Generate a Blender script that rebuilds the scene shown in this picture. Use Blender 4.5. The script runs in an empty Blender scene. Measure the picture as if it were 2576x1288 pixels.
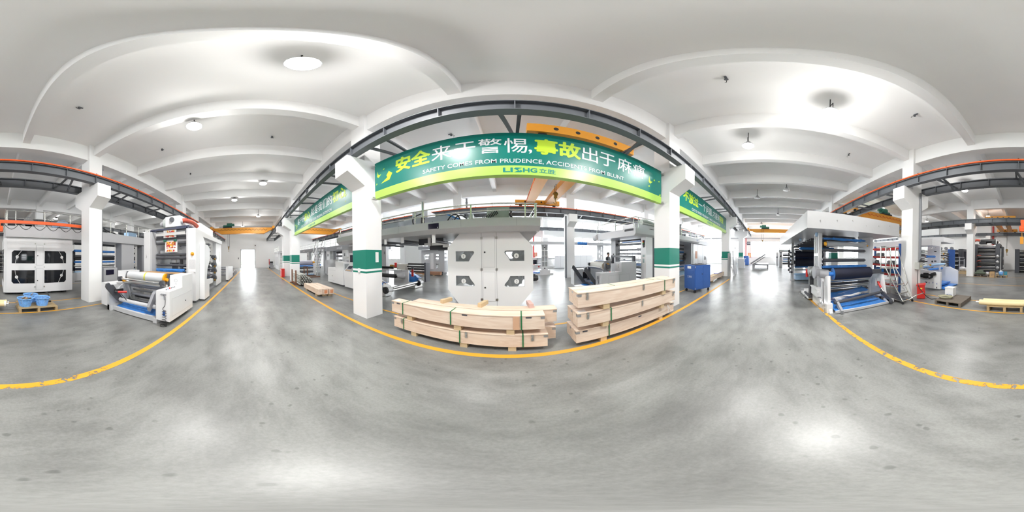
import bpy, math, random
from mathutils import Matrix, Vector
R = math.radians
PI = math.pi
random.seed(7)
SC = bpy.context.scene
COL = SC.collection

# ------------------------------------------------------------------ camera
cam_d = bpy.data.cameras.new('camera')
cam_d.type = 'PANO'
try:
    cam_d.panorama_type = 'EQUIRECTANGULAR'
except Exception:
    cam_d.cycles.panorama_type = 'EQUIRECTANGULAR'
cam = bpy.data.objects.new('camera', cam_d)
COL.objects.link(cam)
cam.matrix_world = (Matrix.Translation((0, 0, 1.5)) @ Matrix.Rotation(R(-1.027), 4, 'Z') @ Matrix.Rotation(R(-.486), 4, 'X')
                    @ Matrix.Rotation(R(.629), 4, 'Y') @ Matrix.Rotation(R(90), 4, 'X'))
SC.camera = cam

# ------------------------------------------------------------------ world, exposure
wd = bpy.data.worlds.new('sky')
SC.world = wd
wd.use_nodes = True
wn = wd.node_tree
bg = wn.nodes['Background']
bg.inputs[0].default_value = (.93, .97, 1, 1)
bg.inputs[1].default_value = 15.0
SC.view_settings.view_transform = 'Standard'
SC.view_settings.look = 'None'
SC.view_settings.exposure = 0.28
SC.view_settings.gamma = 1
SC.view_settings.use_curve_mapping = False
LAMP_W = 88
try:
    SC.cycles.use_denoising = True
    SC.cycles.max_bounces = 8
    SC.cycles.diffuse_bounces = 5
    SC.cycles.glossy_bounces = 4
    SC.cycles.transparent_max_bounces = 12
    SC.cycles.sample_clamp_indirect = 8
    SC.cycles.caustics_reflective = False
    SC.cycles.caustics_refractive = False
except Exception:
    pass

# ------------------------------------------------------------------ mesh builder
class MB:
    def __init__(s):
        s.v = []; s.f = []; s.sm = []; s.mi = []; s.m = 0
    def add(s, vs, fs, smooth=False):
        o = len(s.v)
        s.v += [tuple(p) for p in vs]
        for f in fs:
            s.f.append([i + o for i in f]); s.sm.append(smooth); s.mi.append(s.m)
        return s
    def box(s, x0, x1, y0, y1, z0, z1):
        x0, x1 = sorted((x0, x1)); y0, y1 = sorted((y0, y1)); z0, z1 = sorted((z0, z1))
        v = [(x, y, z) for z in (z0, z1) for y in (y0, y1) for x in (x0, x1)]
        return s.add(v, [(0, 2, 3, 1), (4, 5, 7, 6), (0, 1, 5, 4), (2, 6, 7, 3), (0, 4, 6, 2), (1, 3, 7, 5)])
    def obox(s, c, size, rx=0, ry=0, rz=0):
        M = Matrix.Translation(c) @ Matrix.Rotation(R(rz), 4, 'Z') @ Matrix.Rotation(R(ry), 4, 'Y') @ Matrix.Rotation(R(rx), 4, 'X')
        a, b, d = [t / 2 for t in size]
        v = [M @ Vector((x, y, z)) for z in (-d, d) for y in (-b, b) for x in (-a, a)]
        return s.add(v, [(0, 2, 3, 1), (4, 5, 7, 6), (0, 1, 5, 4), (2, 6, 7, 3), (0, 4, 6, 2), (1, 3, 7, 5)])
    def bar(s, p0, p1, w, h, up=(0, 0, 1)):
        p0, p1 = Vector(p0), Vector(p1); d = (p1 - p0).normalized(); up = Vector(up)
        if abs(d.dot(up)) > .95: up = Vector((1, 0, 0))
        r = d.cross(up).normalized(); u = r.cross(d)
        v = [p + r * a + u * b for p in (p0, p1) for b in (-h / 2, h / 2) for a in (-w / 2, w / 2)]
        return s.add(v, [(0, 1, 3, 2), (4, 6, 7, 5), (0, 4, 5, 1), (2, 3, 7, 6), (0, 2, 6, 4), (1, 5, 7, 3)])
    def cyl(s, p0, p1, r0, r1=None, n=14, cap=True):
        if r1 is None: r1 = r0
        p0, p1 = Vector(p0), Vector(p1); d = (p1 - p0).normalized()
        a = Vector((0, 0, 1)) if abs(d.z) < .9 else Vector((1, 0, 0))
        u = d.cross(a).normalized(); w = d.cross(u)
        cs = [(math.cos(2 * PI * i / n), math.sin(2 * PI * i / n)) for i in range(n)]
        v = [p0 + (u * c + w * q) * r0 for c, q in cs] + [p1 + (u * c + w * q) * r1 for c, q in cs]
        s.add(v, [(i, i + n, (i + 1) % n + n, (i + 1) % n) for i in range(n)], True)
        if cap:
            s.add(v[:n], [tuple(range(n))]); s.add(v[n:], [tuple(range(n - 1, -1, -1))])
        return s
    def tube(s, pts, r, n=8, closed=False):
        pts = [Vector(p) for p in pts]; k = len(pts); rings = []
        u = None
        for i, p in enumerate(pts):
            if closed: d = pts[(i + 1) % k] - pts[i - 1]
            else: d = pts[min(i + 1, k - 1)] - pts[max(i - 1, 0)]
            d.normalize()
            if u is None:
                a = Vector((0, 0, 1)) if abs(d.z) < .9 else Vector((1, 0, 0)); u = d.cross(a).normalized()
            u = (u - d * u.dot(d)).normalized(); w = d.cross(u)
            rr = r[i] if isinstance(r, (list, tuple)) else r
            rings += [p + (u * math.cos(2 * PI * j / n) + w * math.sin(2 * PI * j / n)) * rr for j in range(n)]
        fs = []
        for i in range(k if closed else k - 1):
            a, b = i * n, ((i + 1) % k) * n
            fs += [(a + j, a + (j + 1) % n, b + (j + 1) % n, b + j) for j in range(n)]
        s.add(rings, fs, True)
        if not closed:
            s.add(rings[:n], [tuple(range(n - 1, -1, -1))]); s.add(rings[-n:], [tuple(range(n))])
        return s
    def hose(s, pts, r, n=8, k=6):
        P = [Vector(p) for p in pts]; P = [P[0] * 2 - P[1]] + P + [P[-1] * 2 - P[-2]]; out = []
        for i in range(1, len(P) - 2):
            for j in range(k):
                u = j / k; a, b, c, d = P[i - 1:i + 3]
                out.append(.5 * ((2 * b) + (c - a) * u + (2 * a - 5 * b + 4 * c - d) * u * u + (3 * b - a - 3 * c + d) * u ** 3))
        return s.tube(out + [P[-2]], r, n)
    def prism(s, poly, ax, a0, a1):
        # poly: 2D points; ax 'x': (y,z), 'y': (x,z), 'z': (x,y)
        def P(p, a):
            return {'x': (a, p[0], p[1]), 'y': (p[0], a, p[1]), 'z': (p[0], p[1], a)}[ax]
        n = len(poly)
        area = sum(poly[i][0] * poly[(i + 1) % n][1] - poly[(i + 1) % n][0] * poly[i][1] for i in range(n))
        if (area < 0) != (ax == 'y'): poly = poly[::-1]
        if a0 > a1: a0, a1 = a1, a0
        v = [P(p, a0) for p in poly] + [P(p, a1) for p in poly]
        return s.add(v, [tuple(range(n - 1, -1, -1)), tuple(range(n, 2 * n))] + [(i, (i + 1) % n, (i + 1) % n + n, i + n) for i in range(n)])
    def frame(s, outer, holes, ax, a0, a1):
        """a plate with rectangular holes: outer (u0,u1,v0,v1), holes list of the same, cut as a grid"""
        us = sorted(set([outer[0], outer[1]] + [h[0] for h in holes] + [h[1] for h in holes]))
        vs = sorted(set([outer[2], outer[3]] + [h[2] for h in holes] + [h[3] for h in holes]))
        for i in range(len(us) - 1):
            j = 0
            while j < len(vs) - 1:
                inside = lambda jj: any(h[0] <= (us[i] + us[i + 1]) / 2 <= h[1] and h[2] <= (vs[jj] + vs[jj + 1]) / 2 <= h[3] for h in holes)
                if inside(j): j += 1; continue
                k = j
                while k + 1 < len(vs) - 1 and not inside(k + 1): k += 1
                u0, u1, v0, v1 = us[i], us[i + 1], vs[j], vs[k + 1]
                if ax == 'x': s.box(a0, a1, u0, u1, v0, v1)
                elif ax == 'y': s.box(u0, u1, a0, a1, v0, v1)
                else: s.box(u0, u1, v0, v1, a0, a1)
                j = k + 1
        return s
    def lathe(s, prof, c, axis=(0, 0, 1), n=20):
        d = Vector(axis).normalized(); c = Vector(c)
        a = Vector((0, 0, 1)) if abs(d.z) < .9 else Vector((1, 0, 0))
        u = d.cross(a).normalized(); w = d.cross(u)
        v = [c + d * h + (u * math.cos(2 * PI * j / n) + w * math.sin(2 * PI * j / n)) * r for r, h in prof for j in range(n)]
        fs = [(i * n + j, (i + 1) * n + j, (i + 1) * n + (j + 1) % n, i * n + (j + 1) % n) for i in range(len(prof) - 1) for j in range(n)]
        return s.add(v, fs, True)
    def sphere(s, c, r, n=12, m=8, sc=(1, 1, 1)):
        c = Vector(c)
        v = [c + Vector((sc[0] * r * math.sin(PI * i / m) * math.cos(2 * PI * j / n), sc[1] * r * math.sin(PI * i / m) * math.sin(2 * PI * j / n), sc[2] * r * math.cos(PI * i / m))) for i in range(m + 1) for j in range(n)]
        return s.add(v, [(i * n + j, (i + 1) * n + j, (i + 1) * n + (j + 1) % n, i * n + (j + 1) % n) for i in range(m) for j in range(n)], True)
    def ibeam(s, x0, x1, y, z0, z1, w=.16, t=.018, st=1.0, ax='x'):
        """I-beam along x with stiffeners every st"""
        s.box(x0, x1, y - w / 2, y + w / 2, z0, z0 + t); s.box(x0, x1, y - w / 2, y + w / 2, z1 - t, z1)
        s.box(x0, x1, y - .006, y + .006, z0 + t, z1 - t)
        if st:
            k = x0 + st / 2
            while k < x1:
                s.box(k - .007, k + .007, y - w / 2 + .005, y + w / 2 - .005, z0 + t, z1 - t); k += st
        return s
    def text(s, body, org, ud, vd, w=None, h=None, size=None, bold=0, out=.003, center=False, fat=0):
        """lettering: flat glyph faces lifted 'out' from the surface; org lower-left, ud/vd unit vectors"""
        V, F = glyphs(body, bold)
        if not V: return s
        u0 = min(p[0] for p in V); u1 = max(p[0] for p in V); v0 = min(p[1] for p in V); v1 = max(p[1] for p in V)
        org, ud, vd = Vector(org), Vector(ud), Vector(vd); nd = ud.cross(vd)
        if size:
            su = sv = size
            if not center: u0 = 0
            v0 = 0
        else:
            su = w / (u1 - u0) if w else h / (v1 - v0); sv = h / (v1 - v0) if h else su
        cx = (u0 + u1) / 2 if center else u0
        for k in range(9 if fat else 1):
            a = k * PI / 4; du, dv = (fat * math.cos(a), fat * math.sin(a)) if k < 8 and fat else (0, 0)
            s.add([org + ud * ((p[0] - cx) * su + du) + vd * ((p[1] - v0) * sv + dv) + nd * (out + .0001 * k) for p in V], F)
        return s
    def build(s, name, mats, parent=None, loc=None, local=False):
        me = bpy.data.meshes.new(name)
        if parent is not None:
            rt = parent
            while rt.parent: rt = rt.parent
            L = Vector(rt.location); rz = rt.rotation_euler.z
        else:
            L = Vector(loc) if loc is not None else Vector((0, 0, 0)); rz = 0
        vs = s.v
        if not local:
            q = Matrix.Rotation(-rz, 3, 'Z')
            vs = [q @ (Vector(p) - L) for p in s.v]
        me.from_pydata([tuple(p) for p in vs], [], s.f)
        if not isinstance(mats, (list, tuple)): mats = [mats]
        for m in mats: me.materials.append(m)
        me.polygons.foreach_set('use_smooth', s.sm)
        me.polygons.foreach_set('material_index', s.mi)
        me.update()
        o = bpy.data.objects.new(name, me)
        COL.objects.link(o)
        if parent is not None: o.parent = parent
        else: o.location = L
        return o

_gl = {}
def glyphs(body, bold=0):
    k = (body, bold)
    if k not in _gl:
        cu = bpy.data.curves.new('glyphs', 'FONT'); cu.body = body; cu.size = 1; cu.offset = bold; cu.fill_mode = 'FRONT'
        cu.resolution_u = 3
        o = bpy.data.objects.new('glyphs', cu); COL.objects.link(o)
        dg = bpy.context.evaluated_depsgraph_get()
        me = bpy.data.meshes.new_from_object(o.evaluated_get(dg))
        _gl[k] = ([(v.co.x, v.co.y) for v in me.vertices], [tuple(p.vertices) for p in me.polygons])
        bpy.data.objects.remove(o); bpy.data.curves.remove(cu); bpy.data.meshes.remove(me)
    return _gl[k]

def tag(o, label=None, cat=None, group=None, kind=None):
    if label: o['label'] = label
    if cat: o['category'] = cat
    if group: o['group'] = group
    if kind: o['kind'] = kind
    return o
def thing(name, label, cat, loc=(0, 0, 0), rz=0, group=None):
    o = bpy.data.objects.new(name, None); o.empty_display_size = .2
    COL.objects.link(o); o.location = loc; o.rotation_euler = (0, 0, R(rz))
    return tag(o, label, cat, group)
def struct(name, mb, mats, parent=None):
    o = mb.build(name, mats, parent)
    o['kind'] = 'structure'
    return o
def copy_tree(o, parent=None):
    c = o.copy(); COL.objects.link(c)
    c.parent = parent
    for ch in [x for x in bpy.data.objects if x.parent == o]: copy_tree(ch, c)
    return c

# ------------------------------------------------------------------ materials
def mat(name, col, rough=.5, metal=0, var=0, scale=6, bump=0, spec=.5, coat=0, dirt=0):
    m = bpy.data.materials.new(name); m.use_nodes = True
    nt = m.node_tree; b = nt.nodes['Principled BSDF']
    c = tuple(col) + (1,)
    b.inputs['Base Color'].default_value = c
    b.inputs['Roughness'].default_value = rough
    b.inputs['Metallic'].default_value = metal
    b.inputs['Specular IOR Level'].default_value = spec
    if coat: b.inputs['Coat Weight'].default_value = coat
    tc = nt.nodes.new('ShaderNodeNewGeometry')
    n = nt.nodes.new('ShaderNodeTexNoise'); n.inputs['Scale'].default_value = scale; n.inputs['Detail'].default_value = 5
    nt.links.new(tc.outputs['Position'], n.inputs['Vector'])
    v = var or .03
    mx = nt.nodes.new('ShaderNodeMix'); mx.data_type = 'RGBA'
    mx.inputs[6].default_value = tuple(min(1, t * (1 - v)) for t in col) + (1,)
    mx.inputs[7].default_value = tuple(min(1, t * (1 + v)) for t in col) + (1,)
    nt.links.new(n.outputs['Fac'], mx.inputs[0]); nt.links.new(mx.outputs[2], b.inputs['Base Color'])
    if bump:
        bp = nt.nodes.new('ShaderNodeBump'); bp.inputs['Strength'].default_value = bump; bp.inputs['Distance'].default_value = .01
        nt.links.new(n.outputs['Fac'], bp.inputs['Height']); nt.links.new(bp.outputs[0], b.inputs['Normal'])
    return m
def emit(name, col, st):
    m = bpy.data.materials.new(name); m.use_nodes = True; nt = m.node_tree
    nt.nodes.remove(nt.nodes['Principled BSDF'])
    e = nt.nodes.new('ShaderNodeEmission'); e.inputs[0].default_value = tuple(col) + (1,); e.inputs[1].default_value = st
    nt.links.new(e.outputs[0], nt.nodes['Material Output'].inputs[0]); return m
def glassy(name, col, alpha=.15, rough=.05):
    """thin sheet: mostly clear, partly a glossy tinted skin"""
    m = bpy.data.materials.new(name); m.use_nodes = True; nt = m.node_tree
    b = nt.nodes['Principled BSDF']; b.inputs['Base Color'].default_value = tuple(col) + (1,); b.inputs['Roughness'].default_value = rough
    t = nt.nodes.new('ShaderNodeBsdfTransparent'); t.inputs[0].default_value = (1, 1, 1, 1)
    mx = nt.nodes.new('ShaderNodeMixShader'); mx.inputs[0].default_value = alpha
    nt.links.new(t.outputs[0], mx.inputs[1]); nt.links.new(b.outputs[0], mx.inputs[2])
    nt.links.new(mx.outputs[0], nt.nodes['Material Output'].inputs[0]); return m

M = {}
M['ceil'] = mat('ceiling_paint', (.90, .90, .895), .8, var=.02, scale=1.5)
M['wall'] = mat('wall_paint', (.89, .885, .87), .75, var=.015, scale=.8)
M['white'] = mat('white_machine_paint', (.86, .86, .875), .32, var=.012, scale=3)
M['grey'] = mat('light_grey_machine_paint', (.60, .605, .625), .36, var=.02, scale=3)
M['mid'] = mat('mid_grey_machine_paint', (.32, .325, .35), .4, var=.03)
M['dark'] = mat('dark_grey_machine_paint', (.075, .078, .09), .42, var=.06)
M['black'] = mat('black_rubber', (.018, .018, .02), .55, var=.1)
M['steel'] = mat('brushed_steel', (.62, .62, .60), .28, 1, var=.05, scale=20)
M['stain'] = mat('stainless_tube', (.66, .66, .62), .22, 1, var=.03)
M['roller'] = mat('dark_roller', (.10, .10, .105), .28, .3, var=.06)
M['chrome'] = mat('chromed_roller', (.75, .76, .77), .12, 1, var=.02)
M['rail'] = mat('grey_steel_beam_paint', (.115, .125, .14), .5, var=.08, scale=2)
M['orange'] = mat('crane_orange', (.72, .30, .02), .42, var=.04)
M['redor'] = mat('hoist_red_orange', (.80, .11, .015), .4, var=.04)
M['red'] = mat('signal_red', (.62, .025, .02), .38, var=.05)
M['redpipe'] = mat('red_pipe_paint', (.55, .05, .05), .45, var=.05)
M['blue'] = mat('blue_cabinet_paint', (.035, .11, .36), .4, var=.06)
M['bluefilm'] = mat('blue_plastic_film', (.05, .22, .62), .22, var=.35, scale=14, bump=.5)
M['paleblue'] = mat('pale_blue_film', (.42, .62, .85), .25, var=.2, scale=12, bump=.35)
M['bluebask'] = mat('blue_basket_plastic', (.20, .45, .86), .35, var=.04)
M['ply'] = None
M['wood'] = mat('pale_timber', (.62, .47, .28), .7, var=.16, scale=9)
M['oldwood'] = mat('weathered_timber', (.16, .135, .11), .8, var=.25, scale=9)
M['palwood'] = mat('pallet_timber', (.42, .31, .17), .75, var=.25, scale=10)
M['green'] = mat('banner_green', (.0, .185, .15), .3, var=.01)
M['lime'] = mat('banner_lime', (.42, .70, .12), .3, var=.01)
M['limetxt'] = mat('lime_lettering', (.50, .72, .03), .4, var=.01)
M['whitetxt'] = mat('white_lettering', (.82, .84, .87), .4, var=.01)
M['tealtxt'] = mat('teal_lettering', (.0, .24, .22), .4, var=.01)
M['bluetxt'] = mat('blue_lettering', (.04, .12, .40), .4, var=.01)
M['strap'] = mat('green_strap', (.02, .17, .06), .35, var=.05)
M['navy'] = mat('navy_roll', (.010, .012, .030), .5, var=.2)
M['greenmotor'] = mat('hoist_green', (.03, .16, .11), .4, var=.08)
M['bronze'] = mat('hook_block', (.28, .16, .03), .4, .4, var=.2)
M['glass'] = glassy('window_glass', (.9, .95, 1), .06)
M['clear'] = glassy('machine_window', (.35, .38, .40), .30)
M['smoked'] = glassy('smoked_window', (.012, .014, .018), .86)
M['film'] = glassy('clear_plastic_wrap', (.75, .80, .85), .35, .12)
M['kraft'] = mat('kraft_cardboard', (.55, .36, .18), .8, var=.1)
M['cream'] = mat('cream_tube', (.86, .70, .40), .45, var=.04)
M['paper'] = mat('paper', (.85, .85, .84), .6, var=.02)
M['hose'] = mat('red_hose', (.55, .10, .06), .4, var=.12, scale=30)
M['skin'] = mat('skin', (.55, .33, .24), .5, var=.04)
M['hair'] = mat('dark_hair', (.012, .010, .009), .5, var=.2)
M['cloth'] = mat('dark_jacket', (.012, .014, .02), .8, var=.3)
M['olive'] = mat('olive_tarp', (.10, .13, .09), .7, var=.2, bump=.4)
M['amber'] = mat('amber_core', (.78, .36, .01), .4, var=.03)
M['lampon'] = emit('lit_lamp_glass', (1, .99, .97), 22)
M['lampoff'] = mat('lamp_glass', (.72, .73, .74), .3, var=.02)
M['alu'] = mat('lamp_aluminium', (.5, .5, .51), .35, .8, var=.03)
M['screen'] = mat('dark_screen', (.012, .010, .035), .12, var=.05)
M['yellowtape'] = mat('yellow_tape', (.75, .72, .10), .4, var=.03)

def ply_mat():
    m = mat('plywood', (.74, .56, .43), .55, var=.05, scale=2)
    nt = m.node_tree; b = nt.nodes['Principled BSDF']
    g = nt.nodes.new('ShaderNodeNewGeometry'); mp = nt.nodes.new('ShaderNodeMapping'); mp.inputs['Scale'].default_value = (1.2, 6, 9)
    w = nt.nodes.new('ShaderNodeTexNoise'); w.inputs['Scale'].default_value = 1.3; w.inputs['Detail'].default_value = 8; w.inputs['Distortion'].default_value = 1.6
    cr = nt.nodes.new('ShaderNodeValToRGB')
    cr.color_ramp.elements[0].position = .35; cr.color_ramp.elements[0].color = (.70, .54, .42, 1)
    cr.color_ramp.elements[1].position = .7; cr.color_ramp.elements[1].color = (.82, .69, .57, 1)
    nt.links.new(g.outputs['Position'], mp.inputs[0]); nt.links.new(mp.outputs[0], w.inputs['Vector'])
    nt.links.new(w.outputs['Fac'], cr.inputs[0]); nt.links.new(cr.outputs[0], b.inputs['Base Color'])
    return m
M['ply'] = ply_mat()

def column_mat():
    """white paint with a deep green band, a white gap and a thin green stripe by height"""
    m = mat('banded_column_paint', (.89, .89, .89), .5, var=.02, scale=2)
    nt = m.node_tree; b = nt.nodes['Principled BSDF']
    src = b.inputs['Base Color'].links[0].from_socket
    g = nt.nodes.new('ShaderNodeNewGeometry'); sx = nt.nodes.new('ShaderNodeSeparateXYZ')
    nt.links.new(g.outputs['Position'], sx.inputs[0])
    def band(lo, hi):
        a = nt.nodes.new('ShaderNodeMath'); a.operation = 'GREATER_THAN'; a.inputs[1].default_value = lo
        c = nt.nodes.new('ShaderNodeMath'); c.operation = 'LESS_THAN'; c.inputs[1].default_value = hi
        d = nt.nodes.new('ShaderNodeMath'); d.operation = 'MULTIPLY'
        nt.links.new(sx.outputs[2], a.inputs[0]); nt.links.new(sx.outputs[2], c.inputs[0])
        nt.links.new(a.outputs[0], d.inputs[0]); nt.links.new(c.outputs[0], d.inputs[1]); return d
    s = nt.nodes.new('ShaderNodeMath'); s.operation = 'ADD'
    nt.links.new(band(1.205, 1.655).outputs[0], s.inputs[0]); nt.links.new(band(1.11, 1.155).outputs[0], s.inputs[1])
    mx = nt.nodes.new('ShaderNodeMix'); mx.data_type = 'RGBA'; mx.inputs[7].default_value = (.0, .20, .14, 1)
    nt.links.new(s.outputs[0], mx.inputs[0]); nt.links.new(src, mx.inputs[6]); nt.links.new(mx.outputs[2], b.inputs['Base Color'])
    return m
M['colband'] = column_mat()
M['col'] = mat('column_paint', (.89, .89, .885), .6, var=.02, scale=2)

def floor_mat():
    m = bpy.data.materials.new('polished_concrete'); m.use_nodes = True; nt = m.node_tree; b = nt.nodes['Principled BSDF']
    N = lambda t: nt.nodes.new(t); L = nt.links.new
    g = N('ShaderNodeNewGeometry')
    def noise(sc, det, dist=0, rough=.5, vec=None):
        n = N('ShaderNodeTexNoise'); n.inputs['Scale'].default_value = sc; n.inputs['Detail'].default_value = det
        n.inputs['Distortion'].default_value = dist; n.inputs['Roughness'].default_value = rough
        L(vec or g.outputs['Position'], n.inputs['Vector']); return n
    def ramp(src, p0, c0, p1, c1):
        r = N('ShaderNodeValToRGB'); e = r.color_ramp.elements
        e[0].position, e[0].color = p0, (c0,) * 3 + (1,); e[1].position, e[1].color = p1, (c1,) * 3 + (1,)
        L(src, r.inputs[0]); return r
    def mul(a, c):
        x = N('ShaderNodeMix'); x.data_type = 'RGBA'; x.blend_type = 'MULTIPLY'; x.inputs[0].default_value = 1
        L(a, x.inputs[6]); L(c, x.inputs[7]); return x.outputs[2]
    big = ramp(noise(.5, 4, 0, .45).outputs['Fac'], .28, .175, .72, .30)
    tint = N('ShaderNodeMix'); tint.data_type = 'RGBA'; tint.blend_type = 'MULTIPLY'; tint.inputs[0].default_value = 1
    tint.inputs[7].default_value = (.985, 1.0, .965, 1); L(big.outputs[0], tint.inputs[6])
    mp = N('ShaderNodeMapping'); mp.inputs['Scale'].default_value = (.7, 1.5, 1); L(g.outputs['Position'], mp.inputs[0])
    stain = ramp(noise(1.9, 9, 0, .62, mp.outputs[0]).outputs['Fac'], .33, .66, .58, 1)
    fine = ramp(noise(42, 6, 0, .75).outputs['Fac'], .34, .84, .62, 1.05)
    vor = N('ShaderNodeTexVoronoi'); vor.inputs['Scale'].default_value = 6.5; L(g.outputs['Position'], vor.inputs['Vector'])
    wn2 = noise(16, 4)
    ad = N('ShaderNodeMath'); ad.operation = 'MULTIPLY_ADD'; ad.inputs[1].default_value = .30; L(wn2.outputs['Fac'], ad.inputs[0]); L(vor.outputs['Distance'], ad.inputs[2])
    spot = ramp(ad.outputs[0], .235, .66, .30, 1)
    gate = ramp(noise(.7, 2).outputs['Fac'], .42, 1, .52, 0)
    sp = N('ShaderNodeMix'); sp.data_type = 'RGBA'; L(gate.outputs[0], sp.inputs[0]); L(spot.outputs[0], sp.inputs[6]); sp.inputs[7].default_value = (1, 1, 1, 1)
    c = mul(mul(mul(tint.outputs[2], stain.outputs[0]), fine.outputs[0]), sp.outputs[2])
    # saw-cut joints across the aisle
    sx = N('ShaderNodeSeparateXYZ'); L(g.outputs['Position'], sx.inputs[0])
    a1 = N('ShaderNodeMath'); a1.operation = 'ADD'; a1.inputs[1].default_value = 3.12 + 70; L(sx.outputs[0], a1.inputs[0])
    a2 = N('ShaderNodeMath'); a2.operation = 'MODULO'; a2.inputs[1].default_value = 6.88; L(a1.outputs[0], a2.inputs[0])
    # 3.12+70 = 10.62... keep the joint at x=-3.12: shift so that the remainder there is zero
    a1.inputs[1].default_value = 3.12 + 6.88 * 10
    jr = N('ShaderNodeMath'); jr.operation = 'LESS_THAN'; jr.inputs[1].default_value = .008; L(a2.outputs[0], jr.inputs[0])
    jm = N('ShaderNodeMix'); jm.data_type = 'RGBA'; jm.inputs[7].default_value = (.16, .16, .15, 1); L(jr.outputs[0], jm.inputs[0]); L(c, jm.inputs[6])
    L(jm.outputs[2], b.inputs['Base Color'])
    b.inputs['Roughness'].default_value = .34
    b.inputs['Specular IOR Level'].default_value = .55
    return m
M['floor'] = floor_mat()

def line_mat(name, col, wear):
    m = mat(name, col, .5, var=.05, scale=4)
    nt = m.node_tree; b = nt.nodes['Principled BSDF']; out = nt.nodes['Material Output']
    g = nt.nodes.new('ShaderNodeNewGeometry'); n = nt.nodes.new('ShaderNodeTexNoise'); n.inputs['Scale'].default_value = 11; n.inputs['Detail'].default_value = 8; n.inputs['Roughness'].default_value = .7
    nt.links.new(g.outputs['Position'], n.inputs['Vector'])
    r = nt.nodes.new('ShaderNodeMath'); r.operation = 'GREATER_THAN'; r.inputs[1].default_value = wear
    nt.links.new(n.outputs['Fac'], r.inputs[0])
    t = nt.nodes.new('ShaderNodeBsdfTransparent'); mx = nt.nodes.new('ShaderNodeMixShader')
    nt.links.new(r.outputs[0], mx.inputs[0]); nt.links.new(t.outputs[0], mx.inputs[1]); nt.links.new(b.outputs[0], mx.inputs[2]); nt.links.new(mx.outputs[0], out.inputs[0])
    return m
M['line'] = line_mat('yellow_floor_paint', (.72, .36, .03), .34)
M['worn'] = line_mat('worn_yellow_floor_paint', (.72, .36, .03), .46)
# ================================================================== the setting
XL, XR, YF, YB = -24.5, 24.0, 17.2, -19.4
ZS, ZY, ZX = 5.97, 5.483, 5.235
YROWS = [2.642, -4.80, 9.91, -12.07]
CX = [-12.9, -10.15, -3.137, 3.85, 10.84, 17.83]
struct('floor', MB().box(XL - 2, XR + .3, YB - .3, YF + .3, -.2, 0), M['floor'])
struct('ceiling', MB().box(XL - .3, XR + .3, YB - .3, YF + .3, ZS, ZS + .2), M['ceil'])
for x in [-22.2, -19.9, -17.5, -15.2, -12.9, -10.15, -7.80, -5.50, -3.17, -.81, 1.515, 3.92, 6.17, 8.5, 10.9, 13.2, 15.5, 17.9, 20.2, 22.5]:
    struct('ceiling_beam', MB().box(x - .115, x + .115, YB, YF, ZY, ZS), M['ceil'])
for y in YROWS:
    struct('ceiling_beam', MB().box(XL, XR, y - .157, y + .157, ZX, ZS - .001), M['ceil'])
def column(x, y, m, lo=True, hi=True):
    b = MB(); w = .2625; d = .257
    b.box(x - w, x + w, y - d, y + d, 0, ZS - .002)
    for sg, on in ((-1, lo), (1, hi)):
        if on:
            b.prism([(y + sg * d, 3.23), (y + sg * .735, 3.52), (y + sg * .735, 4.0), (y + sg * d, 4.0)], 'x', x - w, x + w)
    return struct('column', b, m)
for y in YROWS:
    for x in CX:
        band = y > 0 and y < 5 or (y == -4.80 and x > 5)
        column(x, y, M['colband'] if band else M['col'])
for x in CX:
    column(x, YF, M['col'], True, False)
    column(x, YB, M['col'], False, True)

# walls with openings
def bays(vals, w):
    return [((a + c) / 2 - w / 2, (a + c) / 2 + w / 2) for a, c in zip(vals[:-1], vals[1:]) if c - a > 5]
fb = bays([-24.2] + [-12.9] + CX[1:] + [24.3], 6.2)
fb = [(-23.6, -18.9), (-18.3, -13.6)] + [q for q in fb if q[0] > -11]
rb = bays([YB, -12.07, -4.8, 2.642, 9.91, YF], 6.3)
lowz, midz, topz, cl0, cl1 = 1.06, 2.34, 3.41, 4.45, 5.25
fh = [(a, c, z0, z1) for a, c in fb for z0, z1 in ((lowz, topz), (cl0, cl1))]
rh = [(a, c, z0, z1) for a, c in rb for z0, z1 in ((lowz, topz), (cl0, cl1))]
struct('wall_front', MB().frame((XL, XR, 0, ZS), fh, 'y', YF, YF + .25), M['wall'])
struct('wall_right', MB().frame((YB, YF, 0, ZS), rh, 'x', XR, XR + .25), M['wall'])
struct('wall_left', MB().frame((YB, YF, 0, ZS), [(-1.81, .27, -.01, 2.77)], 'x', XL - .25, XL), M['wall'])
struct('wall_back', MB().box(XL, XR, YB - .25, YB, 0, ZS), M['wall'])
M['wframe'] = mat('window_frame', (.20, .20, .21), .5)
nw = 0
def window(ax, pos, a, c, z0, z1):
    global nw; nw += 1
    low = z1 < 4
    root = bpy.data.objects.new('window_%d' % nw, None); COL.objects.link(root); root['kind'] = 'structure'
    root.location = (pos + .12, (a + c) / 2, z0) if ax == 'x' else ((a + c) / 2, pos + .12, z0)
    f = MB(); g = MB(); t = .05
    def bx(mb, u0, u1, v0, v1, d0=.09, d1=.15):
        if ax == 'x': mb.box(pos + d0, pos + d1, u0, u1, v0, v1)
        else: mb.box(u0, u1, pos + d0, pos + d1, v0, v1)
    bx(f, a, c, z0, z0 + t); bx(f, a, c, z1 - t, z1)
    n = 6
    for i in range(n + 1):
        u = a + (c - a) * i / n
        w = .07 if i % 2 == 0 else .025
        bx(f, max(a, u - w / 2), min(c, u + w / 2), z0 + t, z1 - t)
    if low: bx(f, a, c, midz - .03, midz + .03, .085, .155)
    bx(g, a + .01, c - .01, z0 + .01, z1 - .01, .118, .122)
    o = f.build('window_frame', M['wframe'], root); o['kind'] = 'structure'
    o = g.build('window_pane', M['glass'], root); o['kind'] = 'structure'
for a, c, z0, z1 in fh: window('y', YF, a, c, z0, z1)
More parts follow.
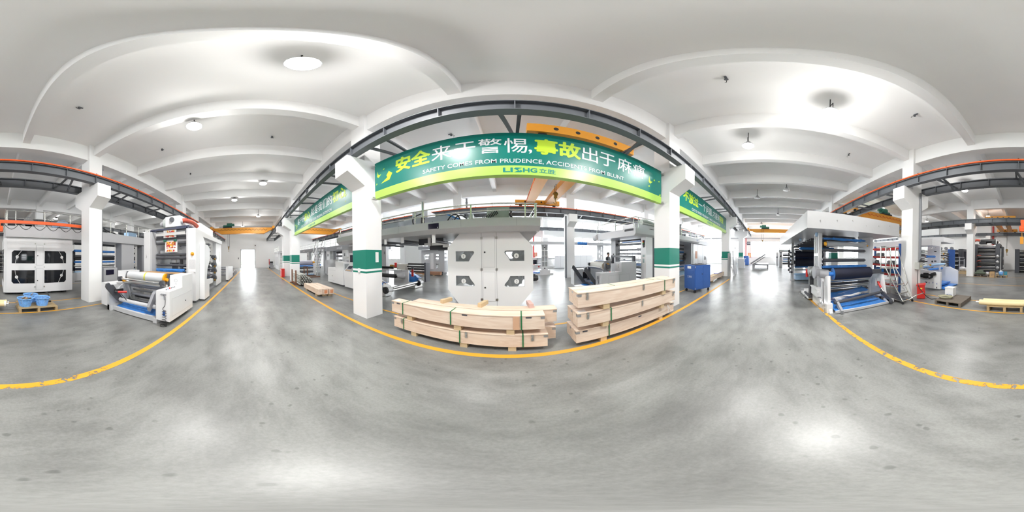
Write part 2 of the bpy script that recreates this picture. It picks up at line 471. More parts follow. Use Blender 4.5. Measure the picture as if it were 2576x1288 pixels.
for a, c, z0, z1 in rh: window('x', XR, a, c, z0, z1)
dr = bpy.data.objects.new('door_1', None); COL.objects.link(dr); dr.location = (XL, -.77, 0); dr['kind'] = 'structure'
b = MB(); b.box(XL - .02, XL + .05, -1.86, -1.78, 0, 2.82); b.box(XL - .02, XL + .05, .24, .32, 0, 2.82); b.box(XL - .02, XL + .05, -1.86, .32, 2.74, 2.82)
b.build('door_frame', M['mid'], dr)['kind'] = 'structure'
b = MB()
for i in range(6): b.box(XL - .1, XL - .05, -1.79, .25, 2.50 + i * .04, 2.535 + i * .04)
b.build('rolled_shutter', M['mid'], dr)['kind'] = 'structure'
# outside the door: pale yard and a low hedge
struct('ground_outside', MB().box(XL - 30, XL - .25, -30, 30, -.25, -.05), mat('yard_concrete', (.7, .7, .68), .8, var=.05))
b = MB()
for i in range(60):
    b.sphere((XL - 12 + random.uniform(-.4, .4), -4.5 + i * .13, .25 + random.uniform(-.1, .45)), random.uniform(.25, .42), 7, 5)
tag(b.build('hedge', mat('hedge_leaves', (.42, .50, .36), .8, var=.3, scale=20, bump=1), loc=None), 'low green hedge in the pale yard outside the open doorway', 'hedge')

# painted floor lines
def fline(x0, x1, y0, y1, m, z=.0025):
    struct('floor_line', MB().box(x0, x1, y0, y1, z - .002, z), m)
fline(XL + .6, 9.5, 2.04, 2.13, M['line'])
fline(-20, 12, 3.11, 3.17, M['line'])
fline(XL + .6, -1.2, -1.515, -1.43, M['line'])
fline(-1.2, 5.5, -1.515, -1.43, M['worn'])
fline(-9, 20, -4.23, -4.17, M['line']); fline(-9, 20, -5.27, -5.21, M['line'])
fline(-6, 16, -8.51, -8.45, M['line']); fline(-6, 16, -11.86, -11.80, M['line'])

# fixed pipes on columns and walls
def pipe(pts, r, m, label, cat='pipe', name='drain_pipe', collars=()):
    b = MB(); b.tube(pts, r, 10)
    for z in collars: b.cyl((pts[0][0], pts[0][1], z), (pts[0][0], pts[0][1], z + .07), r * 1.35, n=10)
    return tag(b.build(name, m, loc=None), label, cat)
M['pipegrey'] = mat('grey_pipe_paint', (.20, .21, .23), .45, var=.05)
pipe([(-3.5, -4.72, 0), (-3.5, -4.72, ZY)], .055, M['pipegrey'], 'grey drain pipe down the white column beside the unwinder', collars=(2.05, 5.0))
pipe([(-2.62, 10.0, 0), (-2.62, 10.0, ZY)], .06, M['pipegrey'], 'grey drain pipe down the column behind the octagonal press', collars=(4.9,))
pipe([(3.52, -4.93, 1.275), (3.52, -4.93, 3.95)], .05, M['pipegrey'], 'grey cable conduit down the column above the red fire cabinet')
pipe([(3.48, 9.55, 0), (3.48, 9.55, 3.9)], .06, M['pipegrey'], 'grey drain pipe down the far column seen past the rewinder')
pipe([(2.6, YF - .15, 0), (2.6, YF - .15, 5.2)], .09, M['redpipe'], 'red standpipe on the window wall behind the octagonal press', name='fire_pipe')
pipe([(22.6, 2.68, 0), (22.6, 2.68, 3.7)], .07, M['redpipe'], 'red standpipe at the window end of the aisle', name='fire_pipe')
pipe([(3.35, YB + .2, 0), (3.35, YB + .2, 5.2)], .11, M['redpipe'], 'red standpipe on the white wall behind the tall black press', name='fire_pipe')
pipe([(XR - .1, YB + .5, 3.86), (XR - .1, YF - .5, 3.86)], .05, M['pipegrey'], 'thin grey pipe along the window wall between the two window rows', name='wall_pipe')
# ================================================================== crane runways, cranes, banners, lamps
def runway(y, label, sides=(-1, 1), red=0, x0=XL + .1, x1=XR - .2):
    t = thing('crane_runway', label, 'crane runway', (0, y, 4.0))
    for sg in sides:
        yy = y + sg * .56
        MB().ibeam(x0, x1, yy, 4.0, 4.3, st=1.0).build('beam', M['rail'], t)
        MB().box(x0, x1, yy - .025, yy + .025, 4.3, 4.345).build('rail', M['rail'], t)
        if red == sg:
            b = MB(); b.box(x0, x1, yy - sg * .01, yy + sg * .10, 4.315, 4.36); b.m = 1; k = x0 + .5
            while k < x1: b.box(k - .02, k + .02, yy + sg * .02, yy + sg * .09, 4.358, 4.39); k += 1.0
            b.build('conductor_bar', [M['redor'], M['black']], t)
    if len(sides) == 2:
        k = x0 + 1.0; i = 0
        while k < x1 - 1.2:
            b = MB(); b.bar((k, y - .5, 4.05), (k + .28, y + .5, 4.05), .06, .05)
            b.bar((k + .28, y - .5, 4.27), (k + .28, y + .5, 4.27), .06, .05)
            b.build('brace', M['rail'], t); k += 2.33
    return t
runway(2.642, 'pair of grey steel crane beams above the green banners, no red bar')
runway(-4.80, 'pair of grey crane beams with a red bar on the nearer one', red=1)
runway(9.91, 'pair of grey crane beams with a pale red bar behind the octagonal press', red=-1)
runway(-12.07, 'pair of grey crane beams in front of the tall black press')
runway(YF, 'single grey crane beam along the front window wall', sides=(-1,))
runway(YB, 'single grey crane beam along the plain white back wall', sides=(1,))

# ---- overhead cranes
def hook_block(b, p):
    x, y, z = p
    b.cyl((x, y - .05, z), (x, y + .05, z), .11, n=14); b.box(x - .07, x + .07, y - .045, y + .045, z - .20, z - .02)
    b.cyl((x, y, z - .27), (x, y, z - .20), .035)
    b.tube([(x, y, z - .27), (x, y, z - .34), (x + .05, y, z - .39), (x + .04, y, z - .45), (x - .02, y, z - .47), (x - .07, y, z - .43), (x - .075, y, z - .38)], .018, 8)
def crane(label, xs, y0, y1, depth, w, hoist=None, hook=None, truck=1.6, zb=None, festoon='black'):
    t = thing('overhead_crane', label, 'crane', (sum(xs) / len(xs), (y0 + y1) / 2, 4.345))
    zt = 4.348
    for yy in (y0, y1):
        xc = sum(xs) / len(xs)
        b = MB(); b.box(xc - truck / 2, xc + truck / 2, yy - .11, yy + .11, zt + .12, zt + .40)
        for k in (-.28, -.1, .08, .27):
            for sg in (-1, 1):
                b.m = 1; b.cyl((xc + truck * k, yy + sg * .109, zt + .27), (xc + truck * k, yy + sg * .112, zt + .27), .055, n=12)
        b.m = 0
        e = b.build('end_truck', [M['orange'], M['black']], t)
        for q in (-.38, .38):
            b = MB(); b.cyl((xc + truck * q, yy - .05, zt + .09), (xc + truck * q, yy + .05, zt + .09), .09, n=14)
            b.build('wheel', M['black'], e)
    gz = zt + .32 if zb is None else zb
    for x in xs:
        b = MB(); b.prism([(y0 - .05, gz), (y1 + .05, gz), (y1 + .05, gz - .12), (y1 - .9, gz - depth), (y0 + .9, gz - depth), (y0 - .05, gz - .12)], 'x', x - w / 2, x + w / 2)
        b.box(x - w / 2 - .06, x + w / 2 + .06, y0 + .9, y1 - .9, gz - depth - .02, gz - depth)
        b.build('girder', M['orange'], t)
    if festoon:
        xf = xs[0] + (w / 2 + .03) * (1 if xs[0] < 0 else -1); b = MB(); n = 14; pts = []
        for i in range(n * 6 + 1):
            u = i / 6 % 1; yy = y0 + .6 + (y1 - y0 - 1.2) * i / (n * 6); pts.append((xf, yy, gz - .14 - .14 * math.sin(PI * u)))
        b.tube(pts, .012, 6); b.build('festoon_cable', M['black'] if festoon == 'black' else M['red'], t)
    if hoist:
        x = sum(xs) / len(xs); yh = hoist
        b = MB(); b.box(x - .28, x + .28, yh - .55, yh + .45, gz, gz + .09); tr = b.build('trolley', M['black'], t)
        b = MB(); b.cyl((x, yh - .15, gz + .32), (x, yh + .4, gz + .32), .23, n=18); b.cyl((x, yh + .4, gz + .32), (x, yh + .62, gz + .36), .13, n=14)
        b.cyl((x + .05, yh - .55, gz + .22), (x + .05, yh - .15, gz + .22), .12, n=14)
        b.build('hoist_motor', M['greenmotor'], tr)
    if hook:
        hx, hy, hz = hook
        b = MB()
        for d in (-.09, .09): b.cyl((hx, hy + d, hz), (hx, hy + d, gz - .05), .012, n=6)
        b.build('rope', M['black'], t)
        b = MB(); hook_block(b, (hx, hy, hz)); b.build('hook_block', M['bronze'], t)
    return t
crane('orange crane with two girders above the octagonal press', [1.15, 2.2], 3.2, 9.35, .34, .32, hook=(1.95, 6.6, 4.15), truck=2.6, festoon='red')
crane('long orange single girder crane across the doorway end of the aisle', [-17], -4.24, 2.08, .62, .42, hoist=-2.56, hook=(-17, -2.55, 2.62))
crane('orange crane at the far left over the stairs and grey decks', [-16.4], 3.2, 9.35, .62, .42)
crane('orange single girder crane in front of the right end windows', [20.6], -4.24, 2.08, .45, .4, hoist=.05, hook=(20.3, .34, 3.15), festoon=None)
crane('orange crane with red looped cable behind the coating machine hood', [9.4], -11.5, -5.36, .55, .4, hoist=-8.4, festoon='red', hook=(9.4, -10.2, 3.6))
crane('orange crane with two girders above the tall black press', [1.2, 2.1], -18.84, -12.63, .34, .3, truck=2.4, festoon='red', hook=(1.25, -14.2, 2.12))
# orange jib with chain hoist in front of the four-window press
t = thing('jib_crane', 'red orange jib arm with hanging chain hoist before the four-window press', 'jib crane', (-3.1, -5.07, 2.55))
MB().box(-3.2, .03, -5.20, -5.12, 2.60, 2.70).build('arm', M['redor'], t)
MB().box(-3.32, -3.05, -5.22, -5.058, 2.50, 2.80).build('bracket', M['redor'], t)
b = MB(); b.box(-.16, .05, -5.24, -5.08, 2.32, 2.50); b.cyl((-.18, -5.16, 2.41), (.07, -5.16, 2.41), .085, n=14)
b.box(-.1, .02, -5.21, -5.11, 2.5, 2.62); h = b.build('hoist', M['redor'], t)
b = MB(); b.tube([(-.02, -5.16, 2.33), (-.02, -5.16, 2.10)], .012, 6); b.box(-.07, .04, -5.2, -5.1, 1.92, 2.14); b.build('chain_bag', M['orange'], h)
b = MB(); pts = []
for i in range(49):
    u = i / 8 % 1; pts.append((-3.0 + i * .058, -5.16, 2.58 - .17 * math.sin(PI * u)))
b.tube(pts, .010, 6); b.build('cable', M['black'], t)

# ---- banners
UX, UZ = (1, 0, 0), (0, 0, 1)
BY = 2.56
def chevron(b, cx, cz, s, mode):
    y = BY - .003
    shapes = {0: [(-.35, .5), (-.45, -.3), (-.2, -.5), (.25, -.1), (-.1, -.15), (-.25, 0)],
              1: [(-.6, -.45), (.1, -.05), (.0, .15), (.25, .5), (.6, .2), (.3, -.35)],
              2: [(-.5, -.3), (-.1, -.05), (-.05, .3), (.25, .1), (.1, -.3)],
              3: [(-.5, .1), (0, .0), (.2, .5), (.5, .3), (.35, -.4), (.0, -.45)]}
    pts = [(cx + px * s, cz + pz * s) for px, pz in shapes[mode]]
    b.prism(pts, 'y', y, y + .002)
def banner(label, x0, x1, words, eng, logo, chev, clamp=.12):
    t = thing('safety_banner', label, 'banner', ((x0 + x1) / 2, BY + .06, 2.87))
    MB().box(x0, x1, BY, BY + .115, 3.06, 3.875).build('panel', M['green'], t)
    MB().box(x0, x1, BY, BY + .115, 2.87, 3.06).build('lime_strip', M['lime'], t)
    wl = MB(); gl = MB()
    for ch, xc, lime in words:
        (gl if lime else wl).text(ch, (xc, BY, 3.385), UX, UZ, size=.40, bold=.004, center=True, fat=.013 if lime else 0)
    wl.text(eng[0], (eng[1], BY, 3.105), UX, UZ, w=eng[2] - eng[1], h=.105, bold=.004)
    wl.build('white_lettering', M['whitetxt'], t); 
    for c in chev: chevron(gl, *c)
    gl.build('lime_lettering', M['limetxt'], t)
    lg = MB(); lx = logo
    lg.text('LI', (lx, BY, 2.92), UX, UZ, w=.155, h=.095, bold=.03)
    def quad(p): lg.prism([(lx + a, 2.92 + c) for a, c in p], 'y', BY - .003, BY - .001)
    quad([(.17, .07), (.195, .095), (.30, .095), (.235, .062), (.255, .03)]); quad([(.175, 0), (.285, 0), (.305, .025), (.26, .062), (.275, .03), (.235, .032)])
    lg.text('HG', (lx + .315, BY, 2.92), UX, UZ, w=.225, h=.095, bold=.03)
    lg.text('立胜', (lx + .57, BY, 2.922), UX, UZ, w=.275, h=.095, bold=.012)
    lg.build('logo', M['tealtxt'], t)
    for x in (x0, x1):
        sg = 1 if x == x1 else -1
        for z in (2.9, 3.80):
            b = MB(); b.box(x - .02 * sg, x + clamp * sg, BY - .01, BY + .13, z - .012, z + .012); b.cyl((x + .06 * sg, BY - .02, z + .025), (x + .06 * sg, BY + .14, z + .025), .016, n=8)
            b.build('clamp', M['steel'], t)
    return t
def row(s, c0, pitch, lime):
    out = []; x = c0
    for ch in s:
        if ch == ',': out.append((ch, x - pitch * .38, False)); x += pitch * .28; continue
        out.append((ch, x, ch in lime)); x += pitch
    return out
w1 = list(zip('安全来于警惕', [-1.915, -1.515, -1.10, -.69, -.28, .125], [1, 1, 0, 0, 0, 0])) + [(',', .355, 0)] + list(zip('事故出于麻痹', [.615, 1.02, 1.405, 1.78, 2.21, 2.625], [1, 1, 0, 0, 0, 0]))
banner('long green banner between two near columns, reading about safety and accidents', -2.72, 3.46, w1,
       ('SAFETY COMES FROM PRUDENCE, ACCIDENTS FROM BLUNT', -1.47, 2.18), -.08,
       [(-2.56, 3.50, .19, 0), (-2.36, 3.34, .28, 1), (-2.43, 3.60, .07, 2), (-2.66, 3.25, .07, 2), (3.05, 3.42, .22, 0), (3.16, 3.47, .06, 3), (3.35, 3.50, .06, 3), (2.96, 3.23, .06, 3), (3.40, 3.10, .12, 2)])
s2 = '客户的放心,就是我们的初心'
w2 = []; x = -8.82
for i, ch in enumerate(s2):
    if ch == ',': w2.append((ch, x - .17, 0)); x += .12; continue
    w2.append((ch, x, ch in '放心初')); x += .413
banner('green banner left of the first near column, reading about original intention', -9.76, -3.53, w2,
       ('TO SET YOUR MIND AT EASE IS OUR ORIGINAL INTENTION', -8.35, -4.85), -7.2,
       [(-9.5, 3.50, .19, 0), (-9.28, 3.30, .28, 1), (-3.95, 3.42, .22, 0), (-3.75, 3.62, .07, 2), (-3.98, 3.18, .07, 2)])
s3 = '不放过一个问题,才能有突破'
w3 = []; x = 4.85
for i, ch in enumerate(s3):
    if ch == ',': w3.append((ch, x - .17, 0)); x += .12; continue
    w3.append((ch, x, ch in '不放过突破')); x += .413
banner('green banner right of the second near column, glowing toward the windows', 4.24, 10.45, w3,
       ('CATCH EVERY PROBLEM TO MAKE A BREAKTHROUGH', 5.3, 9.0), 6.9,
       [(4.40, 3.50, .24, 3), (10.1, 3.30, .16, 0)])

# ---- high bay lamps
def lamp(x, y, z, lit, label):
    t = thing('high_bay_lamp', label, 'lamp', (x, y, z), group='high bay lamps under the ceiling')
    b = MB(); b.cyl((x, y, z + .16), (x, y, ZS), .012, n=6); b.tube([(x, y, z + .30), (x - .14, y, z + .30), (x - .14, y, z + .12)], .01, 6); b.build('hanger', M['black'], t)
    b = MB(); b.lathe([(.0, .17), (.08, .165), (.09, .08), (.17, .05), (.19, .0), (.18, .0)], (x, y, z), n=20); b.build('housing', M['alu'], t)
    b = MB(); b.lathe([(.18, .004), (.15, -.03), (.08, -.045), (.0, -.05)], (x, y, z), n=20); b.build('diffuser', M['lampon'] if lit else M['lampoff'], t)
    if lit:
        for kind, e, z in (('POINT', .30, -.40), ('AREA', .85, -.06)):
            ld = bpy.data.lights.new('lamp_light', kind); ld.energy = LAMP_W * lit * e; ld.color = (1, .985, .96)
            if kind == 'POINT': ld.shadow_soft_size = .16
            else: ld.shape = 'DISK'; ld.size = .3
            lo = bpy.data.objects.new('lamp_light', ld); COL.objects.link(lo); lo.parent = t; lo.location = (0, 0, z)
LN = [(-1.45, .50, 1.5, 'largest glaring lamp overhead left of the long beam'), (-3.40, -1.27, 1.3, 'glaring lamp above the unwinder beside the second beam'),
      (-7.75, .51, 1, 'small glaring lamp third along the left aisle'), (-10.2, -1.15, 1, 'fourth lit lamp along the left aisle'),
      (-14.6, .5, 1, 'faint lamp before the doorway crane on the left'), (-19.3, -1.2, 1, 'lamp nearest the doorway wall'),
      (2.95, -1.19, 2.2, 'largest glaring lamp overhead in front of the coating machine'), (4.83, .53, 1.2, 'small glaring lamp on the right before the dark pendants'),
      (9.05, -1.15, 0, 'first unlit pendant lamp along the right aisle'), (10.6, .54, 0, 'second unlit pendant lamp along the right aisle'),
      (15.3, -1.18, 0, 'third unlit pendant lamp along the right aisle'), (20.2, .5, 0, 'unlit lamp nearest the right end windows')]
for x, y, lit, lab in LN: lamp(x, y, 5.3, lit, 'round lamp, ' + lab)
for i, (x, nm) in enumerate(((-19, 'sixth'), (-14, 'fifth'), (-8.2, 'third'), (-1.36, 'first'), (4.66, 'second'), (9.5, 'fourth'), (14.5, 'seventh'), (20, 'eighth'))):
    lamp(x, 5.9, 5.3, .75 if x < 8 else .4, 'round lamp behind the green banners, %s from the octagonal press' % nm)
    lamp(x, 13.3, 5.3, 0, 'round lamp near the front windows, %s from the octagonal press' % nm)
for i, (x, nm) in enumerate(((-18.5, 'fifth'), (-12, 'fourth'), (-5.5, 'second'), (3.05, 'first'), (9.6, 'third'), (16.5, 'sixth'))):
    lamp(x, -8.34, 5.3, 1.3, 'round lamp behind the red bar beam, %s from the coating machine' % nm)
    lamp(x, -14.6, 5.3, 1.3, 'round lamp by the plain back wall, %s from the tall black press' % nm)

# ---- sprinkler heads and wire ends on the ceiling
def sprinkler(x, y, label):
    t = thing('sprinkler_head', label, 'sprinkler', (x, y, ZS), group='small dark fittings on the ceiling slab')
    b = MB(); b.cyl((x, y, ZS - .06), (x, y, ZS), .018, n=8); b.cyl((x, y, ZS - .085), (x, y, ZS - .06), .035, n=10); b.box(x - .09, x + .02, y - .02, y + .02, ZS - .03, ZS - .005)
    b.build('fitting', M['rail'], t)
    b = MB(); b.tube([(x + .02, y, ZS - .03), (x + .09, y + .02, ZS - .10), (x + .05, y + .03, ZS - .17)], .006, 5); b.build('wire', M['black'], t)
for x, y, lab in ((-1.6, -2.95, 'left of the long beam overhead'), (-4.8, .6, 'beyond the second beam on the left'), (-4.77, -2.97, 'above the press tower on the left'), (2.33, .59, 'largest, left of the big right lamp'), (2.35, -2.97, 'right of the big right lamp'),
                  (5.48, -3.02, 'above the coating machine hood'), (2.32, -9.54, 'in the bay behind the red bar beam'), (-1.63, 4.57, 'just above the long green banner'), (-7, 4.5, 'above the left banner'), (-7.2, -2.9, 'far along the left aisle')):
    sprinkler(x, y, 'small dark ceiling fitting ' + lab)
# ================================================================== machine helpers
from mathutils.geometry import tessellate_polygon
def plate(b, poly, holes, ax, a0, a1):
    """a flat plate with polygonal holes and real thickness"""
    def P(p, a): return {'x': (a, p[0], p[1]), 'y': (p[0], a, p[1]), 'z': (p[0], p[1], a)}[ax]
    loops = [poly] + holes
    flat = [p for l in loops for p in l]
    tris = tessellate_polygon([[Vector((p[0], p[1], 0)) for p in l] for l in loops])
    n = len(flat)
    b.add([P(p, a0) for p in flat] + [P(p, a1) for p in flat], [tuple(t) for t in tris] + [tuple(i + n for i in t[::-1]) for t in tris])
    for l in loops:
        k = len(l)
        b.add([P(p, a0) for p in l] + [P(p, a1) for p in l], [(i, (i + 1) % k, (i + 1) % k + k, i + k) for i in range(k)])
    return b
PATTERN = ('rivet', 'rib', 'mark', 'line', 'gap', 'seam', 'louvre', 'slot', 'brace', 'film', 'wrap', 'mount', 'hose', 'print', 'rung', 'loop', 'web')
def part(name, m, t, fn, *a):
    b = MB(); fn(b, *a); return split_build(b, name, m, t)
def split_build(b, name, m, t):
    """pieces that do not touch each other become parts of their own"""
    if any(w in name for w in PATTERN): return b.build(name, m, t)
    n = len(b.v); par = list(range(n))
    def find(i):
        while par[i] != i: par[i] = par[par[i]]; i = par[i]
        return i
    for f in b.f:
        for j in f[1:]: par[find(j)] = find(f[0])
    grp = {}
    for fi, f in enumerate(b.f): grp.setdefault(find(f[0]), []).append(fi)
    isl = []
    for fs in grp.values():
        P = [b.v[i] for fi in fs for i in b.f[fi]]
        isl.append([fs, [min(p[k] for p in P) - .003 for k in range(3)], [max(p[k] for p in P) + .003 for k in range(3)]])
    go = True
    while go and len(isl) > 1:
        go = False
        for i in range(len(isl)):
            for j in range(i + 1, len(isl)):
                A, B2 = isl[i], isl[j]
                if all(A[1][k] <= B2[2][k] and B2[1][k] <= A[2][k] for k in range(3)):
                    A[0] += B2[0]; A[1] = [min(x, y) for x, y in zip(A[1], B2[1])]; A[2] = [max(x, y) for x, y in zip(A[2], B2[2])]
                    isl.pop(j); go = True; break
            if go: break
    if len(isl) == 1 or len(isl) > 16: return b.build(name, m, t)
    o = None
    for fs, lo, hi in isl:
        c = MB(); ix = {}
        for fi in fs:
            f = []
            for i in b.f[fi]:
                if i not in ix: ix[i] = len(c.v); c.v.append(b.v[i])
                f.append(ix[i])
            c.f.append(f); c.sm.append(b.sm[fi]); c.mi.append(b.mi[fi])
        o = c.build(name, m, t)
    return o
def boxpart(name, m, t, *bx):
    b = MB()
    for q in (bx if isinstance(bx[0], (tuple, list)) else [bx]): b.box(*q)
    return split_build(b, name, m, t)
def roller(t, p0, p1, r, m='roller', name='roller', journal=True, n=16):
    b = MB(); p0, p1 = Vector(p0), Vector(p1); d = (p1 - p0).normalized()
    b.cyl(p0, p1, r, n=n)
    if journal:
        j = min(.05, r)
        b.cyl(p0 - d * .05, p0, r * .4, n=8); b.cyl(p1, p1 + d * .05, r * .4, n=8)
    return b.build(name, M[m], t)
def ydir_rollers(t, spec, y0, y1):
    for s in spec: roller(t, (s[0], y0, s[1]), (s[0], y1, s[1]), s[2], s[3] if len(s) > 3 else 'roller')
def motor(t, c, axis, r, l, m='dark', name='motor'):
    b = MB(); c = Vector(c); a = Vector(axis).normalized()
    b.cyl(c, c + a * l, r, n=14)
    for i in range(5): b.cyl(c + a * l * (.15 + .13 * i), c + a * l * (.19 + .13 * i), r * 1.1, n=14)
    b.cyl(c + a * l, c + a * (l + r * .35), r * .8, n=14); b.cyl(c - a * r * .5, c, r * .45, n=10)
    b.obox(c + a * l * .5 + Vector((0, 0, r * 1.1)), (r * .9, r * .9, r * .6))
    return b.build(name, M[m], t)
def railing(t, pts, h, posts, m='stain', mid=.5, r=.018, z0=None):
    """tubular guard rail along pts (x,y,z of the deck) with posts at arc fractions, as one welded part"""
    b = MB()
    P = [Vector(p) for p in pts]
    top = [p + Vector((0, 0, h)) for p in P]
    b.tube(top, r, 8); b.tube([p + Vector((0, 0, h * mid)) for p in P], r * .8, 8)
    L = [(P[i + 1] - P[i]).length for i in range(len(P) - 1)]; T = sum(L)
    for f in posts:
        d = f * T; i = 0
        while i < len(L) - 1 and d > L[i]: d -= L[i]; i += 1
        p = P[i].lerp(P[i + 1], min(1, d / L[i]))
        b.cyl(p, p + Vector((0, 0, h)), r, n=8)
    return b.build('guard_rail', M[m], t)
def number_disc(t, win, n, x, y, z, r, face):
    """white disc with a dark digit on a window; face -1 looks to -y, +1 looks to +y"""
    b = MB(); b.cyl((x, y, z), (x, y + face * .004, z), r, n=24); o = b.build('number_disc', M['paper'], win)
    g = MB(); g.text(str(n), (x, y + face * .004, z - r * .52), (-face, 0, 0), (0, 0, 1), h=r * 1.05, bold=.0, center=True, out=.002)
    b2 = g.build('number', M['dark'], win); return o

# ================================================================== octagonal press (front)
t = thing('printing_press', 'white octagonal press station with four numbered windows behind the front crates', 'printing machine', (-.5, 5.0, 0))
PY = 4.10
octa = [(-1.27, .12), (.225, .12), (.605, .58), (.605, 1.705), (.215, 2.12), (-1.23, 2.12), (-1.62, 1.705), (-1.62, .575)]
def arcpts(c, r, a0, a1, n=5): return [(c[0] + r * math.cos(R(a0 + (a1 - a0) * i / n)), c[1] + r * math.sin(R(a0 + (a1 - a0) * i / n))) for i in range(n + 1)]
W1 = [(-1.395, 1.335), (-1.035, 1.335), (-.985, 1.43), (-.905, 1.53), (-.892, 1.565), (-.905, 1.595), (-.93, 1.605), (-1.395, 1.605)]
W2 = [(-1.395, .955), (-1.035, .955), (-.985, .86), (-.905, .76), (-.885, .72), (-.90, .69), (-.93, .68), (-1.395, .68)]
mir = lambda w: [(-1.01 - x, z) for x, z in w]
W4, W3 = mir(W1), mir(W2)
b = MB(); plate(b, octa, [W1, W2, W3, W4], 'y', PY, PY + .05); fp = b.build('front_panel', M['white'], t)
b = MB()
for x in (-.70, -.315): b.box(x - .004, x + .004, PY - .001, PY, .13, 2.11)
b.build('seam', M['mid'], fp)
for w, n, cx, cz in ((W1, 1, -1.185, 1.47), (W2, 2, -1.185, .815), (W3, 3, .185, .815), (W4, 4, .185, 1.47)):
    b = MB(); b.prism(w, 'y', PY + .02, PY + .026); wo = b.build('window', M['clear'], t)
    number_disc(t, wo, n, cx, PY + .018, cz, .062, -1)
for z0, z1 in ((1.19, 1.98), (.29, 1.06)):
    b = MB(); b.box(-.662, -.362, PY - .008, PY, z0, z1); d = b.build('door', M['white'], t)
    b = MB(); b.box(-.666, -.358, PY - .002, PY - .0005, z0 - .004, z1 + .004); b.build('door_gap', M['mid'], d)
    b = MB(); b.cyl((-.615, PY - .02, z0 + (.38 if z0 > 1 else .37)), (-.615, PY - .006, z0 + (.38 if z0 > 1 else .37)), .02, n=12); b.build('lock', M['black'], d)
for x in (-.70, -.315):
    for z in (1.93, 1.13, .335):
        b = MB(); b.box(x - .028, x - .004, PY - .012, PY, z - .03, z + .03); b.box(x + .004, x + .028, PY - .012, PY, z - .03, z + .03); b.build('hinge', M['steel'], t)
b = MB(); plate(b, [(x * .96 - .02, z) for x, z in octa], [W1, W2, W3, W4], 'y', 6.15, 6.2); b.build('back_panel', M['grey'], t)
part('base_frame', M['mid'], t, lambda b: (b.box(-1.15, .1, 4.2, 6.1, 0, .12), b.box(-1.62, -1.55, 4.15, 6.15, .6, 1.68), b.box(.53, .60, 4.15, 6.15, .6, 1.68)))
b = MB(); b.cyl((-.5, 4.55, 1.12), (-.5, 5.9, 1.12), .40, n=40); b.build('drum', M['chrome'], t)
for k, (x, z) in enumerate(((-1.2, 1.5), (-1.15, .78), (.2, 1.5), (.15, .78), (-.95, 1.85), (-.05, 1.85), (-1.4, 1.15), (.42, 1.15), (-.95, .42), (-.05, .42))):
    roller(t, (x, 4.5, z), (x, 5.95, z), .07 if k > 3 else .12, 'chrome' if k > 3 else 'mid')
for k in range(4):
    x, z = ((-1.3, 1.38), (-1.2, .72), (.28, 1.38), (.2, .72))[k]
    part('ink_unit', M['mid'], t, lambda b: (b.obox((x, 5.2, z), (.3, 1.3, .12), ry=20 if k < 2 else -20), b.obox((x + .1, 4.6, z + .05), (.1, .1, .2))))
motor(t, (.62, 4.9, .78), (1, 0, 0), .09, .22)
motor(t, (-1.64, 4.9, .72), (-1, 0, 0), .07, .08)
# long walkway above it
prof = [(3.72, 2.37), (3.72, 2.17), (3.86, 2.065), (6.3, 2.065), (6.3, 2.37)]
part('deck', M['grey'], t, lambda b: (b.prism(prof, 'x', -6.6, .735)))
part('deck_gusset', M['grey'], t, lambda b: (b.prism([(.735, 2.15), (.735, 2.07), (.44, 1.74), (.2, 1.9), (.2, 2.07)], 'y', 4.18, 4.24)))
part('deck_seam', M['mid'], t, lambda b: [b.box(x - .003, x + .003, 3.7195, 3.721, 2.17, 2.37) for x in (-1.12, .18, -3.0)])
b = MB(); b.box(-1.995, -1.70, 3.705, 3.72, 2.185, 2.325); b.build('name_plate', M['screen'], t)
b = MB(); b.box(-1.735, -1.715, 3.702, 3.705, 2.20, 2.225); b.build('plate_mark', M['whitetxt'], t)
railing(t, [(-6.5, 3.76, 2.37), (.66, 3.76, 2.37), (.66, 6.2, 2.37)], .36, [.02, .16, .29, .424, .451, .585, .717, .741, .76, .85, .98], mid=.52)
# gear on the walkway
part('duct', mat('lilac_grey_duct', (.50, .50, .57), .4), t, lambda b: (b.box(-6.3, -1.78, 4.5, 5.2, 2.37, 2.72), b.prism([(-1.78, 2.37), (-1.78, 2.72), (-1.15, 2.45), (-1.15, 2.37)], 'y', 4.5, 5.2)))
part('duct_rivets', M['dark'], t, lambda b: [b.cyl((-5.9 + i * .33, 4.495, 2.52 + .04 * (i % 2)), (-5.9 + i * .33, 4.5, 2.52 + .04 * (i % 2)), .012, n=8) for i in range(14)])
part('film_edge', M['bluefilm'], t, lambda b: b.prism([(-1.80, 2.73), (-1.72, 2.73), (-1.13, 2.46), (-1.2, 2.44)], 'y', 4.48, 5.2))
part('fan_box', M['grey'], t, lambda b: (b.box(-3.15, -2.55, 4.7, 5.3, 2.72, 3.02), b.cyl((-2.85, 4.68, 2.9), (-2.85, 4.7, 2.9), .1, n=18), b.box(-3.6, -3.15, 4.8, 5.2, 2.72, 2.86)))
part('air_cylinder', M['steel'], t, lambda b: (b.cyl((-2.32, 4.0, 2.60), (-2.32, 4.0, 3.05), .04), b.cyl((-2.32, 4.0, 3.05), (-2.32, 4.0, 3.08), .055)))
part('cylinder_mount', M['black'], t, lambda b: [b.tube([(-2.32 + .05 * math.cos(a), 4.0 + .05 * math.sin(a), 2.37 + .23 * i / 40) for i, a in enumerate([k * .9 for k in range(41)])], .012, 6)])
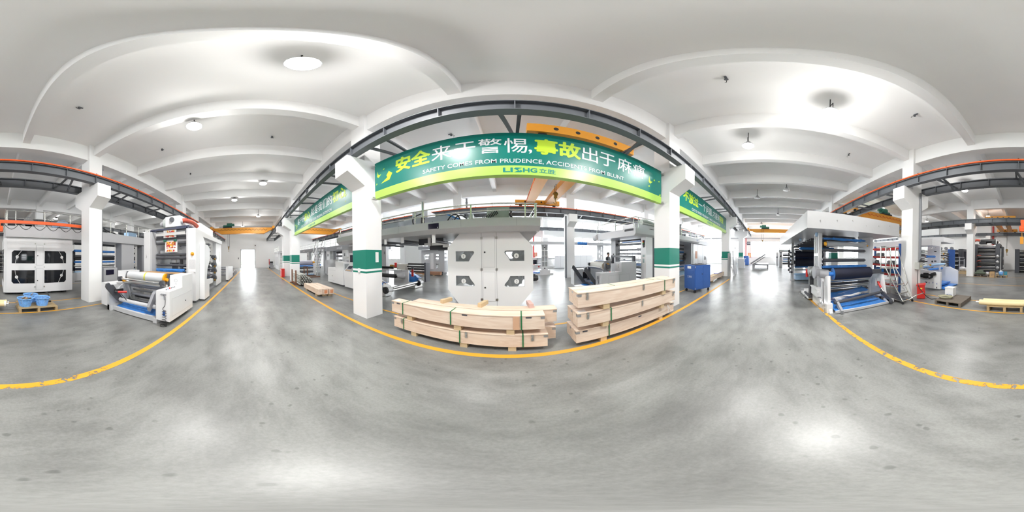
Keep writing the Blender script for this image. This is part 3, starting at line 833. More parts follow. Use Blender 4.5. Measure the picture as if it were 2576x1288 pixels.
for pts in ([(-2.75, 4.2, 2.39), (-2.80, 4.2, 2.6), (-2.72, 4.2, 2.72), (-2.5, 4.2, 2.78), (-2.36, 4.1, 2.74)],
            [(-1.72, 4.2, 2.37), (-1.55, 4.2, 2.60), (-1.38, 4.2, 2.62), (-1.3, 4.2, 2.5), (-1.30, 4.2, 2.37)],
            [(-1.52, 4.3, 2.37), (-1.45, 4.3, 2.56), (-1.3, 4.3, 2.62), (-1.15, 4.3, 2.54), (-1.12, 4.3, 2.37)]):
    part('hose', M['black'], t, lambda b: b.hose(pts, .018, 8))
part('filter_box', mat('sage_grey_paint', (.52, .56, .53), .4), t, lambda b: (b.box(-.55, .02, 4.1, 4.5, 2.45, 2.73), b.box(-1.08, -.96, 4.3, 4.42, 2.37, 2.64)))
part('ribbed_hose', M['black'], t, lambda b: [b.cyl((-.62 + i * .036, 3.98, 2.40 + i * .018), (-.60 + i * .036, 3.98, 2.41 + i * .018), .06 - .008 * (i % 2), n=14) for i in range(10)] + [b.hose([(.02, 4.2, 2.68), (.07, 4.1, 2.6), (.03, 4.0, 2.5), (.12, 4.05, 2.4)], .025, 8)])
# rollers, brackets and rear tower under the walkway
for k, (x, z, y0, y1) in enumerate(((-4.4, 1.93, 4.0, 5.8), (-3.7, 1.95, 4.0, 5.9), (-3.0, 1.95, 4.0, 5.9), (-2.4, 1.86, 4.6, 6.2), (-1.95, 1.9, 4.0, 6.2))):
    roller(t, (x, y0, z), (x, y1, z), .045, 'dark')
    part('hanger_bracket', M['white'], t, lambda b: (b.box(x - .05, x + .05, y0 - .09, y0 - .06, z - .06, 2.065)))
part('cross_box', M['dark'], t, lambda b: (b.box(-2.75, -1.75, 5.2, 6.0, 1.70, 1.86), b.box(-2.9, -2.0, 4.7, 4.9, 1.86, 2.06)))
part('bracket_rail', M['steel'], t, lambda b: (b.box(-2.6, -1.95, 4.55, 4.65, 1.82, 1.90), b.obox((-1.85, 4.6, 1.80), (.2, .12, .1))))
part('rear_tower', M['white'], t, lambda b: (b.box(-6.1, -5.7, 6.05, 6.28, .12, 2.065), b.box(-6.05, -5.75, 6.06, 6.2, 0, .12)))
part('tower_symbol', M['mid'], t, lambda b: [b.cyl((-5.8, 6.04, 1.64 + .07 * i), (-5.8, 6.05, 1.64 + .07 * i), .035, n=14) for i in (0, 1)])
for z in (1.35, .98, .80): roller(t, (-6.4, 6.15, z + .1), (-6.15, 6.15, z + .1), .05, 'steel')
part('side_plate', M['grey'], t, lambda b: b.box(-6.5, -6.35, 5.9, 6.2, 0, 2.065))

# ---- turret winder with blue wrapped arms, left of the octagonal press
t = thing('turret_winder', 'winder frame with two arms wrapped in blue film, beside the near left column', 'winding machine', (-4.3, 5.4, 0))
part('base_beam', M['steel'], t, lambda b: (b.box(-4.35, -4.05, 4.25, 4.62, .02, .22), b.box(-4.3, -4.0, 6.1, 6.75, .02, .20), b.box(-5.2, -4.3, 4.3, 4.6, .02, .12), b.box(-5.2, -4.3, 6.3, 6.6, .02, .12)))
for y0, x0 in ((4.45, -4.05), (6.45, -3.92)):
    b = MB(); b.bar((-4.75, y0, .62), (x0, y0, .32), .12, .20, (0, 1, 0)); a = b.build('arm', M['white'], t)
    b = MB()
    for i in range(6): b.cyl((-4.18 - .07 * (i // 2), y0 - .07, .47 - .05 * (i % 2) + .03 * (i // 2)), (-4.18 - .07 * (i // 2), y0 - .06, .47 - .05 * (i % 2) + .03 * (i // 2)), .02, n=8)
    b.build('bolt_plate', M['bronze'], a)
    b = MB(); b.cyl((x0, y0 - .22, .25), (x0, y0 - .16, .25), .13, n=22); b.cyl((x0, y0 - .24, .25), (x0, y0 - .22, .25), .05, n=14)
    for k in range(8): b.cyl((x0 + .1 * math.cos(k * PI / 4), y0 - .235, .25 + .1 * math.sin(k * PI / 4)), (x0 + .1 * math.cos(k * PI / 4), y0 - .22, .25 + .1 * math.sin(k * PI / 4)), .015, n=6)
    b.build('chuck', M['black'], t)
    b = MB(); b.cyl((x0, y0 - .16, .25), (x0, y0 + .15, .25), .085, n=20); b.build('chuck_sleeve', M['white'], t)
b = MB(); b.cyl((-3.98, 4.6, .30), (-3.93, 6.3, .30), .05, n=12); b.cyl((-4.05, 4.6, .20), (-4.0, 6.3, .20), .06, n=12); b.build('tie_bar', M['steel'], t)
def draped(b, quad, n, m, amp):
    p = [Vector(q) for q in quad]; V = []
    for i in range(n + 1):
        for j in range(m + 1):
            u, v = i / n, j / m
            q = p[0].lerp(p[1], u).lerp(p[3].lerp(p[2], u), v)
            V.append(q + Vector((random.uniform(-1, 1), random.uniform(-1, 1), random.uniform(-1, 1))) * amp)
    b.add(V, [(i * (m + 1) + j, i * (m + 1) + j + 1, (i + 1) * (m + 1) + j + 1, (i + 1) * (m + 1) + j) for i in range(n) for j in range(m)], True)
part('blue_wrap', M['bluefilm'], t, lambda b: (draped(b, [(-4.75, 6.3, .80), (-3.92, 6.3, .48), (-3.95, 6.28, .2), (-4.6, 6.28, .3)], 9, 6, .02), draped(b, [(-4.75, 6.3, .80), (-3.92, 6.3, .48), (-3.92, 6.62, .45), (-4.75, 6.65, .78)], 9, 4, .02)))
part('blue_wrap', M['bluefilm'], t, lambda b: (draped(b, [(-5.0, 4.33, .62), (-4.25, 4.33, .50), (-4.3, 4.31, .18), (-5.0, 4.31, .25)], 8, 5, .02), draped(b, [(-5.0, 4.33, .62), (-4.25, 4.33, .50), (-4.25, 4.6, .48), (-5.0, 4.62, .6)], 8, 4, .02)))
roller(t, (-5.6, 5.45, .62), (-4.55, 5.45, .62), .09, 'black')
part('shaft_housing', M['grey'], t, lambda b: b.lathe([(.0, 0), (.10, .02), (.13, .2), (.15, .35), (.0, .4)], (-4.6, 5.55, .62), (.9, .4, .05), 18))
part('end_plate', M['white'], t, lambda b: b.box(-5.1, -4.25, 5.95, 6.02, .1, .86))
part('pneumatic_cylinder', M['red'], t, lambda b: b.cyl((-4.05, 6.0, .58), (-4.05, 6.0, .90), .05, n=14))
part('cylinder_cap', M['dark'], t, lambda b: b.cyl((-4.05, 6.0, .90), (-4.05, 6.0, 1.0), .06, n=14))
for z in (.92, .98): roller(t, (-6.0, 5.8, z), (-5.0, 5.8, z), .03, 'black')
part('back_rail', M['white'], t, lambda b: b.box(-6.2, -4.6, 5.9, 5.95, .80, .86))

# ---- second, distant octagonal press
t = thing('printing_press', 'small distant grey press station with four windows beyond the blue wrapped winder', 'printing machine', (-5.7, 11.6, 0))
y = 11.25
o2 = [(-6.72, .27), (-5.05, .27), (-4.78, .27), (-4.78, 1.95), (-6.72, 1.95)]
wins = [[(-6.5, 1.15), (-6.12, 1.15), (-6.02, 1.58), (-6.5, 1.58)], [(-6.5, .55), (-6.1, .5), (-6.05, .9), (-6.5, .9)], [(-5.45, 1.15), (-5.2, 1.15), (-5.2, 1.58), (-5.4, 1.58)], [(-5.45, .5), (-5.25, .5), (-5.2, .9), (-5.4, .9)]]
b = MB(); plate(b, [(-6.72, .27), (-4.85, .27), (-4.85, 1.95), (-6.72, 1.95)], wins, 'y', y, y + .06); b.box(-4.85, -4.72, y, y + .9, .2, 1.95); b.build('front_panel', M['grey'], t)
for w in wins:
    b = MB(); b.prism(w, 'y', y + .03, y + .035); b.build('window', M['clear'], t)
boxpart('door', M['white'], t, -5.88, -5.62, y - .02, y, .45, 1.7)
part('base', M['dark'], t, lambda b: b.box(-6.6, -4.9, y + .1, y + .9, 0, .27))
part('deck', M['mid'], t, lambda b: b.box(-6.75, -2.6, y - .4, y + 1.4, 1.98, 2.22))
for i in range(5): roller(t, (-6.6, y + .5, .5 + .3 * i), (-4.9, y + .5, .5 + .3 * i), .07, 'steel')
for i in range(5): roller(t, (-4.6, y + .6, .45 + .3 * i), (-3.6, y + .6, .45 + .3 * i), .06, 'dark')
part('side_plate', M['dark'], t, lambda b: b.box(-3.6, -3.5, y + .2, y + 1.2, 0, 1.98))
t = thing('wooden_crate', 'long reddish wooden crate on feet before the distant grey press', 'crate', (-5.9, 10.9, 0))
boxpart('box', mat('reddish_timber', (.42, .22, .13), .7, var=.15, scale=8), t, -7.0, -4.85, 10.75, 11.05, .07, .30)
for x in (-6.3, -5.4): boxpart('foot', M['wood'], t, x - .08, x + .08, 10.78, 11.0, 0, .07)
t = thing('roll_cutter', 'beige roller bench with black rolls behind the blue wrapped winder', 'machine', (-6.4, 8.4, 0))
boxpart('housing', mat('beige_paint', (.55, .52, .46), .5), t, (-6.6, -5.95, 8.0, 8.4, .35, 1.0), (-6.5, -6.1, 8.05, 8.35, 0, .35))
for i, z in enumerate((.55, .7, .85, 1.0)): roller(t, (-5.9, 8.2 + .1 * (i % 2), z), (-4.6, 8.2 + .1 * (i % 2), z), .05, 'black')
boxpart('end_plate', M['dark'], t, -4.6, -4.5, 8.0, 8.5, 0, 1.1)
part('handwheel', M['bronze'], t, lambda b: (b.cyl((-7.0, 8.1, .82), (-6.6, 8.1, .82), .09, n=14), b.cyl((-7.2, 8.1, .82), (-7.0, 8.1, .82), .12, n=14)))
part('red_guard', M['red'], t, lambda b: b.box(-6.75, -6.62, 7.95, 8.05, .8, 1.08))

# ================================================================== pale machines far in the first bay
t = thing('slitter_stand', 'white ribbed roll stand with two arms, far right of the octagonal press', 'machine', (2.55, 11.9, 0))
part('foot_plate', M['white'], t, lambda b: (b.box(1.95, 3.2, 11.5, 11.75, 0, .12), b.box(2.2, 2.95, 11.5, 12.4, .12, .35)))
part('pillar', M['white'], t, lambda b: (b.frame((2.33, 2.80, .35, 2.2), [(2.37, 2.54, .6 + .4 * i, .95 + .4 * i) for i in range(4)] + [(2.59, 2.76, .6 + .4 * i, .95 + .4 * i) for i in range(4)], 'y', 11.55, 11.8)))
part('pillar_web', M['grey'], t, lambda b: b.box(2.34, 2.79, 11.70, 11.76, .35, 2.2))
for z in (1.18, .60): part('arm', M['white'], t, lambda b: (b.prism([(2.8, z - .08), (2.8, z + .08), (3.35, z + .05), (3.35, z - .03)], 'y', 11.6, 11.7)))
part('bolt', M['black'], t, lambda b: [b.cyl((2.56, 11.54, z), (2.56, 11.56, z), .05, n=12) for z in (2.0, .48)])
part('side_roll', M['navy'], t, lambda b: b.cyl((1.4, 12.0, .95), (2.1, 12.0, .95), .18, n=18))
part('film_roll', M['film'], t, lambda b: b.cyl((2.0, 12.0, 1.0), (2.4, 12.0, 1.0), .36, n=24))
part('white_carriage', M['white'], t, lambda b: (b.box(1.6, 2.3, 11.7, 12.1, .45, .72), b.box(1.2, 2.3, 11.8, 12.1, 1.1, 1.25)))
part('red_button', M['red'], t, lambda b: b.cyl((2.15, 11.66, .6), (2.15, 11.7, .6), .06, n=12))
part('blue_skid', M['bluefilm'], t, lambda b: b.box(1.6, 2.3, 11.6, 12.6, .12, .2))
boxpart('deck', M['grey'], t, 1.2, 8.3, 11.4, 13.0, 2.2, 2.42)
part('deck_roll', M['bluefilm'], t, lambda b: b.cyl((5.1, 11.35, 2.33), (5.85, 11.35, 2.31), .11, n=14))
part('pillar', M['white'], t, lambda b: (b.frame((7.15, 7.75, .3, 2.2), [(7.3, 7.42, .8 + .4 * i, 1.0 + .4 * i) for i in range(3)] + [(7.5, 7.62, .6 + .4 * i, .9 + .4 * i) for i in range(4)], 'y', 11.9, 12.0), b.box(7.1, 7.8, 11.8, 12.3, 0, .3)))
t = thing('storage_cabinet', 'low white cabinet under the front windows, left of the far column', 'cabinet', (5.3, 16.6, 0))
boxpart('body', M['white'], t, 4.7, 5.95, 16.3, 16.9, .05, 1.34); boxpart('plinth', M['mid'], t, 4.75, 5.9, 16.35, 16.85, 0, .05)
boxpart('door_gap', M['mid'], t, 5.32, 5.33, 16.295, 16.3, .1, 1.3)
t = thing('storage_cabinet', 'wide low white cabinet under the front windows, right of the far column', 'cabinet', (8.0, 16.6, 0))
boxpart('body', M['white'], t, 6.9, 9.2, 16.3, 16.9, .05, 1.36); boxpart('plinth', M['mid'], t, 6.95, 9.15, 16.35, 16.85, 0, .05)
boxpart('door_gap', M['mid'], t, (7.66, 7.67, 16.295, 16.3, .1, 1.3), (8.43, 8.44, 16.295, 16.3, .1, 1.3))
t = thing('framed_notice', 'red framed notice on the front wall behind the white roll stand', 'sign', (2.7, YF - .03, 1.45))
boxpart('frame', M['redpipe'], t, 2.45, 3.0, YF - .04, YF, 1.15, 1.72); boxpart('sheet', mat('orange_print', (.75, .45, .3), .6, var=.3), t, 2.52, 2.93, YF - .05, YF - .04, 1.22, 1.65)

# ---- person behind the rewinder
t = thing('person', 'person in a dark jacket standing behind the grey rewinder, seen from the side', 'person', (5.80, 8.35, 0), 25)
body = bpy.data.meshes.new('body'); vs = []; es = []; rad = []
def V(p, r): vs.append(p); rad.append(r); return len(vs) - 1
pel = V((0, 0, .82), (.13, .10)); 
sp = V((0, .01, .98), (.135, .10)); ch = V((0, 0, 1.18), (.16, .11)); nk = V((0, -.01, 1.33), (.07, .07)); hd0 = V((0, -.02, 1.40), (.055, .06)); hd1 = V((0, -.035, 1.46), (.075, .09)); hd2 = V((0, -.03, 1.54), (.07, .085))
es += [(pel, sp), (sp, ch), (ch, nk), (nk, hd0), (hd0, hd1), (hd1, hd2)]
for s in (-1, 1):
    sh = V((.17 * s, 0, 1.26), (.062, .062)); el = V((.22 * s, -.03, 1.02), (.048, .048)); wr = V((.17 * s, -.22, .92), (.035, .035)); es += [(ch, sh), (sh, el), (el, wr)]
    pm = V((.15 * s, -.29, .90), (.03, .018)); es.append((wr, pm))
    for k in range(4):
        f1 = V((.15 * s + (k - 1.5) * .018, -.335, .89), (.009, .009)); f2 = V((.15 * s + (k - 1.5) * .018, -.36 + .01 * abs(k - 1.5), .865), (.008, .008)); es += [(pm, f1), (f1, f2)]
    th = V((.15 * s - .035 * s, -.29, .885), (.010, .010)); es.append((wr, th))
    hp = V((.09 * s, 0, .76), (.085, .09)); kn = V((.10 * s, -.01, .44), (.058, .06)); an = V((.10 * s, .02, .08), (.042, .045)); to = V((.11 * s, -.13, .04), (.04, .03)); es += [(pel, hp), (hp, kn), (kn, an), (an, to)]
body.from_pydata(vs, es, [])
bo = bpy.data.objects.new('body', body); COL.objects.link(bo); bo.parent = t
sk = bo.modifiers.new('skin', 'SKIN'); sb = bo.modifiers.new('sub', 'SUBSURF'); sb.levels = sb.render_levels = 1
for i, r in enumerate(rad): body.skin_vertices[0].data[i].radius = r
body.skin_vertices[0].data[pel].use_root = True
skm = mat('figure_skin_and_clothes', (.5, .3, .22), .6)
nt = skm.node_tree; tcn = nt.nodes.new('ShaderNodeTexCoord'); sx = nt.nodes.new('ShaderNodeSeparateXYZ'); nt.links.new(tcn.outputs['Object'], sx.inputs[0])
gt = nt.nodes.new('ShaderNodeMath'); gt.operation = 'LESS_THAN'; gt.inputs[1].default_value = 1.33; nt.links.new(sx.outputs[2], gt.inputs[0])
hn = nt.nodes.new('ShaderNodeMath'); hn.operation = 'GREATER_THAN'; hn.inputs[1].default_value = -.235; nt.links.new(sx.outputs[1], hn.inputs[0])
ml = nt.nodes.new('ShaderNodeMath'); ml.operation = 'MULTIPLY'; nt.links.new(gt.outputs[0], ml.inputs[0]); nt.links.new(hn.outputs[0], ml.inputs[1])
mx = nt.nodes.new('ShaderNodeMix'); mx.data_type = 'RGBA'; mx.inputs[6].default_value = (.5, .3, .22, 1); mx.inputs[7].default_value = (.012, .014, .022, 1)
nt.links.new(ml.outputs[0], mx.inputs[0]); nt.links.new(mx.outputs[2], nt.nodes['Principled BSDF'].inputs['Base Color'])
body.materials.append(skm)
b = MB(); b.sphere((0, -.012, 1.545), .092, 14, 9, (.86, 1.02, .75)); b.sphere((0, .03, 1.50), .078, 12, 8, (.95, .8, 1)); b.build('hair', M['hair'], t, local=True)
b = MB(); b.sphere((-.028, -.115, 1.475), .008, 8, 5); b.sphere((.028, -.115, 1.475), .008, 8, 5); b.build('eyes', M['black'], t, local=True)
b = MB(); b.sphere((0, -.128, 1.455), .014, 8, 6, (.8, 1, 1.5)); b.sphere((-.078, -.02, 1.465), .02, 8, 6, (.4, .8, 1.3)); b.sphere((.078, -.02, 1.465), .02, 8, 6, (.4, .8, 1.3)); b.build('nose_and_ears', M['skin'], t, local=True)
t = thing('plastic_bin', 'blue plastic bin beside the standing person', 'bin', (5.55, 8.5, 0))
part('bin_body', M['blue'], t, lambda b: b.box(5.12, 5.46, 8.3, 8.7, 0, 1.12))

# ================================================================== rewinder and tower (right of the octagonal press)
t = thing('rewinder', 'grey rewinder with black swing arms behind the right crate stack', 'winding machine', (4.0, 6.0, 0))
nc = [(3.17, .10), (4.95, .10), (4.95, 1.167), (4.13, 1.167), (4.13, .786), (3.17, .786)]
part('side_cabinet', M['grey'], t, lambda b: b.prism(nc, 'y', 5.0, 5.41))
part('panel_lines', M['mid'], t, lambda b: [b.frame((x0, x1, .18, .68), [(x0 + .006, x1 - .006, .186, .674)], 'y', 4.998, 5.0) for x0, x1 in ((3.5, 4.03), (4.03, 4.55))])
part('button', M['red'], t, lambda b: b.cyl((3.7, 5.2, .786), (3.7, 5.2, .81), .02, n=10))
part('button', M['black'], t, lambda b: [b.cyl((3.55 + .07 * i, 5.2, .786), (3.55 + .07 * i, 5.2, .80), .016, n=8) for i in (0, 1, 3, 4, 5)])
part('switch_plate', M['dark'], t, lambda b: [b.cyl((4.128, 5.2, .95 + .05 * i), (4.13, 5.2, .95 + .05 * i), .015, n=8) for i in range(3)])
part('air_gun', M['dark'], t, lambda b: (b.box(3.15, 3.17, 5.2, 5.24, .55, .66), b.tube([(3.16, 5.22, .55), (3.15, 5.18, .4), (3.16, 5.26, .28), (3.14, 5.2, .2)], .01, 6)))
fc = [(2.86, .08), (4.9, .08), (4.9, 1.15), (3.9, 1.15), (3.75, .80), (2.86, .80)]
part('far_cabinet', M['grey'], t, lambda b: b.prism(fc, 'y', 6.8, 7.2))
part('inner_recess', M['black'], t, lambda b: b.box(3.3, 3.62, 6.78, 6.80, .35, .66))
for y in (6.7, 5.5):
    part('swing_arm', M['dark'], t, lambda b: (b.prism([(2.72, .98), (2.80, 1.0), (2.86, .93), (3.42, .16), (3.30, .10), (2.78, .80), (2.70, .88)], 'y', y - .04, y + .04)))
part('swing_arm', M['dark'], t, lambda b: (b.prism([(3.5, 1.1), (3.6, 1.1), (3.62, .3), (3.45, .3)], 'y', 6.62, 6.7)))
part('swing_arm', M['mid'], t, lambda b: (b.prism([(3.62, .80), (3.85, .85), (4.05, .55), (3.95, .2), (3.85, .5), (3.6, .65)], 'y', 5.55, 5.65)))
part('paper_roll', mat('grey_paper_roll', (.55, .55, .52), .5), t, lambda b: b.cyl((3.72, 5.6, 1.0), (3.72, 6.65, 1.0), .14, n=24))
part('guard_bar', M['grey'], t, lambda b: b.obox((3.55, 6.1, .90), (.22, 1.1, .03), ry=30))
part('core_disc', M['amber'], t, lambda b: b.cyl((3.78, 5.48, 1.0), (3.78, 5.56, 1.0), .12, n=20))
part('chuck', M['dark'], t, lambda b: (b.cyl((3.75, 5.35, .98), (3.75, 5.5, .98), .09, n=14), b.box(3.62, 3.72, 5.4, 5.5, .85, 1.12)))
part('film_tray', M['bluefilm'], t, lambda b: draped(b, [(3.1, 5.45, .12), (3.9, 5.45, .14), (3.9, 6.75, .16), (3.1, 6.75, .12)], 6, 8, .015))
roller(t, (3.36, 5.45, .18), (3.36, 6.7, .18), .05, 'dark')
t = thing('printing_press', 'grey press tower with signal lights and railed deck, left of the near right column', 'printing machine', (6.5, 6.0, 0))
part('post', M['grey'], t, lambda b: (b.box(5.3, 5.62, 6.93, 7.34, 0, 2.24)))
part('post', M['white'], t, lambda b: (b.box(5.3, 5.75, 4.75, 5.05, 0, 2.24)))
part('post', M['white'], t, lambda b: (b.box(6.1, 6.5, 4.75, 5.0, 0, 2.24)))
part('dark_recess', M['dark'], t, lambda b: (b.box(5.75, 6.1, 4.85, 4.95, .05, 2.24)))
part('deck', M['grey'], t, lambda b: (b.prism([(4.63, 2.57), (4.63, 2.33), (4.72, 2.24), (7.75, 2.24), (7.75, 2.57)], 'x', 4.55, 10.9)))
part('deck_nose', M['grey'], t, lambda b: b.cyl((4.6, 7.6, 2.40), (4.6, 7.9, 2.36), .16, n=18))
part('vent_slot', M['black'], t, lambda b: b.box(4.545, 4.55, 4.75, 5.3, 2.45, 2.54))
railing(t, [(4.62, 7.7, 2.57), (4.62, 4.7, 2.57), (10.8, 4.7, 2.57)], .46, [.0, .18, .315, .345, .47, .6, .73, .86, .99], mid=.55)
for (x, z, r, m) in ((5.45, 2.17, .035, 'black'), (5.5, 2.03, .06, 'steel'), (5.48, 1.96, .05, 'mid'), (5.5, 1.70, .055, 'mid'), (5.5, 1.50, .05, 'mid'), (5.5, 1.20, .06, 'chrome'), (5.5, 1.0, .05, 'bluefilm'), (5.5, .86, .06, 'navy'), (5.5, .70, .05, 'chrome'), (5.5, .55, .05, 'dark'), (5.5, .38, .05, 'mid')):
    roller(t, (x, 5.1, z), (x, 6.88, z), r, m)
part('blue_web', M['bluefilm'], t, lambda b: b.box(5.4, 5.44, 5.2, 6.5, 2.06, 2.12))
part('gantry_bar', M['dark'], t, lambda b: (b.box(4.98, 5.10, 5.25, 6.9, 1.32, 1.42), b.box(4.98, 5.10, 5.2, 5.3, 1.1, 1.42), b.box(4.98, 5.10, 6.8, 6.9, 1.0, 1.42)))
part('lower_web', M['bluefilm'], t, lambda b: (b.box(5.3, 5.34, 5.1, 5.9, .95, 1.05),))
b = MB(); b.box(5.27, 5.30, 4.83, 4.93, 1.86, 2.10); sg = b.build('signal_tower', M['black'], t)
for z, m in ((2.05, M['red']), (2.0, M['amber']), (1.95, mat('signal_green', (.05, .6, .15), .3))):
    b = MB(); b.cyl((5.255, 4.88, z - .02), (5.255, 4.88, z + .02), .028, n=12); b.build('signal_lens', m, sg)
part('gauge', M['black'], t, lambda b: (b.cyl((5.28, 4.88, 1.82), (5.30, 4.88, 1.82), .045, n=14), b.cyl((5.27, 7.1, 1.48), (5.30, 7.1, 1.48), .03, n=12)))
part('rating_plate', mat('plate_grey_green', (.3, .4, .4), .3), t, lambda b: (b.box(5.29, 5.30, 4.83, 4.95, 1.36, 1.46), b.box(5.285, 5.30, 4.85, 4.92, 1.1, 1.28)))
part('control_screen', M['clear'], t, lambda b: b.box(5.05, 5.07, 4.78, 5.12, .82, 1.1))
part('cable_loop', M['black'], t, lambda b: b.hose([(5.4, 6.9, 1.9), (5.3, 6.85, 2.0), (5.25, 6.75, 2.02), (5.25, 6.65, 1.95)], .02, 6))
part('air_duct', mat('sage_duct', (.33, .38, .34), .45, var=.1), t, lambda b: (b.hose([(6.2, 5.9, 3.18), (6.6, 5.9, 3.22), (7.2, 5.8, 3.12), (7.7, 5.8, 3.16)], .15, 12),))
part('tank', M['grey'], t, lambda b: (b.box(5.45, 7.6, 5.6, 6.5, 2.57, 2.98),))
part('valve', M['dark'], t, lambda b: (b.box(6.5, 6.7, 5.5, 5.6, 2.66, 2.8), b.cyl((6.6, 5.5, 2.72), (6.6, 5.4, 2.72), .06, n=10)))
# lower right of the same line, past the column
for (z, r, m) in ((2.08, .06, 'dark'), (2.0, .07, 'mid'), (1.86, .05, 'dark'), (1.78, .05, 'dark'), (1.62, .05, 'bluefilm'), (1.52, .045, 'mid'), (1.30, .11, 'mid'), (1.14, .06, 'steel'), (1.0, .05, 'bluefilm'), (.86, .13, 'dark'), (.60, .05, 'bluefilm'), (.35, .06, 'steel')):
    roller(t, (7.0, 5.6, z), (10.2, 5.6, z), r, m)
part('roller_drive', M['dark'], t, lambda b: [b.cyl((10.0 + .1 * (i % 2), 5.35, 1.1 + .12 * i), (10.0 + .1 * (i % 2), 5.5, 1.1 + .12 * i), .08, n=12) for i in range(4)])
part('catch_tray', M['paleblue'], t, lambda b: b.obox((8.6, 5.5, .25), (3.2, .8, .04), rx=14))
part('foot_frame', M['grey'], t, lambda b: (b.box(7.0, 10.4, 5.2, 5.35, .02, .14), b.box(6.8, 7.1, 4.9, 5.3, .05, .22)))
part('end_post', M['mid'], t, lambda b: b.box(10.25, 10.5, 5.0, 6.6, 0, 2.24))
part('end_cabinet', M['white'], t, lambda b: (b.box(10.7, 13.6, 5.05, 6.6, .05, 2.22),))
part('cabinet_gap', M['mid'], t, lambda b: (b.box(11.55, 11.57, 5.045, 5.05, .1, 2.2), b.box(12.5, 12.52, 5.045, 5.05, .1, 2.2)))
part('poster', mat('orange_notice', (.80, .42, .28), .6, var=.3, scale=30), t, lambda b: b.box(11.05, 11.4, 5.035, 5.045, 1.15, 1.7))
part('porthole', M['clear'], t, lambda b: b.box(12.85, 13.3, 5.035, 5.045, 1.0, 1.62))
part('far_deck', M['grey'], t, lambda b: (b.box(10.9, 14.6, 4.9, 7.0, 2.24, 2.5),))
railing(t, [(10.9, 4.95, 2.5), (14.5, 4.95, 2.5)], .42, [0, .3, .5, .75, 1], mid=.5)
part('deck_motor', M['dark'], t, lambda b: [b.cyl((7.3 + .5 * i, 4.95, 2.72), (7.3 + .5 * i, 5.2, 2.72), .07, n=12) for i in range(5)])
part('air_cylinder', M['mid'], t, lambda b: (b.cyl((8.6, 4.95, 2.6), (8.6, 4.95, 3.25), .07, n=12), b.cyl((8.6, 4.95, 3.25), (8.6, 4.95, 3.3), .1, n=12), b.tube([(8.7, 4.95, 2.9), (8.9, 4.95, 2.7), (9.2, 4.95, 2.58)], .03, 6)))
b = MB(); b.text('LSG', (10.35, 4.63, 2.39), UX, UZ, h=.12, bold=.02); b.build('logo', M['bluetxt'], t)
# ================================================================== crates
def crate(label, x0, x1, y, z, h=.225, d=.205, rz=0, straps=(), latches=(), tags=(), corners=True, feet=(), papers=(), boards=(), group=None, paint=None):
    """long plywood crate; local x along the length from 0, y from the front face 0 to d; (x0,y) is the front left foot"""
    L = x1 - x0
    t = thing('wooden_crate', label, 'crate', (x0, y, z), rz, group)
    B = lambda name, m, fn, p=t: (lambda b: (fn(b), b.build(name, m, p, local=True))[1])(MB())
    B('box', M['ply'], lambda b: b.box(0, L, 0, d, .088, h + .075))
    B('lid', M['ply'], lambda b: b.box(-.006, L + .006, -.006, d + .006, h + .075, h + .088))
    for fx in feet: B('foot', M['wood'], lambda b: (b.box(fx - .055, fx + .055, .01, d - .01, 0, .042), b.box(fx - .055, fx + .055, .01, d - .01, .045, .0875)))
    for sx in straps: B('strap', M['strap'], lambda b: (b.box(sx - .009, sx + .009, -.010, -.0065, .086, h + .0915), b.box(sx - .009, sx + .009, -.010, d + .010, h + .0885, h + .0915)))
    for lx in latches:
        B('latch', M['bronze' if 0 else 'steel'], lambda b: (b.box(lx - .016, lx + .016, -.014, -.001, h + .05, h + .085), b.box(lx - .012, lx + .012, -.020, -.001, h + .005, h + .05), b.box(lx - .017, lx + .017, -.012, -.001, h - .02, h + .012)))
    for tx in tags: B('label_strip', M['dark'], lambda b: b.box(tx - .04, tx + .04, -.0025, -.0005, h + .045, h + .068))
    if corners:
        for cx, s in ((0, 1), (L, -1)):
            B('corner_plate', M['alu'], lambda b: (b.box(cx - .004 * s, cx + .055 * s, -.0035, -.0008, h + .03, h + .065), b.box(cx - .0035 * s, cx - .0008 * s, -.003, .05, h + .03, h + .065)))
    for px, w in papers: B('paper_label', M['paper'], lambda b: b.box(px, px + w, .03, .12, h + .0885, h + .0895))
    for bx in boards: B('batten', mat('reddish_batten', (.62, .38, .24), .6, var=.1), lambda b: b.box(bx, bx + .085, -.009, -.0005, .089, h + .074))
    if paint: B('end_paint', paint[0], lambda b: [b.box(-.003, -.0005, .01, d - .01, .1, h + .07)] if paint[1] < 0 else [b.box(L + .0005, L + .003, .03, d - .03, .12, h + .05)])
    return t
g = 'plywood crates stacked in front of the octagonal press'
rz = -3.8
crate('lower front plywood crate of the left stack, with two latches and a white batten', -2.02, .52, 2.35, 0, rz=rz, straps=(.24, 1.30, 2.2), latches=(.20, 1.40, 2.33), feet=(.45, 1.35, 2.05), group=g)
crate('upper front plywood crate of the left stack, with dark tags and a reddish batten', -2.07, .48, 2.345, .317, rz=rz, straps=(.28, 1.21, 2.23), tags=(.17, 1.43, 2.33), feet=(.42, 1.31, 2.08), papers=((.04, .1),), boards=(2.12,), group=g)
crate('lower rear plywood crate of the left stack, mostly hidden, touching the front one', -1.75, .70, 2.565, 0, rz=rz, feet=(.40, 1.25, 2.05), group=g)
crate('upper rear plywood crate of the left stack, with timber blocks on top', -1.72, .72, 2.565, .317, rz=rz, feet=(.40, 1.25, 2.05), group=g)
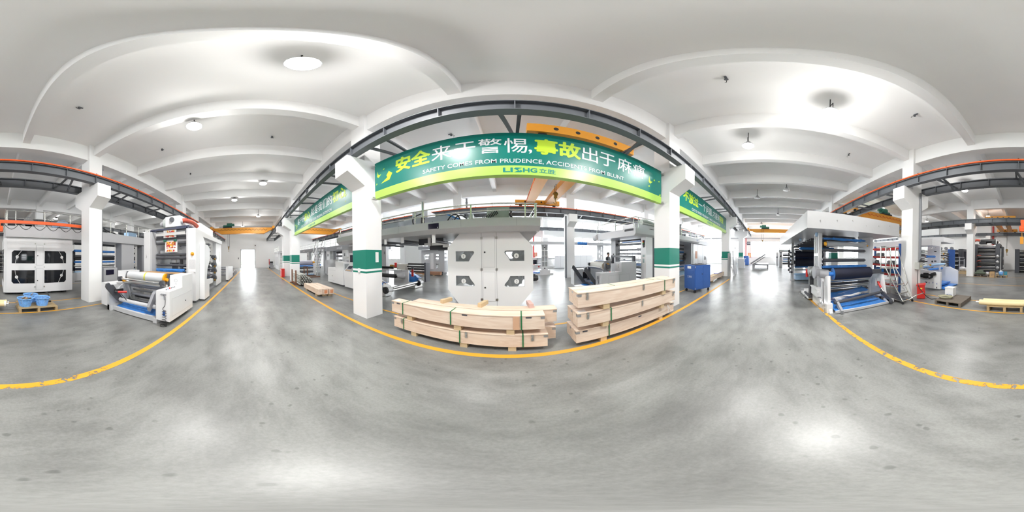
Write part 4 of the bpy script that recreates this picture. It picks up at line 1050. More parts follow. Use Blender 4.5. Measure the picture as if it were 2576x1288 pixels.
for i, (x, y, a, nm) in enumerate(((-1.12, 2.74, -24, 'left'), (-.44, 2.68, -20, 'middle'), (.33, 2.64, 6, 'right, pinkish'))):
    b = MB(); zt = .317 + .313
    b.obox((x, y, zt + .018), (.07, .24, .034), rz=a); b.obox((x, y, zt + .053), (.07, .24, .034), rz=a)
    tag(b.build('timber_block', M['wood'] if i < 2 else mat('pink_block', (.62, .42, .38), .7, var=.1), loc=(x, y, zt)), '%s timber block lying on the left crate stack' % nm, 'block', 'timber blocks on the crates')
g2 = 'plywood crates stacked beside the near right column'
RS = [(.92, 2.125, 0, -1.2, 2.38, .09), (.92, 2.07, .317, -1.9, 2.30, .105), (.915, 2.05, .634, -2.6, 2.25, .12)]
crate('bottom front plywood crate of the right stack, loose white strap at its far end', .92, 3.30, 2.125, 0, rz=-1.2, straps=(.56,), tags=(.14, 1.25, 2.28), feet=(.47, 1.9), group=g2)
crate('middle front plywood crate of the right stack, with three metal latches', .92, 3.22, 2.075, .317, rz=-2.0, straps=(.56,), latches=(.16, 1.24, 2.22), feet=(.47, 1.86), papers=((.03, .13),), group=g2)
crate('top front plywood crate of the right stack, with latches and a paper label', .92, 3.17, 2.055, .634, rz=-2.6, straps=(1.86,), latches=(.14, 1.24, 2.17), feet=(.47, 1.86), papers=((.03, .13),), group=g2)
crate('bottom rear plywood crate of the right stack', .93, 3.25, 2.345, 0, rz=-1.2, feet=(.47, 1.9), group=g2)
crate('middle rear plywood crate of the right stack', .93, 3.22, 2.305, .317, rz=-2.0, feet=(.47, 1.86), group=g2)
crate('top rear plywood crate of the right stack, two dark straps over its lid', .945, 3.25, 2.292, .634, rz=-2.6, straps=(.75, 1.75), feet=(.47, 1.86), papers=(), group=g2)
b = MB(); b.tube([(3.02, 2.065, .318), (3.05, 2.05, .25), (3.12, 2.045, .17)], .006, 5); b.tube([(3.02, 2.065, .318), (3.04, 2.052, .2), (3.03, 2.05, .12)], .006, 5)
tag(b.build('loose_strap', M['paper'], loc=(3.02, 2.06, .12)), 'loose white strap hanging on the bottom right crate', 'strap')
g3 = 'small timber crates beside the left floor line'
for i, (y0, x0, x1, nm, pt) in enumerate(((2.31, -7.22, -5.52, 'front timber crate of the low left trio, red paint on its far end', (M['red'], -1)), (2.515, -7.1, -5.48, 'middle timber crate of the low left trio, orange paint on its near end', (mat('orange_stain', (.75, .30, .14), .6, var=.2), 1)), (2.74, -7.05, -5.44, 'rear timber crate of the low left trio', (mat('orange_stain_2', (.72, .32, .16), .6, var=.2), 1)))):
    crate(nm, x0, x1, y0, .0, h=.205, d=.185, corners=False, feet=(.28, 1.45), group=g3, paint=pt)
t = thing('timber_crate', 'long timber crate on the floor beside the grey banded column on the right', 'crate', (9.0, 2.9, 0))
boxpart('box', M['ply'], t, 7.9, 10.45, 2.68, 3.0, .09, .30); boxpart('lid', M['wood'], t, 7.89, 10.46, 2.67, 3.01, .30, .32)
for x in (8.2, 9.9): boxpart('foot', M['wood'], t, x - .06, x + .06, 2.7, 2.98, 0, .09)
b = MB(); draped(b, [(9.1, 2.7, .36), (10.2, 2.7, .38), (10.2, 2.98, .40), (9.1, 2.98, .36)], 8, 4, .025); b.box(9.1, 10.2, 2.72, 2.96, .322, .36)
tag(b.build('wrapped_bundle', mat('violet_blue_wrap', (.16, .18, .55), .3, var=.3, scale=14, bump=.4), loc=(9.6, 2.84, .322)), 'blue wrapped bundle lying on the timber crate at right', 'bundle')

# ================================================================== tubes in rusty stands, red box, ladder
M['rust'] = mat('rusty_steel', (.20, .09, .05), .8, var=.3, scale=14)
g = 'rusty tube stands by the left aisle'
for x, lab, y0, y1 in ((-8.45, 'nearer rusty steel U stand holding the bundle of tubes', 2.26, 2.26), (-11.3, 'farther rusty U stand behind the bundle of tubes', 3.9, 3.9)):
    t = thing('tube_stand', lab, 'stand', (x, y0, 0), 0, g)
    w = .85 if x > -10 else .8
    for xx in (x, x - w): boxpart('upright', M['rust'], t, xx - .04, xx + .04, y0 - .03, y0 + .03, .05, .80)
    boxpart('cross_bar', M['rust'], t, x - w, x, y0 - .03, y0 + .03, .05, .13) if x > -10 else boxpart('cross_bar', M['rust'], t, x - w, x, y0 - .03, y0 + .03, .74, .80)
    for xx in (x, x - w): boxpart('foot', M['rust'], t, xx - .05, xx + .05, y0 - .12, y0 + 1.0, 0, .05)
M['tubeg'] = mat('galvanised_tube', (.58, .60, .56), .35, .5, var=.25, scale=25)
k = 0
for r in range(6):
    for c in range(6):
        if r + c > 7: continue
        y = 2.36 + c * .125 + .06 * (r % 2); z = .115 + r * .092
        if y > 3.2 - r * .06: continue
        b = MB(); x1 = -7.95 - .12 * random.random(); b.cyl((x1 - 1.6, y, z), (x1, y, z), .048, n=12, cap=False); b.cyl((x1 - 1.6, y, z), (x1, y, z), .040, n=12)
        tag(b.build('steel_tube', M['tubeg'], loc=(x1 - .8, y, z - .05)), 'pale steel tube in the bundle lying against the rusty stand', 'tube', 'steel tubes in the rusty stand')
        k += 1
t = thing('fire_box', 'small red fire box on the floor in front of the farther banded column pair', 'fire box', (-12.2, 2.24, 0))
boxpart('body', M['red'], t, -12.62, -12.1, 2.12, 2.36, .02, .60); boxpart('lid', M['red'], t, -12.65, -12.07, 2.10, 2.38, .60, .64)
b = MB(); b.text('消防箱', (-12.36, 2.119, .47), UX, UZ, h=.07, center=True); b.text('灭火', (-12.36, 2.119, .2), UX, UZ, h=.05, center=True); b.build('lettering', M['whitetxt'], t)
t = thing('step_ladder', 'thin aluminium ladder leaning beyond the far banded column on the left', 'ladder', (-14.3, 2.45, 0))
for y in (2.35, 2.7): part('stile', M['alu'], t, lambda b: b.bar((-14.6, y, 0), (-13.9, y, 1.9), .03, .06))
for i in range(7): part('rung', M['alu'], t, lambda b: b.bar((-14.52 + i * .1, 2.35, .22 + i * .26), (-14.52 + i * .1, 2.7, .22 + i * .26), .03, .03))

# ================================================================== tool cart and red cabinets
t = thing('tool_cart', 'blue metal tool cart on castors beside the near right column', 'cart', (5.98, 2.63, 0), -24)
L, D, H = .84, .62, .98
B = lambda name, m, fn, p=t: (lambda b: (fn(b), b.build(name, m, p, local=True))[1])(MB())
B('body', M['blue'], lambda b: b.box(-L / 2, L / 2, -D / 2, D / 2, .13, 1.06))
B('door', M['blue'], lambda b: b.box(-L / 2 + .02, -.005, -D / 2 - .012, -D / 2, .16, 1.03))
B('door', M['blue'], lambda b: b.box(.005, L / 2 - .02, -D / 2 - .012, -D / 2, .16, 1.03))
B('lock', M['black'], lambda b: b.cyl((-.05, -D / 2 - .02, .72), (-.05, -D / 2 - .012, .72), .02, n=10))
B('top_cloth', M['navy'], lambda b: draped(b, [(-.3, -.25, 1.075), (.36, -.28, 1.085), (.38, .25, 1.10), (-.2, .25, 1.075)], 8, 7, .012))
B('drawer_front', M['blue'], lambda b: b.box(-L / 2 - .012, -L / 2, -.22, .22, .74, .86))
B('worn_patch', M['paper'], lambda b: b.box(-L / 2 - .002, -L / 2 - .0005, -.10, .12, .93, 1.03))
B('name_lettering', M['whitetxt'], lambda b: b.text('工具柜', (-L / 2 - .001, .12, .58), (0, -1, 0), UZ, h=.085))
for cx in (-L / 2 + .004, L / 2 - .03):
    for z in (.18, 1.0): B('corner_plate', M['alu'], lambda b: b.box(cx - .006, cx + .03, -D / 2 - .014, -D / 2 - .0125, z - .03, z + .03))
for sx in (-1, 1):
    for sy in (-1, 1):
        c = B('caster', M['black'], lambda b: (b.cyl((sx * .36 - .0, sy * .25 - .02, .05), (sx * .36, sy * .25 + .02, .05), .05, n=14), b.box(sx * .36 - .02, sx * .36 + .02, sy * .25 - .03, sy * .25 + .03, .06, .13)))
b = MB(); b.tube([(5.1 + .12 * math.sin(a), 3.3 + .2 * a / 3, .012) for a in [i * .4 for i in range(9)]], .01, 6)
tag(b.build('floor_cable', M['black'], loc=(5.1, 3.3, 0)), 'short black cable on the floor behind the near right column', 'cable')

t = thing('fire_cabinet', 'red equipment cabinet standing against the right column in front of the pallet', 'cabinet', (3.28, -4.68, 0), 33)
B = lambda name, m, fn, p=t: (lambda b: (fn(b), b.build(name, m, p, local=True))[1])(MB())
B('body', M['red'], lambda b: (b.box(-.13, .13, -.17, .17, .02, .34), b.box(-.13, -.11, -.17, .17, .34, .50), b.box(-.13, .13, -.17, -.15, .34, .50), b.box(-.13, .13, .15, .17, .34, .50)))
B('lid', M['red'], lambda b: b.prism([(-.16, .50), (.16, .47), (.16, .49), (-.16, .535)], 'y', -.19, .19))
B('front_sheet', M['red'], lambda b: b.box(-.15, -.13, -.17, .17, .03, .30))
B('tag_sheet', M['paper'], lambda b: b.obox((.10, .05, .42), (.01, .07, .13), rx=8))
B('yellow_label', M['yellowtape'], lambda b: b.box(-.05, .03, .1705, .172, .36, .40))
B('gauge', M['dark'], lambda b: b.box(.02, .1, -.12, 0, .36, .46))
t = thing('junction_box', 'grey control box with a warning triangle on the right column', 'control box', (3.58, -4.78, 1.1))
boxpart('housing', mat('box_grey', (.45, .45, .42), .4), t, 3.40, 3.585, -4.98, -4.70, 1.02, 1.27)
b = MB(); b.prism([(-4.87, 1.11), (-4.79, 1.11), (-4.83, 1.18)], 'x', 3.396, 3.3995); b.build('warning_mark', M['yellowtape'], t)
part('cable_gland', M['black'], t, lambda b: b.tube([(3.5, -4.86, 1.27), (3.47, -4.9, 1.33), (3.5, -4.93, 1.36)], .04, 8))
b = MB(); b.hose([(3.45, -4.72, 1.02), (3.38, -4.60, .8), (3.22, -4.42, .52), (3.02, -4.46, .25), (2.9, -4.66, .04), (2.8, -4.8, .015), (2.66, -4.9, .015), (2.58, -4.9, .015)], .012, 6)
tag(b.build('power_cable', M['black'], loc=(2.3, -4.86, 0)), 'black cable hanging from the grey control box to the wooden pallet', 'cable')

# ================================================================== pallets
def pallet(label, x0, x1, y0, y1, h=.13, m='palwood', along='x', n=7, solid=False, group=None, bottom=True):
    t = thing('wooden_pallet', label, 'pallet', ((x0 + x1) / 2, (y0 + y1) / 2, 0), 0, group)
    W = (y1 - y0) if along == 'x' else (x1 - x0); w = W / n
    for i in range(n):
        a = i * w; gp = .002 if solid else w * .22
        if along == 'x': boxpart('deck_board', M[m], t, x0, x1, y0 + a + gp / 2, y0 + a + w - gp / 2, h - .02, h)
        else: boxpart('deck_board', M[m], t, x0 + a + gp / 2, x0 + a + w - gp / 2, y0, y1, h - .02, h)
    for f in (0, .5, 1):
        if along == 'x': c = x0 + .04 + (x1 - x0 - .08) * f; boxpart('stringer', M[m], t, c - .035, c + .035, y0, y1, 0 if not bottom else 0, h - .02)
        else: c = y0 + .04 + (y1 - y0 - .08) * f; boxpart('stringer', M[m], t, x0, x1, c - .035, c + .035, 0, h - .02)
    return t
pallet('slatted timber pallet under the three blue baskets', -1.66, -.58, -5.02, -4.20)
pallet('dark weathered pallet carrying the white box and rope coil', 1.66, 2.52, -5.32, -4.33, m='oldwood', along='x', solid=True)
t = thing('white_box', 'white foam box standing on the dark weathered pallet', 'box', (2.35, -5.15, .13))
boxpart('body', M['paper'], t, 2.20, 2.50, -5.27, -5.0, .131, .40); boxpart('lid', M['paper'], t, 2.19, 2.51, -5.28, -4.99, .40, .43)
b = MB()
for i in range(5): b.tube([(2.33 + (.20 + .012 * i) * math.cos(a), -4.70 + (.15 + .01 * i) * math.sin(a), .145 + .012 * i + .004 * math.sin(3 * a)) for a in [k * PI / 12 for k in range(24)]], .010, 6, closed=True)
tag(b.build('rope_coil', mat('dirty_rope', (.45, .43, .30), .8, var=.2), loc=(2.33, -4.7, .131)), 'coil of dirty cord on the dark weathered pallet', 'rope')
b = MB(); b.cyl((2.42, -4.91, .168), (2.34, -4.92, .19), .035, n=10); b.cyl((2.3, -4.91, .173), (2.22, -4.90, .173), .04, n=10); b.box(2.28, 2.4, -4.94, -4.89, .131, .18)
tag(b.build('metal_fitting', M['bluetxt'], loc=(2.3, -4.95, .131)), 'small blue and white metal fittings before the white foam box', 'fitting')
# blue baskets
def basket(x, y, z, rt, rb, h, label, scraps):
    t = thing('laundry_basket', label, 'basket', (x, y, z), 0, 'blue plastic baskets on the pallet')
    rr = lambda f: rb + (rt - rb) * f
    b = MB()
    b.cyl((x, y, z + .002), (x, y, z + .012), rb, n=28)
    for i in range(6):
        f0, f1 = (i + .12) / 6, (i + .62) / 6
        if i == 0: f0 = 0
        b.lathe([(rr(f0), z + h * f0), (rr(f1), z + h * f1), (rr(f1) - .006, z + h * f1), (rr(f0) - .006, z + h * f0), (rr(f0), z + h * f0)], (x, y, 0), n=28)
    for k in range(28):
        a = k * 2 * PI / 28; ca, sa = math.cos(a), math.sin(a)
        b.bar((x + (rb - .003) * ca, y + (rb - .003) * sa, z), (x + (rt - .003) * ca, y + (rt - .003) * sa, z + h), .016 if k % 7 else .03, .006, (ca, sa, 0))
    b.build('body', M['bluebask'], t)
    b = MB(); b.lathe([(rt - .008, z + h - .02), (rt - .008, z + h), (rt + .02, z + h + .004), (rt + .024, z + h - .012), (rt, z + h - .02)], (x, y, 0), n=28); b.build('rim', M['bluebask'], t)
    for i, (dx, dy, dz, sx, sy, a, e) in enumerate(scraps):
        b = MB(); b.obox((x + dx, y + dy, z + h + dz), (sx, sy, .008), rx=e, ry=20, rz=a)
        tag(b.build('cardboard_scrap', M['kraft'], loc=(x + dx, y + dy, z + h)), 'brown cardboard scrap number sticking out of the %s' % label.replace('number ', ''), 'scrap', 'cardboard scraps in the baskets')
basket(-.79, -4.46, .131, .215, .16, .235, 'front left blue basket with cardboard scraps', [(.06, .0, -.02, .16, .13, 20, 40), (-.09, .03, -.03, .15, .12, -15, 35), (-.02, -.06, -.05, .14, .1, 60, 25)])
basket(-1.27, -4.46, .131, .215, .16, .235, 'front right empty blue basket', [])
basket(-1.03, -4.885, .131, .215, .16, .235, 'rear blue basket behind the other two', [(-.04, .02, .0, .09, .07, 30, 50)])
for o in bpy.data.objects:
    if o.name.startswith('cardboard_scrap'): o['label'] = 'brown cardboard scrap in the rear blue basket' if o.location.y < -4.7 else 'brown cardboard scrap heaped in the front left blue basket'
# cream tubes
pallet('low timber pallet under the cream tubes', -.06, .90, -4.72, -4.26, h=.15, along='x', n=4)
g = 'cream coated tubes on the low pallet'
for (y, z, x0, x1, m, lab) in ((-4.36, .225, -.22, 1.12, 'cream', 'front cream coated tube with a pale journal'), (-4.52, .225, -.25, 1.04, 'cream', 'middle cream coated tube'), (-4.66, .20, -.15, .98, 'dark', 'rear dark tube behind the cream tubes')):
    t = thing('coated_tube', lab + ' on the low pallet', 'tube', (.45, y, .15), 0, g)
    r = .075 if m == 'cream' else .05
    part('sleeve', M[m], t, lambda b: b.cyl((x0, y, z), (x1, y, z), r, n=22))
    part('journal', M['paper'], t, lambda b: (b.cyl((x1, y, z), (x1 + .10, y, z), .022, n=12), b.cyl((x0 - .10, y, z), (x0, y, z), .022, n=12)))
    if m == 'cream': part('end_collar', M['paper'] if y > -4.4 else M['cream'], t, lambda b: b.cyl((x0 - .03, y, z), (x0 + .02, y, z), r * 1.05, n=20))
b = MB()
for i, (y, z) in enumerate(((-4.62, .16), (-4.58, .13), (-4.50, .10), (-4.42, .07))): b.cyl((-.62 + .05 * i, y, z), (-.27, y, z), .008, n=6)
tag(b.build('thin_rods', M['mid'], loc=(-.45, -4.5, .07)), 'thin grey rods poking out left of the cream tubes', 'rods')
b = MB(); b.hose([(-1.5, -4.72, .135), (-1.56, -4.70, .27), (-1.54, -4.78, .40), (-1.48, -4.85, .42)], .02, 8); b.box(-1.62, -1.53, -4.72, -4.66, .131, .17)
tag(b.build('hand_tool', M['black'], loc=(-1.55, -4.7, .13)), 'black curved tool with a white end right of the baskets', 'tool')
# far bay floor goods
pallet('pale timber pallet with blue basket and bags before the tall black press', 1.02, 1.86, -12.5, -11.85)
pallet('dark pallet with green tarp and buckets before the tall black press', 2.45, 3.6, -12.75, -12.02, m='oldwood')
b = MB(); b.tube([(2.9, -12.35, .30), (3.1, -12.3, .32), (3.40, -12.3, .30)], .15, 12); b.tube([(2.7, -12.2, .24), (3.2, -12.18, .25), (3.5, -12.15, .24)], .10, 10)
tag(b.build('rolled_tarp', M['olive'], loc=(3.2, -12.3, .13)), 'rolled olive green tarp on the dark pallet', 'tarp')
t = thing('bucket', 'white bucket with a violet rim standing on the dark pallet', 'bucket', (2.55, -12.25, .13))
part('body', M['paper'], t, lambda b: b.lathe([(.0, .131), (.09, .131), (.11, .36), (.10, .36)], (2.55, -12.25, 0), n=18))
part('rim', mat('violet_plastic', (.18, .16, .45), .4), t, lambda b: b.lathe([(.112, .34), (.12, .36), (.10, .362)], (2.55, -12.25, 0), n=18))
t = thing('cardboard_box', 'tan cardboard box with dark print beside the pale pallet', 'box', (2.1, -11.75, 0))
boxpart('body', M['kraft'], t, 1.92, 2.26, -11.95, -11.6, 0, .42)
b = MB(); b.text('CT', (2.15, -11.595, .16), (-1, 0, 0), UZ, h=.11, bold=.02); b.build('print', M['dark'], t)
t = thing('parts_basket', 'blue basket full of bags on the pale timber pallet', 'basket', (1.45, -12.1, .13))
part('body', M['bluebask'], t, lambda b: b.lathe([(.0, .131), (.15, .131), (.18, .42), (.17, .42)], (1.48, -12.1, 0), n=20))
part('rim', M['bluebask'], t, lambda b: b.lathe([(.17, .41), (.19, .43), (.16, .43)], (1.48, -12.1, 0), n=20))
part('white_bag', M['paper'], t, lambda b: (b.sphere((1.48, -12.1, .42), .13, 10, 7, (1, 1, .6)),))
b = MB(); draped(b, [(1.02, -12.3, .40), (1.3, -12.3, .42), (1.3, -12.45, .40), (1.02, -12.45, .38)], 5, 4, .02); b.box(1.04, 1.28, -12.44, -12.3, .131, .40)
tag(b.build('tarp_bundle', mat('teal_tarp', (.05, .32, .42), .5, var=.2), loc=(1.15, -12.37, .13)), 'teal wrapped bundle on the pale timber pallet', 'bundle')
b = MB(); b.sphere((1.775, -12.1, .232), .092, 10, 7, (1, 1, 1.1))
tag(b.build('sand_bag', mat('tan_bag', (.5, .42, .32), .7, var=.2), loc=(1.72, -12.1, .13)), 'tan bag on the pale pallet beside the blue basket', 'bag')

for x, y, z, lab in ((-3.12, 2.375, 1.17, 'small white switch box on the green band of the near left column'), (-2.865, 2.72, 1.48, 'thin white socket on the inner side of the near left column')):
    b = MB()
    if x < -3: b.box(x - .03, x + .03, y - .02, y + .009, z - .05, z + .05)
    else: b.box(x - .009, x + .02, y - .04, y + .04, z - .12, z + .12)
    tag(b.build('switch_box', M['paper'], loc=(x, y, z)), lab, 'switch')
# ================================================================== unwinder on the left aisle
t = thing('unwinder', 'white unwinder with a pale roll and orange end disc beside the left aisle', 'winding machine', (-3.6, -2.8, 0))
cab = [(-2.95, .10), (-4.25, .10), (-4.25, 1.075), (-3.57, 1.075), (-3.57, .79), (-2.95, .79)]
part('side_cabinet', M['white'], t, lambda b: b.prism(cab, 'y', -2.0, -1.66))
part('panel_line', M['grey'], t, lambda b: b.frame((-4.18, -3.05, .2, .62), [(-4.174, -3.056, .206, .614)], 'y', -1.66, -1.658))
part('lock', M['dark'], t, lambda b: b.cyl((-3.75, -1.66, .42), (-3.75, -1.645, .42), .018, n=10))
part('gauge', M['grey'], t, lambda b: b.lathe([(.045, 0), (.045, .012), (.036, .012)], (-3.57, -1.83, .95), (1, 0, 0), 20))
part('nameplate', M['grey'], t, lambda b: b.box(-3.569, -3.566, -1.86, -1.80, .85, .87))
for i, (m, x) in enumerate((('dark', -3.1), ('bluetxt', -3.18), ('red', -3.26), ('dark', -3.34), ('dark', -3.42), ('black', -3.5))):
    part('button', M[m], t, lambda b: b.cyl((x, -1.83, .79), (x, -1.83, .79 + (.03 if m == 'red' else .018)), .018 if m == 'red' else .013, n=10))
lp = [(-2.93, .10), (-4.3, .10), (-4.3, 1.10), (-3.6, 1.10), (-3.6, .77), (-2.93, .77)]
part('side_cabinet', M['white'], t, lambda b: b.prism(lp, 'y', -3.92, -3.60))
part('inner_plate', M['grey'], t, lambda b: (b.prism([(-2.90, .0), (-4.3, .0), (-4.3, 1.02), (-3.6, 1.02), (-3.6, .74), (-2.90, .74)], 'y', -3.60, -3.52), b.box(-2.97, -2.90, -3.52, -3.44, .68, .76)))
part('inner_plate', M['mid'], t, lambda b: b.prism([(-3.02, .1), (-4.25, .1), (-4.25, 1.0), (-3.6, 1.0), (-3.6, .74), (-3.02, .74)], 'y', -2.06, -2.0))
part('round_guard', M['grey'], t, lambda b: b.cyl((-3.45, -3.52, .48), (-3.45, -3.46, .48), .26, n=32))
part('base_beam', M['grey'], t, lambda b: (b.box(-3.06, -2.98, -3.52, -2.04, .02, .13), b.box(-3.2, -2.9, -3.60, -3.45, 0, .16), b.box(-4.2, -4.1, -3.5, -2.05, .02, .14)))
part('foot', M['grey'], t, lambda b: b.box(-3.18, -2.94, -2.08, -1.98, 0, .11))
part('foot', M['dark'], t, lambda b: b.box(-4.1, -3.9, -1.95, -1.75, 0, .10))
part('foot', M['dark'], t, lambda b: b.box(-4.1, -3.9, -3.85, -3.65, 0, .10))
part('film_tray', M['bluefilm'], t, lambda b: draped(b, [(-3.0, -3.40, .10), (-3.02, -2.06, .10), (-3.45, -2.06, .20), (-3.45, -3.40, .20)], 16, 6, .010))
part('swing_arm', M['dark'], t, lambda b: b.prism([(-2.70, .72), (-2.72, .80), (-2.80, .83), (-2.86, .76), (-2.95, .76), (-3.32, .32), (-3.24, .24), (-3.14, .26), (-2.74, .66)], 'y', -3.46, -3.40))
part('swing_arm', M['mid'], t, lambda b: b.prism([(-3.2, .62), (-3.3, .70), (-3.5, .62), (-3.42, .52), (-3.3, .45), (-3.05, .22), (-3.0, .34)], 'y', -2.30, -2.22))
roller(t, (-3.18, -3.38, .31), (-3.18, -2.07, .31), .055, 'grey')
part('pale_roll', mat('pale_film_roll', (.66, .68, .70), .3), t, lambda b: b.cyl((-3.62, -3.42, .97), (-3.62, -2.16, .97), .135, n=30))
part('tape_mark', M['yellowtape'], t, lambda b: b.lathe([(.1365, 0), (.1365, .05)], (-3.62, -2.78, .97), (0, 1, 0), 30))
part('core_disc', M['amber'], t, lambda b: (b.cyl((-3.60, -2.16, .965), (-3.60, -2.12, .965), .14, n=28), b.cyl((-3.56, -2.12, .95), (-3.54, -2.04, .95), .04, n=12)))
part('core_disc', M['amber'], t, lambda b: b.cyl((-3.40, -3.50, .86), (-3.40, -3.42, .86), .06, n=16))
part('guide_bar', M['steel'], t, lambda b: (b.cyl((-3.30, -3.52, .90), (-3.30, -2.02, .90), .028, n=14), b.cyl((-3.45, -3.5, .80), (-3.45, -2.02, .80), .05, n=14)))
for y in (-3.50, -2.06):
    part('clamp_bracket', M['dark'], t, lambda b: (b.box(-3.36, -3.24, y - .03, y + .03, .82, .96), b.cyl((-3.30, y - .07, .90), (-3.30, y + .07, .90), .045, n=12), b.prism([(-3.5, .80), (-3.7, .80), (-3.72, 1.08), (-3.6, 1.10)], 'y', y - .025, y + .025)))
part('air_cylinder', M['red'], t, lambda b: b.cyl((-3.02, -3.30, .56), (-3.22, -3.15, .555), .032, n=14))
part('cylinder_head', M['black'], t, lambda b: (b.cyl((-2.96, -3.36, .57), (-3.02, -3.30, .56), .04, n=12), b.box(-3.3, -2.98, -3.40, -3.36, .55, .62)))
for (x, z, r, m) in ((-3.75, .66, .045, 'mid'), (-3.85, .52, .04, 'steel'), (-3.8, .38, .045, 'mid'), (-3.95, .28, .04, 'dark'), (-3.6, .22, .03, 'dark'), (-4.05, .75, .04, 'steel')):
    roller(t, (x, -3.45, z), (x, -2.12, z), r, m)
part('brown_web', mat('brown_paper_web', (.55, .33, .15), .5, var=.15), t, lambda b: (draped(b, [(-3.9, -3.35, .78), (-3.9, -2.1, .78), (-4.0, -2.1, .66), (-4.0, -3.35, .66)], 8, 3, .004), draped(b, [(-4.05, -3.38, 1.06), (-4.05, -2.0, 1.06), (-4.75, -2.1, 1.04), (-4.75, -3.45, 1.04)], 8, 3, .003)))
part('hose', M['black'], t, lambda b: b.hose([(-3.05, -3.2, .52), (-3.1, -3.1, .40), (-3.2, -3.08, .28), (-3.35, -3.15, .26)], .010, 6))
t = thing('air_gun', 'grey air gun with a coiled hose hanging on the white unwinder', 'air gun', (-2.93, -1.80, 0))
part('gun', M['mid'], t, lambda b: (b.bar((-2.93, -1.86, .72), (-2.93, -1.74, .72), .03, .035), b.bar((-2.93, -1.78, .72), (-2.93, -1.76, .60), .028, .03), b.cyl((-2.93, -1.88, .715), (-2.93, -1.84, .72), .012, n=8)))
part('hose', M['black'], t, lambda b: b.hose([(-2.94, -1.76, .60), (-2.94, -1.77, .48), (-2.94, -1.82, .40), (-2.93, -1.80, .36)] + [(-2.925 + .03 * math.sin(k * .9), -1.78 + .045 * math.cos(k * .9), .36 - .009 * k) for k in range(40)] + [(-2.9 + .07 * math.sin(k * .5), -1.78 + .07 * math.cos(k * .5), .008 + .002 * (k % 4)) for k in range(26)], .006, 6))
part('sticker', M['bluetxt'], t, lambda b: b.box(-2.9495, -2.947, -1.83, -1.77, .22, .34))

# ---- press line behind the unwinder
M['print'] = bpy.data.materials.new('printed_film'); M['print'].use_nodes = True
_nt = M['print'].node_tree; _g = _nt.nodes.new('ShaderNodeNewGeometry'); _v = _nt.nodes.new('ShaderNodeTexVoronoi'); _v.inputs['Scale'].default_value = 17
_r = _nt.nodes.new('ShaderNodeValToRGB'); _r.color_ramp.interpolation = 'CONSTANT'
_e = _r.color_ramp.elements; _e[0].color = (.60, .03, .03, 1); _e[1].position = .35; _e[1].color = (.80, .45, .05, 1)
for p, c in ((.55, (.75, .72, .7, 1)), (.7, (.5, .08, .05, 1)), (.86, (.70, .62, .12, 1))):
    k = _r.color_ramp.elements.new(p); k.color = c
_nt.links.new(_g.outputs['Position'], _v.inputs['Vector']); _nt.links.new(_v.outputs['Color'], _r.inputs[0]); _nt.links.new(_r.outputs[0], _nt.nodes['Principled BSDF'].inputs['Base Color'])
_nt.nodes['Principled BSDF'].inputs['Roughness'].default_value = .3
t = thing('printing_press', 'tall white press behind the unwinder, with blower, red hose and printed film', 'printing machine', (-7.2, -2.8, 0))
part('post', M['white'], t, lambda b: (b.prism([(-4.95, .08), (-6.05, .08), (-6.05, 2.1), (-5.75, 2.3), (-5.45, 2.5), (-4.95, 2.5)], 'y', -2.08, -1.82)))
part('post_edge', M['grey'], t, lambda b: b.box(-5.5, -4.93, -2.14, -2.08, .1, 2.5))
part('post', M['white'], t, lambda b: b.prism([(-4.95, .08), (-5.45, .08), (-5.45, 2.5), (-4.95, 2.5)], 'y', -3.92, -3.66))
part('post_edge', M['grey'], t, lambda b: b.box(-6.0, -4.98, -3.66, -3.56, .1, 2.5))
part('post_marks', M['dark'], t, lambda b: [b.cyl((-4.952, -3.80 + .01 * (i % 2), 1.62 - .05 * i), (-4.945, -3.80 + .01 * (i % 2), 1.62 - .05 * i), .013, n=8) for i in range(3)])
part('foot', M['mid'], t, lambda b: (b.box(-5.6, -5.1, -2.06, -1.86, 0, .08), b.box(-5.4, -5.0, -3.9, -3.7, 0, .08)))
part('top_beam', M['white'], t, lambda b: (b.box(-9.5, -5.46, -2.07, -1.83, 2.30, 2.495), b.box(-9.5, -5.46, -3.91, -3.67, 2.30, 2.495)))
part('indicator', M['amber'], t, lambda b: (b.cyl((-4.95, -1.93, 1.64), (-4.925, -1.93, 1.64), .06, n=20), b.sphere((-4.925, -1.93, 1.64), .045, 12, 8)))
part('chart_sheet', mat('chart_grey', (.62, .63, .65), .5, var=.1, scale=25), t, lambda b: b.box(-4.949, -4.946, -2.05, -1.83, 1.15, 1.46))
part('handle', M['steel'], t, lambda b: b.box(-4.95, -4.93, -1.88, -1.83, 1.03, 1.05))
for yc, r, m in ((390, .045, 'dark'), (440, .05, 'mid'), (520, .04, 'dark'), (555, .05, 'dark'), (600, .06, 'mid'), (640, .05, 'dark'), (845, .045, 'dark'), (905, .055, 'dark'), (1035, .045, 'dark'), (1185, .05, 'dark')):
    z = 2.5 - (yc - 420) * .00204
    roller(t, (-5.25, -3.5, z), (-5.25, -2.16, z), r, m)
part('blue_wrapped_roll', M['bluefilm'], t, lambda b: (b.cyl((-5.15, -3.45, 1.07), (-5.15, -2.3, 1.07), .055, n=14), draped(b, [(-5.10, -3.4, 1.07), (-5.10, -2.35, 1.07), (-5.11, -2.35, .96), (-5.11, -3.4, .96)], 10, 4, .015)))
part('white_bar', M['paper'], t, lambda b: b.box(-5.12, -5.08, -3.45, -2.25, 2.33, 2.43))
part('film_web', M['paper'], t, lambda b: (b.box(-5.16, -5.13, -3.14, -2.62, 2.25, 2.52), b.box(-5.20, -5.17, -3.10, -2.60, 1.72, 2.12)))
